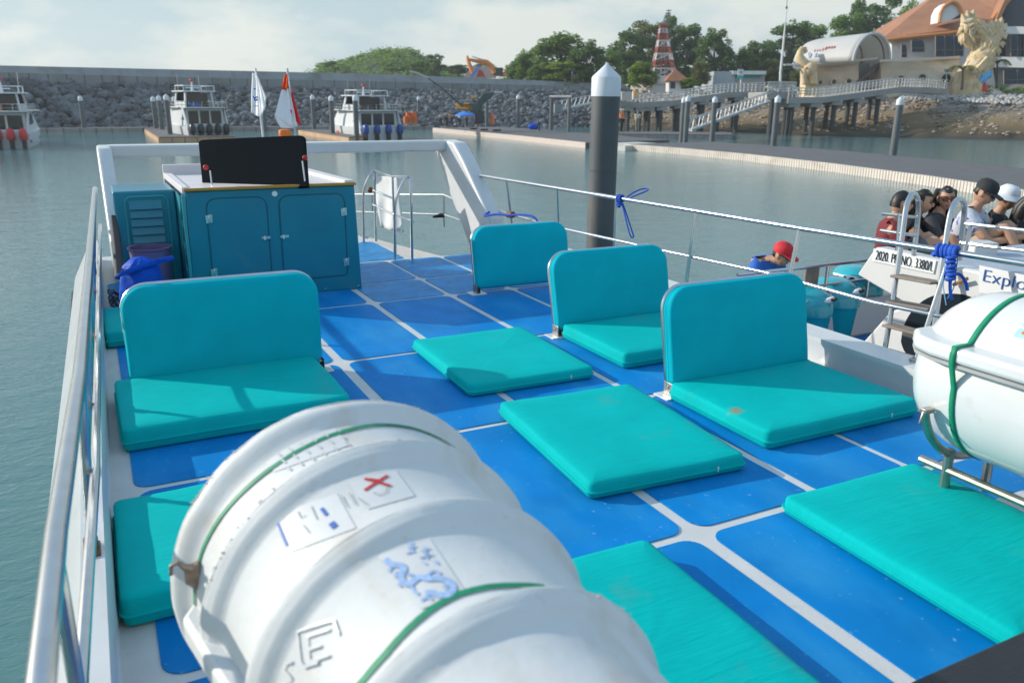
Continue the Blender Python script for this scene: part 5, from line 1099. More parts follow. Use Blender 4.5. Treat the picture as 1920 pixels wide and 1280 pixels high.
mb = MB(); mb.prism([dep(882, 185, D-.2), dep(890, 184, D-.2), dep(892, 181, D-.2), dep(884, 180, D-.2)], VB*.8); mb.obj('beacon_cover', EXY, ex)
mb = MB(); mb.prism([dep(888, 232, D), dep(908, 232, D), dep(906, 208, D), dep(890, 208, D)], VB*2.4); mb.obj('undercarriage', EXD, ex, bevel=.1)
mb = MB(); mb.prism([dep(925, 174, D), dep(942, 175, D), dep(942, 171, D), dep(926, 171, D)], VB*1.0); mb.obj('platform', mat('platform_pale', (.5, .48, .46), .6), ex)
ub = empty('umbrella', dep(872, 214, 95), label='blue parasol on the dock under the yellow excavator bodywork', cat='umbrella')
c = dep(872, 215, 95); mb = MB(); mb.lathe([(0, .35), (.6, .22), (1.15, -.05), (1.2, -.16)], c, n=10); mb.obj('canopy', mat('parasol_blue', (.03, .2, .65), .7), ub)
mb = MB(); mb.tube([c+V((0, 0, .3)), V((c.x, c.y, DKZ))], .03, 6); mb.obj('pole', STEEL, ub)
def drum(px, py, D, label, m, h=.9, r=.3, grp='orange drums and cones on the docks'):
    c = dep(px, py, D); mb = MB(); mb.lathe([(0, 0), (r, 0), (r, h*.32), (r*1.05, h*.34), (r, h*.36), (r, h*.64), (r*1.05, h*.66), (r, h*.68), (r, h), (0, h)], c, n=14)
    return mb.obj('orange_drum', m, label=label, cat='drum', group=grp)
ORF = mat('far_orange', (.75, .16, .03), .5, var=.1, vs=2)
for i, (px, py) in enumerate(((762, 232), (770, 231), (778, 231.5), (766, 225), (776, 224))): drum(px, py, 96, 'orange drum in the stacked cluster right of the boat with blue outboards', ORF, .85, .32)
drum(896, 233, 99, 'single red orange drum at the foot of the pair of piles', ORF, .9, .3)
fg = empty('buoy', dep(923, 233, 99), label='tall orange buoy with a cone top standing right of the pair of piles', cat='buoy')
c = dep(923, 233, 99); mb = MB(); mb.lathe([(0, 0), (.3, 0), (.32, .35), (.26, .5), (.22, .5), (.24, .85), (.14, 1.25), (.05, 1.4), (0, 1.4)], c, n=14); mb.obj('body', ORF, fg)
# ---------------------------------------------------------------- tower, hut, mast, low building
TR_ = mat('tower_red', (.38, .07, .05), .6, var=.1, vs=.5); TW_ = mat('tower_white', (.62, .58, .56), .6, var=.08, vs=.5)
D = 152; tw = empty('radio_tower', dep(1247, 166, D), label='red and white lattice tower with an antenna stack above the trees', cat='tower')
u = D/FPX; cz = [dep(1246.5, y, D) for y in (145, 128, 113, 100, 88, 75, 62, 53, 46)]; hw = [25, 21.5, 18.5, 15.5, 13, 10.5, 8.5, 7, 6.5]; seg_m = [TW_, TR_, TW_, TR_, TW_, TR_, TW_, TR_]
for i in range(8):
    mb = MB(); a, b_ = cz[i]+VB*2, cz[i+1]+VB*2; wa, wb = hw[i]*u*.9, hw[i+1]*u*.9
    ca = [a+VR*sx*wa+VB*sy*wa for sx, sy in ((-1, -1), (1, -1), (1, 1), (-1, 1))]; cb_ = [b_+VR*sx*wb+VB*sy*wb for sx, sy in ((-1, -1), (1, -1), (1, 1), (-1, 1))]
    for k in range(4):
        mb.tube([ca[k], cb_[k]], .11, 5); mb.tube([ca[k], cb_[(k+1) % 4]], .045, 4); mb.tube([ca[(k+1) % 4], cb_[k]], .045, 4); mb.tube([cb_[k], cb_[(k+1) % 4]], .08, 4)
        m0, m1 = ca[k].lerp(ca[(k+1) % 4], .5), cb_[k].lerp(cb_[(k+1) % 4], .5); mb.tube([m0, m1], .05, 4)
    if i == 7: mb.prism([q.lerp(b_, .1) for q in cb_], (0, 0, -.9))
    mb.obj('lattice_section', seg_m[i], tw, smooth=0)
mb = MB(); c0, c1 = cz[-1]+VB*2, dep(1258, 17, D)+VB*2; c0.x, c0.y = c1.x-.6*VR.x, c1.y-.6*VR.y
mb.tube([c0-V((0, 0, .8)), c1], .1, 6)
for i in range(6): q = c0.lerp(c1, .12+i*.17); mb.tube([q-VR*.9*(1-.05*i)*.7, q+VR*.9*(1-.05*i)*.7], .1, 5)
mb.obj('antenna', mat('antenna_grey', (.2, .2, .21), .6), tw)
mb = MB()
for (x0, x1, y0, y1) in ((1232, 1262, 142, 160), (1222, 1256, 158, 180)): mb.prism([dep(x0, y1, D-3), dep(x1, y1, D-3), dep(x1, y0, D-3), dep(x0, y0, D-3)], VB*4)
mb.obj('base_house', TW_, tw, smooth=0)
ht_ = empty('hut', dep(1268, 168, 142), label='small white hut with a brown pyramid roof in front of the tower', cat='hut')
D = 142; mb = MB(); mb.prism([dep(1254, 180, D), dep(1283, 180, D), dep(1283, 150, D), dep(1254, 150, D)], VB*3); bdy = mb.obj('wall', TW_, ht_, smooth=0)
mb = MB(); mb.prism([dep(1257, 166, D-.05), dep(1266, 166, D-.05), dep(1266, 154, D-.05), dep(1257, 154, D-.05)], VB*-.05); mb.obj('window', GLASS, bdy, smooth=0)
ROOFB = stain(mat('tile_brown', (.3, .12, .06), .8, var=.2, vs=1.2), (.14, .07, .045), .4, .5, .75, amt=.6)
a, b_, c_, d_ = dep(1247, 152, D)-VB*.7, dep(1292, 152, D)-VB*.7, dep(1292, 152, D)+VB*4, dep(1247, 152, D)+VB*4; ap = dep(1269.5, 128, D)+VB*1.6
mb = MB(); mb.add([a, b_, c_, d_, ap], [(0, 1, 4), (1, 2, 4), (2, 3, 4), (3, 0, 4), (3, 2, 1, 0)]); mb.obj('roof', ROOFB, ht_, smooth=0)
D = 150; ms = empty('mast', dep(1464, 134, D), label='tall thin white mast with a dark tip against the sky', cat='mast')
mb = MB(); mb.tube([dep(1463, 180, D), dep(1463.5, 136, D), dep(1468, 92, D), dep(1472, 48, D), dep(1475, 15, D)], [.26, .24, .2, .13, .08], 8); mb.obj("pole", mat("mast_white", (.6, .6, .6), .5), ms)
mb = MB(); mb.tube([dep(1475, 15, D), dep(1476.5, -8, D)], .05, 5); mb.ball(dep(1475, 15, D), (.2, .2, .3)); mb.obj('tip', EXD, ms)
D = 146; lb = empty('low_building', dep(1385, 158, D), label='low white flat-roofed building among the trees left of the mast', cat='building')
BW = mat('building_white', (.6, .6, .58), .7, var=.08, vs=.5); BG = mat('building_grey', (.32, .36, .38), .7, var=.08)
mb = MB(); mb.prism([dep(1337, 180, D), dep(1378, 180, D), dep(1378, 134, D), dep(1339, 134, D)], VB*6); mb.obj('wall', BG, lb, smooth=0)
mb = MB(); mb.prism([dep(1378, 180, D+.5), dep(1434, 180, D+.5), dep(1434, 138, D+.5), dep(1378, 138, D+.5)], VB*6); w2 = mb.obj('wall', mat('wall_taupe', (.34, .32, .3), .7), lb, smooth=0)
mb = MB(); mb.prism([dep(1374, 140, D-.4), dep(1437, 140, D-.4), dep(1437, 133, D-.4), dep(1374, 133, D-.4)], VB*8); mb.obj('roof', BW, lb, smooth=0)
mb = MB(); mb.prism([dep(1380, 147, D+.4), dep(1426, 147, D+.4), dep(1426, 141, D+.4), dep(1380, 141, D+.4)], VB*.08); mb.obj('teal_band', mat('sign_teal', (.02, .32, .32), .6), w2, smooth=0)
sg = empty('sign_board', dep(1389, 140, 140), label='white and teal sign board in front of the low white building', cat='sign')
mb = MB(); mb.prism([dep(1384, 142, 140), dep(1394, 142, 140), dep(1394, 130, 140), dep(1384, 130, 140)], VB*.15); mb.obj('panel', BW, sg, smooth=0)
mb = MB(); mb.prism([dep(1383.5, 148, 140), dep(1394, 148, 140), dep(1394, 142.2, 140), dep(1383.5, 142.2, 140)], VB*.15); mb.obj('lower_panel', MATS['sign_teal'], sg, smooth=0)
mb = MB(); mb.tube([dep(1389, 146, 140.1), dep(1389, 182, 140.1)], .12, 5); mb.obj('pole', BW, sg)
mb = MB(); mb.tube([dep(1387, 136, 139.9), dep(1390, 132.5, 139.9), dep(1391, 138, 139.9)], .06, 4); mb.obj('emblem', BLUEINK, sg, smooth=0)
# bundle of timber on the pier end and a yellow box
tb = empty('timber_pile', dep(1205, 168, 116), label='loose pale timber lying across the pier end left of the tower', cat='timber')
for i in range(14):
    x0 = 1190+rnd.uniform(0, 30); a = dep(x0, 169+rnd.uniform(-2, 2), 116+rnd.uniform(-1, 1)); b_ = dep(x0+rnd.uniform(8, 22)*rnd.choice((-1, 1)), 164+rnd.uniform(-6, 3), 117); mb = MB(); mb.tube([a, b_], .09, 5); mb.obj('plank', mat('plank_pale', (.45, .36, .27), .8, var=.15), tb)
yb = empty('cable_box', dep(1190, 176, 109), label='yellow and white box on the pier end just right of the big pile', cat='box')
mb = MB(); mb.prism([dep(1187, 187, 109), dep(1195, 187, 109), dep(1195, 171, 109), dep(1187, 171, 109)], VB*.8); mb.obj('white_box', BW, yb, smooth=0)
mb = MB(); mb.prism([dep(1188, 181, 108.9), dep(1194, 181, 108.9), dep(1194, 170, 108.9), dep(1188, 170, 108.9)], VB*-.3); mb.obj('yellow_face', EXY, yb, smooth=0)
mb = MB(); mb.prism([dep(1166, 188, 110), dep(1184, 188, 110), dep(1184, 172, 110), dep(1166, 172, 110)], VB*1.0); mb.obj('machine_box', mat('machine_grey', (.38, .37, .36), .7), label='grey machine box on the pier end touching the big pile', cat='machine box')
# ---------------------------------------------------------------- large building with tiled roof
TILE = stain(mat('tile_orange', (.37, .165, .085), .8, var=.14, vs=.35), (.25, .11, .06), .6, .5, .75, (3, 3, .4), .5)
tN, bN = nodes(TILE); tcn = tN.nodes.new('ShaderNodeTexCoord'); wv = tN.nodes.new('ShaderNodeTexWave'); wv.wave_type = 'BANDS'; wv.bands_direction = 'Z'; wv.inputs['Scale'].default_value = 1.6; bpn = tN.nodes.new('ShaderNodeBump'); bpn.inputs['Strength'].default_value = .5; bpn.inputs['Distance'].default_value = .1
tN.links.new(tcn.outputs['Object'], wv.inputs['Vector']); tN.links.new(wv.outputs['Fac'], bpn.inputs['Height']); tN.links.new(bpn.outputs[0], bN.inputs['Normal'])
EAVE = mat('eave_orange', (.6, .22, .06), .6, var=.1); WALLW = mat('wall_white', (.64, .63, .61), .75, var=.06, vs=.3); SOFF = mat('soffit_dark', (.06, .055, .06), .8)
D = 138; tb_ = empty('tile_roof_building', dep(1780, 170, D), label='large white building with a steep orange tiled roof at the top right', cat='building')
# main hipped slope facing the water
A0, A1 = dep(1655, 72, D-1), dep(1850, 48, D-5); ridge0, ridge1 = dep(1758, -12, D+8), dep(1905, -60, D+8)
mb = MB(); mb.add([A0, A1, dep(1893, 0, D-3), dep(1905, -60, D+6), ridge0, dep(1640, 58, D+14)], [(0, 1, 2, 3, 4), (0, 4, 5)]); rf = mb.obj('roof', TILE, tb_, smooth=0); rf.modifiers.new('thick', 'SOLIDIFY').thickness = .5
mb = MB(); mb.tube([dep(1655, 75.5, D-1.2), dep(1700, 70, D-2.5), dep(1780, 62, D-4), dep(1850, 51, D-5.2)], .3, 6); mb.obj('eave', EAVE, rf)
mb = MB(); mb.tube([dep(1849, 52, D-5.4), dep(1872, 22, D-4.2), dep(1893, -3, D-3.2)], .38, 6); mb.obj('eave', EAVE, rf)
# arched dormer
o_ = [(1761, 43), (1763, 26), (1769, 14), (1778, 7), (1786, 4), (1794, 7), (1800, 15), (1804, 28), (1804, 34)]
mb = MB(); mb.prism([dep(x, y, D-4.5) for x, y in o_], VB*3); dm = mb.obj('dormer', WALLW, rf)
mb = MB(); mb.tube([dep(x, y, D-4.8) for x, y in o_], .28, 6); mb.obj('dormer_rim', EAVE, dm)
mb = MB(); mb.prism([dep(1783, 38, D-4.56), dep(1803, 33, D-4.56), dep(1803, 25, D-4.56)], VB*-.05); mb.obj('dormer_vent', SOFF, dm, smooth=0)
# walls and windows under the eave
mb = MB(); mb.prism([dep(1672, 182, D), dep(1870, 182, D-3), dep(1852, 56, D-3), dep(1672, 75, D)], VB*9); wl_ = mb.obj('wall', WALLW, tb_, smooth=0)
def win(x0, x1, y0, y1, DD, par, n=3, name='window'):
    mb = MB(); mb.prism([dep(x0, y1, DD), dep(x1, y1, DD), dep(x1, y0, DD), dep(x0, y0, DD)], VB*-.06); w_ = mb.obj(name, GLASS, par, smooth=0); mb = MB()
    for i in range(n+1): x = x0+(x1-x0)*i/n; mb.tube([dep(x, y1, DD-.1), dep(x, y0, DD-.1)], .07, 4)
    y = y0+(y1-y0)*.7; mb.tube([dep(x0, y, DD-.1), dep(x1, y, DD-.1)], .06, 4); mb.obj('frame', mat('frame_brown', (.2, .14, .1), .6), w_, smooth=0); return w_
win(1754, 1806, 68, 106, D-4.2, wl_); win(1709, 1733, 76, 98, D-3.2, wl_, 1); win(1690, 1700, 84, 108, D-2.8, wl_, 1)
# right wing
mb = MB(); mb.prism([dep(1868, 180, D-3), dep(1960, 180, D-6), dep(1960, 52, D-6), dep(1868, 55, D-3)], VB*8); wl2 = mb.obj('wall', mat('wall_blue_grey', (.3, .32, .34), .75, var=.06), tb_, smooth=0)
mb = MB(); mb.prism([dep(1862, 64, D-5), dep(1960, 64, D-8), dep(1960, 50, D-8), dep(1862, 50, D-5)], VB*3); mb.obj('floor_band', WALLW, tb_, smooth=0)
mb = MB(); mb.prism([dep(1868, 126, D-5), dep(1960, 128, D-8), dep(1960, 107, D-8), dep(1868, 107, D-5)], VB*3); mb.obj('balcony_band', WALLW, tb_, smooth=0)
win(1874, 1886, 66, 105, D-4.6, wl2, 1); win(1895, 1920, 66, 106, D-6.2, wl2, 2); win(1928, 1958, 66, 106, D-7, wl2, 2); win(1882, 1958, 132, 158, D-6.6, wl2, 3)
mb = MB(); mb.prism([dep(1878, 50, D-3), dep(1960, 50, D-5), dep(1960, -60, D+6), dep(1892, -30, D+3)], VB*4); mb.obj('dark_gable', SOFF, tb_, smooth=0)
mb = MB(); mb.prism([dep(1862, 50, D-6), dep(1870, 50, D-6), dep(1898, -14, D-4), dep(1890, -14, D-4)], VB*2); mb.obj('gable_beam', TILE, tb_, smooth=0)
gd = empty('lawn_bank', dep(1880, 172, 118), label='strip of bright grass and low hedge below the right wing', cat='hedge'); mb = MB()
for k in range(60):
    c = dep(r2_.uniform(1772, 1960), 0, 118+r2_.uniform(0, 3)); c.z = dep(1880, 174, 119).z+r2_.uniform(0, 1.0)*(1 if c.x > dep(1850, 0, 118).x else .35); a_ = .5
    for i in range(26):
        q = V((r2_.gauss(0, .8), r2_.gauss(0, .5), r2_.gauss(0, .25)))*a_+c; s = r2_.uniform(.1, .2); Rm_ = Matrix.Rotation(r2_.uniform(0, 6.3), 3, 'Z') @ Matrix.Rotation(r2_.uniform(-.9, .9), 3, 'X')
        mb.add([Rm_ @ V(t_)+q for t_ in ((-s, -s*.6, 0), (s, -s*.6, 0), (s, s*.6, 0), (-s, s*.6, 0))], [(0, 1, 2, 3)])
mb.obj('foliage', LEAFS[2], gd, smooth=0)
# ---------------------------------------------------------------- ship-shaped pavilion with carved prow and tail
CREAM = stain(mat('cream_stone', (.6, .5, .38), .8, var=.1, vs=.5), (.46, .37, .27), .5, .5, .75, (.3, .3, 3), .6); GOLD = stain(mat('gold_paint', (.58, .42, .21), .7, var=.2, vs=1.5, bump=1., bs=2.6), (.64, .54, .4), 1., .42, .65, amt=.85)
D = 124; sp = empty('ship_pavilion', dep(1680, 160, D), label='cream boat-shaped pavilion with arched white canopy and round portholes', cat='pavilion')
mb = MB(); mb.prism([dep(1528, 182, D), dep(1610, 182, D-1), dep(1610, 117, D-1), dep(1530, 124, D)], VB*7); h1 = mb.obj('hull_wall', CREAM, sp, smooth=0)
mb = MB(); mb.prism([dep(1652, 182, D-2), dep(1790, 182, D-4), dep(1800, 105, D-4), dep(1652, 117, D-2)], VB*7); h2 = mb.obj('hull_wall', CREAM, sp, smooth=0)
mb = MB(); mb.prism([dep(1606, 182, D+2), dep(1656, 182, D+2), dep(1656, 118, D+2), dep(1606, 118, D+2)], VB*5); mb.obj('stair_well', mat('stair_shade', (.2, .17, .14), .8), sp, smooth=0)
mb = MB(); mb.prism([dep(1602, 158, D-1.5), dep(1610, 158, D-1.5), dep(1655, 119, D-1.5), dep(1647, 119, D-1.5)], VB*2); mb.obj('stair_rail', mat('stair_brown', (.12, .09, .08), .7), sp, smooth=0)
for x0, x1, y, DD, par in ((1526, 1612, 121, D-1.2, h1), (1650, 1800, 112, D-4.2, h2)):
    mb = MB(); mb.prism([dep(x0, y+5, DD), dep(x1, y-2, DD), dep(x1, y-6, DD), dep(x0, y, DD)], VB*.8); mb.obj('coping', mat('coping_cream', (.56, .48, .38), .8), par, smooth=0)
for px, py, r_, DD, par in ((1537, 155, 5, D-.3, h1), (1563, 154, 5.5, D-.7, h1), (1591, 153, 6, D-1, h1), (1688, 149, 8, D-2.7, h2), (1728, 147, 8.5, D-3.2, h2), (1773, 148, 10, D-3.9, h2)):
    c = dep(px, py, DD); rr_ = r_*DD/FPX; ring = [c+(VR*cos(a)+V((0, 0, 1))*sin(a))*rr_-VB*.1 for a in [2*pi*i/20 for i in range(20)]]
    mb = MB(); mb.add(ring, [tuple(range(20))]); ph = mb.obj('porthole', GLASS, par, smooth=0)
    mb = MB(); mb.tube([p-VB*.05 for p in ring], .14, 5, closed=True); mb.obj('porthole_rim', MATS['coping_cream'], ph)
# vaulted canopy: half cylinder running left-right, open end at the right
WCAN = mat('canopy_white', (.66, .67, .67), .55, var=.05, vs=.4); tW, bW = nodes(WCAN); trW = tW.nodes.new('ShaderNodeBsdfTranslucent'); trW.inputs[0].default_value = (.8, .76, .68, 1); mxW = tW.nodes.new('ShaderNodeMixShader'); mxW.inputs[0].default_value = .4
tW.links.new(bW.outputs[0], mxW.inputs[1]); tW.links.new(trW.outputs[0], mxW.inputs[2]); tW.links.new(mxW.outputs[0], tW.nodes['Material Output'].inputs[0])
ax1 = dep(1634, 116, 119); AXD = (-VR*.5+VB*.866).normalized(); ax0 = ax1+AXD*12; R0, R1 = 3.5, 3.9; PD = (VR*.866+VB*.5).normalized(); ctr = V((0, 0, 0)); mb = MB(); vs = []
nA, nB = 18, 12
for j in range(nB+1):
    c = ax0.lerp(ax1, j/nB)+ctr; r_ = (R0+(R1-R0)*j/nB)*(.8, .93, .98, 1)[min(j, 3)]
    for i in range(nA+1): a = pi*i/nA; vs.append(c-PD*cos(a)*r_*1.05+V((0, 0, 1))*sin(a)*r_)
mb.add(vs, [(j*(nA+1)+i, j*(nA+1)+i+1, (j+1)*(nA+1)+i+1, (j+1)*(nA+1)+i) for j in range(nB) for i in range(nA)]+[tuple(range(nA+1))]); cn = mb.obj('canopy', WCAN, sp, smooth=40); cn.modifiers.new('thick', 'SOLIDIFY').thickness = .12
c = ax1+ctr
mb = MB(); mb.tube([c-PD*cos(pi*i/nA)*R1*1.05+V((0, 0, 1))*sin(pi*i/nA)*R1 for i in range(nA+1)], .22, 6); mb.obj('canopy_rim', mat('rim_grey', (.5, .5, .5), .6), cn)
for f in (.93, .62):
    c2 = ax0.lerp(ax1, f)+ctr; r_ = (R0+(R1-R0)*f)*.97; mb = MB(); mb.tube([c2-PD*cos(pi*i/nA)*r_*1.04+V((0, 0, 1))*sin(pi*i/nA)*r_ for i in range(nA+1)], .12, 5); mb.obj('canopy_rib', mat('rib_brown', (.25, .18, .13), .7), cn)
def canpt(px, py):
    best = None
    for j in range(nB*2+1):
        c2 = ax0.lerp(ax1, j/nB/2)+ctr; r_ = R0+(R1-R0)*j/nB/2
        for i in range(40):
            a = pi*.5*i/40; p = c2-PD*cos(a)*(r_*1.05+.1)+V((0, 0, 1))*sin(a)*(r_+.1); q = p-EYE; z = q.dot(_f); e = (960+FPX*q.dot(CR)/z-px)**2+(640+FPX*q.dot(CD)/z-py)**2
            if best is None or e < best[0]: best = (e, p)
    return best[1]
mb = MB()
for x in (1529, 1533, 1537, 1541, 1545, 1550, 1555, 1560, 1565): mb.tube([canpt(x, 98-(x-1529)*.18), canpt(x+1.5, 94-(x-1529)*.18)], .13 if x < 1548 else .2, 4)
mb.obj('red_lettering', RED, cn, smooth=0)
mb = MB()
for x in (1518, 1521, 1531, 1534): mb.tube([canpt(x, 108), canpt(x+1, 101)], .2, 4)
mb.obj('blue_emblem', mat('emblem_blue', (.2, .3, .5), .6), cn, smooth=0)
mb = MB(); mb.tube([dep(1470, 122, D-2), dep(1520, 121, D-2), dep(1560, 118, D-2), dep(1645, 110, D-3)], .16, 6); mb.obj('yard_pole', BW, sp)
mb = MB(); mb.tube([dep(1487, 118, D-2), dep(1489, 126, D-2), dep(1496, 129, D-2), dep(1503, 126, D-2)], [.1, .22, .28, .15], 7); mb.obj('tusk', BW, sp)
# elephant-fish head on the prow: raised trunk
mb = MB(); D2 = D-2
mb.tube([dep(x, y, D2) for x, y in ((1517, 128), (1507, 118), (1500, 108), (1500, 98), (1504, 92), (1509, 92), (1511, 97), (1508, 100))], [.75, .72, .62, .5, .42, .38, .3, .16], 10)
mb.ball(dep(1518, 132, D2), (1.1, 1.1, 1.3)); mb.tube([dep(1510, 132, D2), dep(1507, 145, D2), dep(1508, 158, D2)], [.8, .5, .35], 8)
mb.prism([dep(1515, 132, D2), dep(1532, 128, D2), dep(1533, 180, D2), dep(1508, 180, D2)], VB*2.2); pw = mb.obj('carved_prow', GOLD, sp, smooth=60)
mb = MB(); mb.ball(dep(1513, 128, D2-1.0), (.16, .12, .16)); mb.obj('eye', BLACK, pw)
for i in range(3): mb = MB(); mb.tube([dep(1520+i*4, 128, D2-.3), dep(1522+i*4, 158, D2-.3)], .28, 5); mb.obj('carved_fold', GOLD, pw)
# carved golden tail
D2 = D-6; tl = empty('carved_tail', dep(1815, 165, D2), label='golden carved fish tail rearing up at the right end of the boat-shaped pavilion', cat='sculpture')
mb = MB()
mb.tube([dep(x, y, D2) for x, y in ((1818, 190), (1816, 172), (1818, 152), (1827, 132), (1838, 114), (1848, 96), (1849, 80), (1842, 66), (1832, 55), (1822, 50))], [1.9, 1.9, 1.8, 1.75, 1.7, 1.5, 1.35, 1.2, 1.0, .8], 12)
mb.tube([dep(x, y, D2) for x, y in ((1836, 56), (1824, 49), (1815, 52), (1811, 62), (1812, 74), (1817, 86), (1823, 94))], [.8, 1.1, 1.0, .75, .6, .45, .12], 10)
mb.tube([dep(x, y, D2+.5) for x, y in ((1800, 185), (1797, 160), (1802, 138), (1812, 120))], [1.2, 1.0, .6, .15], 8)
for p in mb.v: p += noise.noise_vector(p*1.3)*.28
mb.obj('body', GOLD, tl, smooth=60)
mb = MB(); mb.prism([dep(x, y, D2-.2) for x, y in ((1809, 62), (1806, 44), (1813, 32), (1822, 28), (1822, 40), (1830, 54))], VB*.9); mb.obj('crest_fin', GOLD, tl, smooth=0)
mb = MB(); mb.prism([dep(x, y, D2-.2) for x, y in ((1846, 66), (1852, 48), (1858, 54), (1864, 46), (1868, 53), (1874, 43), (1876, 52), (1882, 40), (1883, 56), (1878, 74), (1866, 96), (1860, 97), (1868, 78), (1868, 66), (1856, 80))], VB*.9); mb.obj('tail_fin', GOLD, tl, smooth=0)
mb = MB(); mb.prism([dep(x, y, D2-2.4) for x, y in ((1822, 138), (1832, 128), (1852, 106), (1848, 124), (1838, 136))], VB*.6); mb.obj('side_fin', GOLD, tl, smooth=0)
mb = MB()
SPN = [(1818, 172), (1820, 152), (1829, 132), (1840, 114), (1849, 96), (1850, 80), (1842, 66), (1832, 55), (1822, 49), (1814, 55), (1811, 66), (1813, 78)]
for k_, (a_, b2_) in enumerate(zip(SPN, SPN[1:])):
    rr_ = (1.8, 1.75, 1.7, 1.65, 1.5, 1.35, 1.2, 1.05, 1.0, .9, .75)[k_]
    for i in range(16):
        f = r2_.random(); c = dep(a_[0]+(b2_[0]-a_[0])*f, a_[1]+(b2_[1]-a_[1])*f, D2); th = r2_.uniform(-1.9, 1.9)
        tx = (dep(*b2_, D2)-dep(*a_, D2)).normalized(); sd = tx.cross(VB).normalized(); o_ = (-VB*cos(th)+sd*sin(th)); base = c+o_*rr_*.9; mb.tube([base-tx*.25, base+o_*.18, base+o_*.42+tx*.55], [.3, .24, .02], 5)
mb.obj('scales', GOLD, tl, smooth=40)
for px, py, ex, ey in ((1809, 40, 1803, 26), (1815, 34, 1813, 20), (1822, 30, 1826, 18), (1858, 52, 1860, 38), (1866, 48, 1869, 36), (1874, 45, 1879, 32), (1880, 52, 1888, 44), (1880, 66, 1890, 62), (1876, 80, 1886, 82), (1870, 92, 1878, 100)):
    mb = MB(); mb.tube([dep(px, py+6, D2+.2), dep((px+ex)/2, (py+ey)/2, D2), dep(ex, ey, D2)], [.55, .4, .04], 6); mb.obj('fin_spike', GOLD, tl)
fs_ = empty('painted_sculpture', dep(1840, 172, 119), label='blue and red painted sculpture standing on the grass below the golden tail', cat='sculpture')
mb = MB(); D3 = 117; PB = mat('sky_blue_paint', (.08, .38, .68), .5, var=.2, vs=2)
mb.tube([dep(x, y, D3) for x, y in ((1830, 164), (1833, 155), (1840, 148), (1848, 140), (1853, 132))], [.45, .75, .8, .65, .3], 10); mb.tube([dep(1843, 146, D3), dep(1855, 142, D3), dep(1858, 136, D3)], [.5, .4, .15], 8); mb.tube([dep(1836, 152, D3), dep(1830, 144, D3), dep(1831, 138, D3)], [.45, .4, .15], 8); mb.obj('blue_body', PB, fs_)
mb = MB(); mb.lathe([(0, 0), (.75, 0), (.55, .55), (.3, 1.0), (0, 1.25)], dep(1843, 171, D3), n=14); mb.obj('red_base', RED, fs_)
def palm(px, base, top, D, label):
    b0, t0 = dep(px, base, D), dep(px+2, top, D); root = empty('palm_tree', b0, label=label, cat='palm', group='small palms by the pavilion'); mb = MB(); mb.tube([b0, b0.lerp(t0, .5)+VR*.1, t0], [.2, .15, .12], 7); mb.obj('trunk', BARK, root); mb = MB()
    for k in range(15):
        a = k*2.4; L = rnd.uniform(1.5, 2.2); d = VR*cos(a)+VB*sin(a); pts = [t0+d*L*f+V((0, 0, 1))*(L*1.0*f-L*1.25*f*f) for f in (0, .25, .5, .75, 1)]
        for p, q in zip(pts, pts[1:]):
            for i in range(4): c = p.lerp(q, i/4); s = d.cross(V((0, 0, 1)))*.2; mb.add([c-s-V((0, 0, .22)), c, c+d*.1, c-s*.98+d*.1-V((0, 0, .22))], [(0, 1, 2, 3)]); mb.add([c+s-V((0, 0, .22)), c, c+d*.1, c+s*.98+d*.1-V((0, 0, .22))], [(0, 1, 2, 3)])
    mb.obj('fronds', LEAFS[3], root, smooth=0)
palm(1803, 168, 128, 116, 'small palm in front of the left side of the golden tail'); palm(1868, 165, 116, 118, 'small palm right of the golden tail, yellowing fronds')
lp = empty('green_sign', dep(1775, 165, 118), label='small green sign on a pole in front of the largest porthole', cat='sign')
mb = MB(); mb.tube([dep(1774.5, 168, 118), dep(1775, 130, 118)], .07, 6); mb.obj('pole', BW, lp)
mb = MB(); mb.prism([dep(1771, 135, 117.9), dep(1780, 135, 117.9), dep(1780, 130, 117.9), dep(1771, 130, 117.9)], VB*.1); mb.obj('plate', MATS['sign_teal'], lp, smooth=0)
# ================================================================ PEOPLE
SKIN = mat('skin', (.46, .26, .17), .55, var=.08, vs=8); SKIN2 = mat('skin_tan', (.28, .14, .085), .55, var=.08, vs=8); HAIR = mat('black_hair', (.012, .01, .009), .5, var=.2, vs=30); LIP = mat('lip', (.3, .08, .07), .5)
def skin_mesh(J, E, sub=1):
    me = bpy.data.meshes.new('sk'); ks = list(J); me.from_pydata([J[k][0] for k in ks], [(ks.index(a), ks.index(b_)) for a, b_ in E], []); o = bpy.data.objects.new('sk', me); COL.objects.link(o)
    o.modifiers.new('s', 'SKIN'); sv = me.skin_vertices[0].data
    for i, k in enumerate(ks): r = J[k][1]; sv[i].radius = r if isinstance(r, tuple) else (r, r); sv[i].use_root = (i == 0)
    ss = o.modifiers.new('u', 'SUBSURF'); ss.levels = sub; ss.render_levels = sub
    bpy.context.view_layer.update(); m2 = bpy.data.meshes.new_from_object(o.evaluated_get(bpy.context.evaluated_depsgraph_get())); bpy.data.objects.remove(o)
    mb = MB(); mb.add([v.co.copy() for v in m2.vertices], [tuple(p.vertices) for p in m2.polygons]); bpy.data.meshes.remove(m2); return mb
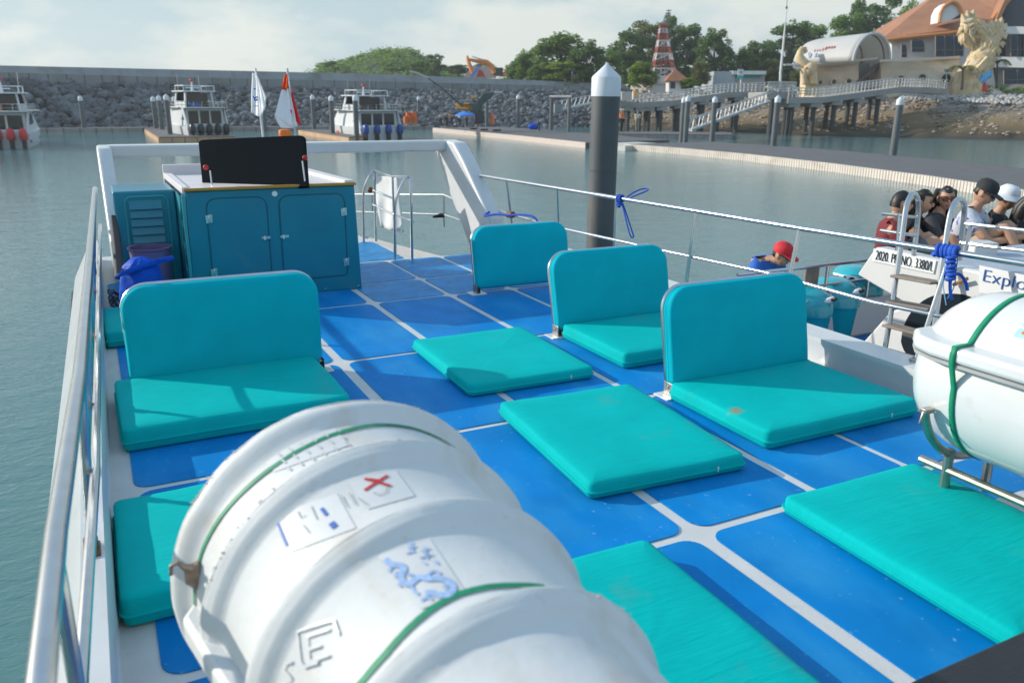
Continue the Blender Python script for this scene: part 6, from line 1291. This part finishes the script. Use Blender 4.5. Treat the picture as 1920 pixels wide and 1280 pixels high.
def person(loc, yaw, label, shirt, pants, pose='sit', head=(0, 0), hair='short', cap=None, glasses=False, skin=SKIN, arms=None, legs=None, sleeve=.6, pant=.9, lean=0., group=None, shades=None, detail=True, headat=None, hunch=0., name='person', cat='person', scale=1.):
    root = empty(name, loc, yaw, label, cat, group); root.scale = (scale,)*3
    L = lambda p: V((p[0]+lean*max(0, p[2]), p[1], p[2]-lean*.25*max(0, p[2])))
    J = {'pelvis': (V((0, 0, .1)), (.15, .115)), 'waist': (L((-.03, 0, .25)), (.135, .1)), 'chest': (L((-.03, 0, .41)), (.155, .11)), 'nb': (L((-.01, 0, .535)), .07), 'neck': (L((.01, 0, .59)), .052), 'head': (L((.025, 0, .65)), .06)}
    for k in ('neck', 'head'): J[k] = (J[k][0]+V((hunch, 0, -hunch*(.5 if k == 'neck' else 1.1))), J[k][1])
    E = [('pelvis', 'waist'), ('waist', 'chest'), ('chest', 'nb'), ('nb', 'neck'), ('neck', 'head')]
    arms = arms or (((.12, .25, .22), (.33, .12, .2)), ((.12, -.25, .22), (.33, -.12, .2)))
    legs = legs or ((((.36, .13, .42), (.56, .12, .04), (.74, .12, .0))), ((.36, -.13, .42), (.56, -.12, .04), (.74, -.12, .0))) if pose == 'sit' else legs or (((.03, .1, -.38), (0, .1, -.8), (.17, .12, -.84)), ((.02, -.1, -.38), (-.02, -.1, -.8), (.15, -.12, -.84)))
    for s, sg in (('l', 1), ('r', -1)):
        i = 0 if sg == 1 else 1; el, wr = L(arms[i][0]), L(arms[i][1]); sh = L((-.02, sg*.19, .505)); d = (wr-el).normalized(); up = V((0, 0, 1)); sd = d.cross(up).normalized() if abs(d.z) < .95 else V((0, 1, 0))
        J['sh'+s] = (sh, .062); J['el'+s] = (el, .045); J['wr'+s] = (wr, .029); J['pa'+s] = (wr+d*.06, (.04, .02)); E += [('chest', 'sh'+s), ('sh'+s, 'el'+s), ('el'+s, 'wr'+s), ('wr'+s, 'pa'+s)]
        if detail:
            for f, (off, ln) in enumerate(((-.032, .065), (-.011, .08), (.011, .076), (.03, .06))):
                b_ = wr+d*.095+sd*off; J[f'f{f}{s}'] = (b_, .0095); t1 = b_+(d*.8-up*.35)*ln*.5; t2 = t1+(d*.35-up*.85)*ln*.5; J[f'g{f}{s}'] = (t1, .0085); J[f'h{f}{s}'] = (t2, .007); E += [('pa'+s, f'f{f}{s}'), (f'f{f}{s}', f'g{f}{s}'), (f'g{f}{s}', f'h{f}{s}')]
            tb0 = wr+d*.03-sd*.04*sg; J['t'+s] = (tb0, .011); J['u'+s] = (tb0+d*.045-sd*.015*sg-up*.01, .008); E += [('wr'+s, 't'+s), ('t'+s, 'u'+s)]
        kn, an, to = [V(p) for p in legs[i]]; J['hi'+s] = (V((.03, sg*.095, .08)), .09); J['kn'+s] = (kn, .06); J['an'+s] = (an, .04); J['to'+s] = (to, (.045, .025)); E += [('pelvis', 'hi'+s), ('hi'+s, 'kn'+s), ('kn'+s, 'an'+s), ('an'+s, 'to'+s)]
    mb = skin_mesh(J, E)
    hc = J['head'][0]+V((.02, 0, .06)); HR = Matrix.Rotation(head[0], 3, 'Z') @ Matrix.Rotation(head[1], 3, 'Y'); H = lambda x, y, z: hc+HR @ V((x, y, z))
    hb = MB(); n, m = 16, 12
    hb.ball((0, 0, 0), (.095, .074, .118), n, m)
    for v in hb.v:
        if v.z < -.03: v.y *= 1-.35*min(1, (-v.z-.03)/.09); v.x = v.x*(1-.1*min(1, (-v.z-.03)/.09))+.008
        if v.x > .06 and abs(v.y) < .05 and 0 < v.z < .035: v.x -= .008
    hb.ball((.1, 0, -.012), (.017, .012, .024), 8, 6); hb.ball((.0, .076, -.005), (.02, .01, .032), 8, 6); hb.ball((.0, -.076, -.005), (.02, .01, .032), 8, 6)
    mb.add([H(*v) for v in hb.v], hb.f)
    for sg in (1, -1): mb.k = 1; e = MB(); e.ball((.082, sg*.03, .012), (.01, .015, .008), 8, 6); e.box((.088, sg*.031, .034), (.006, .034, .007)); mb.add([H(*v) for v in e.v], e.f)
    mb.k = 2; e = MB(); e.ball((.088, 0, -.052), (.008, .025, .008), 8, 6); mb.add([H(*v) for v in e.v], e.f)
    if headat: root.location = headat-Matrix.Rotation(yaw, 3, 'Z') @ hc*scale
    body = mb.obj('body', [skin, HAIR, LIP], root, local=True, smooth=70)
    # clothing
    def cloth(keys, grow, nm, m, cut):
        J2 = {k: (J[k][0], tuple(x+grow for x in J[k][1]) if isinstance(J[k][1], tuple) else J[k][1]+grow) for k in keys}
        E2 = [e for e in E if e[0] in J2 and e[1] in J2]
        for a, b_, f in cut: J2[b_] = (J[a][0].lerp(J[b_][0], f), (J[a][1] if not isinstance(J[a][1], tuple) else J[a][1][1])*(1-f)+(J[b_][1] if not isinstance(J[b_][1], tuple) else J[b_][1][0])*f+grow*1.1); E2.append((a, b_))
        return skin_mesh(J2, E2).obj(nm, m, root, local=True, smooth=70)
    if sleeve > 1: cloth(['pelvis', 'waist', 'chest', 'shl', 'shr', 'ell', 'elr'], .014, 'shirt', shirt, [('chest', 'nb', .75), ('ell', 'wrl', .9), ('elr', 'wrr', .9)])
    else: cloth(['pelvis', 'waist', 'chest', 'shl', 'shr'], .022, 'shirt', shirt, [('chest', 'nb', .75), ('shl', 'ell', sleeve), ('shr', 'elr', sleeve)])
    if pant > 1: cloth(['pelvis', 'hil', 'hir', 'knl', 'knr'], .02, 'trousers', pants, [('knl', 'anl', .9), ('knr', 'anr', .9)])
    else: cloth(['pelvis', 'hil', 'hir'], .02, 'shorts', pants, [('hil', 'knl', pant), ('hir', 'knr', pant)])
    # hair, cap, glasses
    hm = MB(); b_ = MB(); b_.ball((0, 0, 0), (.101, .08, .124), 18, 14)
    for v in b_.v:
        face = v.z < (.06 if v.x > .045 else .03 if v.x > -.02 else -.05) if hair == 'short' else (v.x > .02 and v.z < .07); low = v.z < (-.06 if hair == 'short' else -.09)
        if face or low: v *= .78
        v += noise.noise_vector(v*22)*.011+noise.noise_vector(v*70)*.004
    hm.add([H(*v) for v in b_.v], b_.f)
    if hair == 'long':
        for yy, xx in ((0, -.085), (.06, -.055), (-.06, -.055)): hm.tube([H(xx*.6, yy, .07), H(xx-.02, yy*1.15, -.05), H(xx-.02, yy*1.2, -.17), H(xx+.0, yy*1.1, -.27)], [.045, .055, .05, .015], 8)
    hm.obj('hair', HAIR, root, local=True, smooth=70)
    if cap:
        cb_ = MB(); cb_.lathe([(.104, .03), (.106, .06), (.096, .1), (.06, .132), (0, .14)], (0, 0, 0), n=20)
        c2 = MB()
        if cap[1] == 'cap': c2.prism([(.09*cos(a)*1.0, .085*sin(a), .036) for a in [-1.2+2.4*i/8 for i in range(9)]]+[(.19-.03*abs(i-4)/4*1.2, -.075*(i-4)/4*-1, .018) for i in range(8, -1, -1)], (0, 0, .008))
        else: c2.lathe([(.1, .04), (.17, .005), (.17, .012), (.1, .05)], n=20)
        cp = MB(); cp.add([H(v.x-.005, v.y*.93, v.z) for v in cb_.v], cb_.f); cp.add([H(*v) for v in c2.v], c2.f); co = cp.obj('cap', cap[0], root, local=True, smooth=40)
        if len(cap) > 2: e = MB(); e.add([H(.1, -.02, .06), H(.1, .02, .06), H(.097, .012, .085), H(.097, -.012, .085)], [(0, 1, 2, 3)]); e.obj('cap_badge', PAPER, co, local=True)
    if glasses:
        g_ = MB(); e = MB()
        for sg in (1, -1): e.ball((.098, sg*.034, .01), (.008, .03, .024), 12, 8); e.tube([(.09, sg*.062, .016), (.0, sg*.08, .016)], .004, 5)
        e.tube([(.104, -.012, .018), (.104, .012, .018)], .004, 5); g_.add([H(*v) for v in e.v], e.f); g_.obj('sunglasses', shades or GLASS, root, local=True)
    return root
def headroot(px, py, D, drop=.78): p = dep(px, py, D); return (p.x, p.y, p.z-drop)
def hperson(h, *a, **k): return person((h.x, h.y, h.z), *a, headat=h, **k)
# ================================================================ NEIGHBOURING BOAT
NX = 5.6; nb = empty('neighbour_boat', (7, 4.5, WZ), label='white boat alongside on the right with black registration lettering and tinted window', cat='boat')
NW = mat('neighbour_white', (.62, .62, .61), .35, var=.04, vs=2, coat=.2)
sx = lambda x, y: atx(x, y, NX)
wing = [sx(x, y) for x, y in ((1606, 515), (1641, 463), (1756, 487), (1775, 496), (1930, 528), (2050, 555), (2050, 900), (1700, 800), (1590, 668), (1622, 636), (1668, 584), (1703, 573))]
mb = MB(); mb.prism(wing, (.14, 0, 0)); mb.obj('side_wing', NW, nb, bevel=.02)
mb = MB(); q = sx(1641, 463); z_ = q.z-.1; mb.b2((NX+.14, -1, z_-.12), (NX+3.6, q.y-.05, z_)); mb.obj('upper_deck', mat('neighbour_deck', (.35, .4, .46), .6, var=.1), nb, bevel=.01)
ND = z_
mb = MB(); mb.b2((NX+.14, -1, -2.2), (NX+3.4, 4.3, z_-.12)); mb.prism([(NX+.02, 4.0, -1.0), (NX+.02, -1, -1.0), (NX+.3, -1, WZ-.3), (NX+.3, 4.2, WZ-.3)], (3.2, 0, 0)); mb.obj('hull', NW, nb, bevel=.02)
# tinted window, a rounded teardrop set in the wing
tw_ = [(1757, 598), (1752, 630), (1764, 660), (1800, 678), (1850, 670), (1880, 640), (1880, 600), (1850, 566), (1815, 549), (1786, 557), (1768, 575)]
tw_ = [(1690, 640), (1694, 612), (1706, 588), (1726, 566), (1752, 552), (1790, 549), (1830, 556), (1850, 600), (1840, 660), (1780, 690), (1716, 678), (1696, 660)]
pw = fillet([sx(x, y)-V((.006, 0, 0)) for x, y in tw_]+[sx(*tw_[0])-V((.006, 0, 0))], .1, 3)[:-1]
mb = MB(); mb.prism(pw, (.02, 0, 0)); mb.obj('tinted_window', GLASS, nb, smooth=0)
# raised flat panel with the registration and the name panel
def on_side(px0, py0, px1, py1, txt, m, bold, xs, hgt_px, name, par, shear=0., lift=.016):
    a, b_ = sx(px0, py0), sx(px1, py1); u = (b_-a); L = u.length; u.normalize(); n_ = V((-1, 0, 0)); v = V((0, 0, 1)); v = (v-u*v.dot(u)).normalized()
    t_ = text_mesh(txt, 1., 1., bold, shear, .004); w_ = max(p.x for p in t_.v); h_ = max(p.y for p in t_.v); hh = (sx(px0, py0-hgt_px)-a).length
    for p in t_.v: p.x *= L/w_; p.y *= hh/.72
    place(t_, a+n_*lift, u, v, n_); return t_.obj(name, m, par, smooth=0)
pl_ = [sx(x, y)-V((.012, 0, 0)) for x, y in ((1640, 466), (1757, 489), (1752, 513), (1637, 489))]
mb = MB(); mb.prism(pl_, (.012, 0, 0)); rp_ = mb.obj('registration_panel', PAPER, nb, smooth=0)
on_side(1643, 486, 1751, 509, '2020. PPI NO. 3380/L', DARKINK, -.03, 1, 19, 'registration_text', rp_)
pl_ = [sx(x, y)-V((.012, 0, 0)) for x, y in ((1838, 497), (1990, 530), (1990, 580), (1838, 548))]
mb = MB(); mb.prism(pl_, (.012, 0, 0)); np_ = mb.obj('name_panel', mat('name_panel_white', (.7, .7, .69), .4, var=.03), nb, smooth=0)
on_side(1842, 526, 1924, 544, 'Explo', mat('name_blue', (.02, .1, .36), .5), -.02, 1, 24, 'name_text', np_)
mb = MB(); a, b_ = sx(1793, 533)-V((.03, 0, 0)), sx(1822, 521)-V((.05, 0, 0)); mb.tube([a, b_], .014, 6); mb.obj('wooden_handle', mat('varnish_wood', (.3, .15, .06), .5, var=.2, vs=20), nb)
# stern platform: low white trough with blue floor
P0 = [at(x, y, -.55) for x, y in ((1500, 625), (1630, 606), (1760, 640), (1580, 700))]
sz = -.5; Pq = [at(1500, 640, sz), at(1640, 612, sz), at(1700, 640, sz), at(1500, 700, sz)]
mb = MB(); ys0, ys1 = 4.15, 6.0
mb.b2((5.2, 4.0, -1.4), (7.6, 5.9, -.68)); mb.b2((5.2, 5.5, -.68), (7.6, 5.62, -.3)); mb.b2((5.05, 3.0, -1.5), (5.2, 5.62, -.3)); st_ = mb.obj('stern_platform', NW, nb, bevel=.015)
mb = MB(); mb.b2((5.22, 4.0, -.68), (7.58, 5.48, -.674)); mb.obj('platform_floor', BLUE, st_, smooth=0)
sr = empty('stern_railing', (6, 5.9, -.4), label='low steel railing across the stern of the neighbouring boat before its outboards', cat='railing')
for z in (.08, -.12): mb = MB(); mb.tube([(5.15, 5.56, z), (7.5, 5.56, z)], .018, 8); mb.obj('rail', STEEL, sr)
for x in (5.2, 5.75, 6.3, 6.9, 7.4): mb = MB(); mb.tube([(x, 5.56, -.31), (x, 5.56, .08)], .016, 8); mb.obj('post', STEEL, sr)
for x0 in (5.42, 6.05):
    mb = MB(); mb.b2((x0, 5.59, -.15), (x0+.18, 5.62, .06)); mb.obj('foot_board', mat('worn_wood', (.22, .18, .15), .8, var=.2, vs=10), sr, bevel=.01)
TCOWL = mat('teal_cowl', (.0, .33, .4), .25, var=.06, vs=2, coat=.5)
def big_outboard(px, py, D, label, s=1.):
    p = dep(px, py, D); root = empty('outboard_motor', p, radians(-28), label, 'outboard motor', 'teal outboards of the neighbouring boat')
    n = 24; mb = MB(); vs = []
    prof = [(.82, -.52), (.9, -.3), (.97, -.06), (1.03, -.05), (1.03, .02), (.98, .08), (.85, .155), (.6, .205), (.3, .225), (.02, .23)]
    for rr_, h in prof:
        for i in range(n): a = 2*pi*i/n; vs.append(V((math.copysign(abs(cos(a))**.7, cos(a))*.25*rr_, math.copysign(abs(sin(a))**.75, sin(a))*.36*rr_-.05*h, h))*s)
    mb.add(vs, [(j*n+i, j*n+(i+1) % n, (j+1)*n+(i+1) % n, (j+1)*n+i) for j in range(len(prof)-1) for i in range(n)]+[tuple(range(9*n, 10*n))]); cw = mb.obj('cowl', TCOWL, root, local=True, smooth=50)
    mb = MB(); mb.b2((-.1*s, -.2*s, -1.3*s), (.1*s, .2*s, -.52*s)); mb.obj('leg', BLACK, root, local=True, bevel=.03)
    for sg in (-1, 1):
        pts = []
        for i in range(9):
            a = sg*(.25+1.5*i/8)-pi/2; rr_ = .93; pts.append(V((math.copysign(abs(cos(a))**.7, cos(a))*.252*rr_, math.copysign(abs(sin(a))**.75, sin(a))*.363*rr_, .118+.012*sin(i*.7)))*s)
        mb = MB(); mb.tube(pts, [.008*s]+[.03*s]*7+[.008*s], 6); w_ = mb.obj('white_stripe', PAPER, cw, local=True)
        for k in (2, 4, 6): mb = MB(); d = pts[k].copy(); mb.ball(d+V((d.x*.09, d.y*.09, .004)), (.03*s, .03*s, .016*s), 8, 6); mb.obj('dark_vent', BLACK, w_, local=True)
    return root
for (px, py, D, lb) in ((1604, 533, 8.6, 'farthest teal outboard with white stripes, highest in the row'), (1560, 556, 8.3, 'middle teal outboard behind the wooden foot boards'), (1508, 572, 8.0, 'teal outboard partly hidden by the nearest backrest')): big_outboard(px, py, D, lb, .92)
# boarding ladder
ldr = empty('boarding_ladder', dep(1700, 560, 6.0), label='steel boarding ladder with hooped tops and flat treads on the neighbouring boat', cat='ladder')
Dl = 6.02
lft = [(1657, 668, Dl), (1670, 590, Dl), (1684, 500, Dl), (1692, 440, Dl), (1699, 385, Dl), (1708, 363, Dl+.05), (1719, 364, Dl+.12), (1723, 385, Dl+.2), (1719, 430, Dl+.25), (1713, 478, Dl+.28)]
rgt = [(1741, 690, Dl-.35), (1754, 600, Dl-.35), (1766, 500, Dl-.35), (1778, 420, Dl-.35), (1785, 388, Dl-.35), (1796, 372, Dl-.3), (1807, 375, Dl-.22), (1809, 395, Dl-.15), (1804, 440, Dl-.1), (1799, 488, Dl-.06)]
for P_ in (lft, rgt): mb = MB(); mb.tube(fillet([dep(*p) for p in P_], .06, 3), .019, 10); mb.obj('side_rail', STEEL, ldr)
for (xa, ya, xb, yb_) in ((1680, 519, 1757, 533), (1671, 567, 1751, 582), (1664, 611, 1746, 632), (1657, 659, 1741, 684)):
    a, b_ = dep(xa, ya, Dl), dep(xb, yb_, Dl-.35); d = (b_-a).normalized(); w_ = V((d.y, -d.x, 0)).normalized()*.06
    mb = MB(); mb.prism([a-w_, b_-w_, b_+w_, a+w_], (0, 0, .02)); mb.obj('tread', MATS['worn_wood'], ldr, bevel=.006)
nr2 = empty('deck_railing', dep(1850, 440, 6.0), label='steel railing with two bars on the upper deck of the neighbouring boat', cat='railing')
for pts in (((1656, 401, 6.3), (1690, 404, 6.1), (1722, 408, 6.25)), ((1652, 432, 6.3), (1688, 437, 6.1), (1718, 442, 6.25)), ((1806, 419, 5.9), (1860, 425, 5.7), (1930, 433, 5.4), (2050, 447, 5.)), ((1801, 455, 5.9), (1860, 463, 5.7), (1930, 471, 5.4), (2050, 487, 5.))):
    mb = MB(); mb.tube([dep(*p) for p in pts], .013, 8); mb.obj('bar', STEEL, nr2)
for pts in (((1820, 420, 5.85), (1811, 470, 5.85)), ((1687, 400, 6.12), (1682, 470, 6.12))): mb = MB(); mb.tube([dep(*p) for p in pts], .014, 8); mb.obj('post', STEEL, nr2)
# box, and sitting passengers
cb2 = empty('white_box', dep(1840, 470, 6.6), label='white box standing on the upper deck of the neighbouring boat by the passengers', cat='box')
a = dep(1816, 478, 6.9); mb = MB(); a = dep(1838, 470, 6.9); mb.box(a, (.2, .18, .16), Matrix.Rotation(-.5, 3, 'Z')); mb.obj('case', NW, cb2, bevel=.012)
yawR = math.atan2(VR.y, VR.x); FACE = yawR-.6
mk = lambda n, c: mat(n, c, .8, var=.12, vs=14)
hperson(dep(1690, 382, 7.7), FACE+.35, 'person in a dark red shirt with short black hair sitting at the stern end', mk('maroon_cloth', (.16, .015, .02)), mk('grey_shorts', (.12, .12, .13)), head=(.25, .1), arms=(((.1, .25, .24), (.32, .16, .22)), ((.1, -.25, .24), (.32, -.16, .22))))
hperson(dep(1730, 378, 8.1), FACE+.0, 'person with long black hair in profile, arm over bare knees, denim shorts', mk('black_top', (.02, .02, .025)), mk('denim', (.05, .12, .22)), hair='long', head=(-.1, .15), arms=(((.2, .22, .3), (.42, .05, .27)), ((.2, -.22, .28), (.45, -.06, .25))), sleeve=.25, pant=.45)
hperson(dep(1774, 372, 8.1), FACE-.25, 'person in sunglasses and a dark blouse with long hair, facing the camera', mk('dark_grey_cloth', (.045, .045, .05)), mk('black_skirt', (.02, .02, .025)), hair='long', head=(-.9, .1), glasses=True, shades=mat('amber_glass', (.12, .03, .01), .08), sleeve=1.2, arms=(((.18, .24, .26), (.42, .08, .24)), ((.18, -.24, .26), (.42, -.08, .22))), pant=.5)
hperson(dep(1846, 362, 7.8), FACE-.05, 'person in a dark cap and a pale shirt with blue print, looking at a phone', stain(mk('print_shirt', (.5, .53, .6)), (.08, .1, .4), 16, .55, .6), mk('beige_shorts', (.38, .33, .27)), head=(-.1, .45), cap=(mat('charcoal_cap', (.02, .022, .026), .8), 'cap'), glasses=True, lean=.12, arms=(((.22, .24, .26), (.46, .06, .33)), ((.22, -.22, .26), (.48, -.05, .33))), pant=.8)
hperson(dep(1889, 372, 8.2), FACE+.05, 'person in a white sun hat and a dark shirt holding a phone', mk('navy_cloth', (.02, .025, .035)), mk('black_shorts', (.02, .025, .03)), head=(-.3, .25), cap=(mat('white_hat', (.66, .68, .7), .8), 'hat'), lean=.06, arms=(((.2, .22, .3), (.38, .06, .36)), ((.2, -.22, .26), (.4, -.06, .3))), pant=.9)
hperson(dep(1938, 384, 7.9), FACE, 'person in black at the right edge of the view, mostly cut off', MATS['black_top'], MATS['black_shorts'], head=(0, .2), hair='long')
for (px, py, D, lb) in ((1868, 403, 7.75, 'phone held by the person in the white sun hat'), (1880, 399, 7.45, 'phone held by the person in the dark cap')):
    pass
# man in the red cap standing below, on the neighbouring stern
hperson(dep(1466, 478, 8.4), FACE-.3, 'person in a red cap with white badge and a blue shirt, bending forward', mk('royal_blue_cloth', (.02, .12, .5)), mk('dark_trousers', (.03, .03, .04)), pose='stand', head=(.1, .35), cap=(mat('red_cap', (.6, .02, .03), .75), 'cap', 1), glasses=True, lean=.15, hunch=.09, pant=1.2)
# ---------------------------------------------------------------- people far off
def small(px, pfoot, D, label, sh, pa, h=1.0, yaw=0., **k):
    p = dep(px, pfoot, D); person((p.x, p.y, p.z+.86), yaw, label, sh, pa, pose='stand', detail=True, pant=1.2, **k)
WS, BS, OS, DS = mk('white_cloth', (.6, .6, .58)), mk('blue_cloth', (.02, .05, .4)), mk('orange_cloth', (.8, .16, .02)), mk('dark_cloth', (.04, .04, .05))
small(1463, 184, 107, 'person in dark blue standing on the landing above the gangway', BS, DS, yaw=2.)
small(1444, 184, 108, 'person in a white shirt leaning on the landing rail', WS, DS, yaw=1.)
small(1194, 245, 72, 'person in white standing on the dock under the pier', WS, mk('khaki_cloth', (.3, .26, .2)), yaw=-2)
small(1164, 250, 60, 'person in an orange vest half hidden behind the big pile', OS, DS, yaw=-1)
small(279, 241, 100, 'person in blue on the far dock left of the three close piles', mk('teal_cloth', (.02, .15, .3)), DS)
small(1011, 248, 92, 'person bending over a blue sack on the grey dock', BS, mk('green_trousers', (.02, .05, .04)), lean=.5, yaw=3.)
small(1073, 152, 140, 'person in dark blue standing on the end of the sea wall', BS, DS)
for px, lb, sh in ((826, 'worker in white at the left end of the group by the parasol', WS), (838, 'worker with dark trousers bending beside the orange vests', DS), (848, 'worker in an orange vest in the middle of the group', OS), (862, 'worker in a pale shirt under the parasol', WS), (875, 'worker in an orange vest right under the parasol', OS)):
    small(px, 238, 97, lb, sh, DS, yaw=rnd.uniform(0, 6), lean=rnd.uniform(.05, .4))
sk_ = at(1000, 243, DKZ); mb = MB(); mb.ball(sk_+V((0, 0, .35)), (.75, .5, .42), 12, 8)
for p in mb.v: p += noise.noise_vector(p*2)*.15
mb.obj('blue_sack', TARP, smooth=60, label='blue sack lying on the grey dock beside the bending person', cat='sack')
# ================================================================ HAZE
hz = bpy.data.materials.new('haze'); hz.use_nodes = True; t = hz.node_tree; t.nodes.clear()
pv = t.nodes.new('ShaderNodeVolumePrincipled'); pv.inputs['Color'].default_value = (.93, .96, .98, 1); pv.inputs['Density'].default_value = 00.0004; pv.inputs['Anisotropy'].default_value = .3
ho = t.nodes.new('ShaderNodeOutputMaterial'); t.links.new(pv.outputs[0], ho.inputs['Volume'])
mb = MB(); mb.b2((-950, -310, WZ-8), (1000, 950, 60)); mb.obj('haze', hz, kind='stuff', smooth=0, label='thin pale sea haze over the harbour', cat='haze')
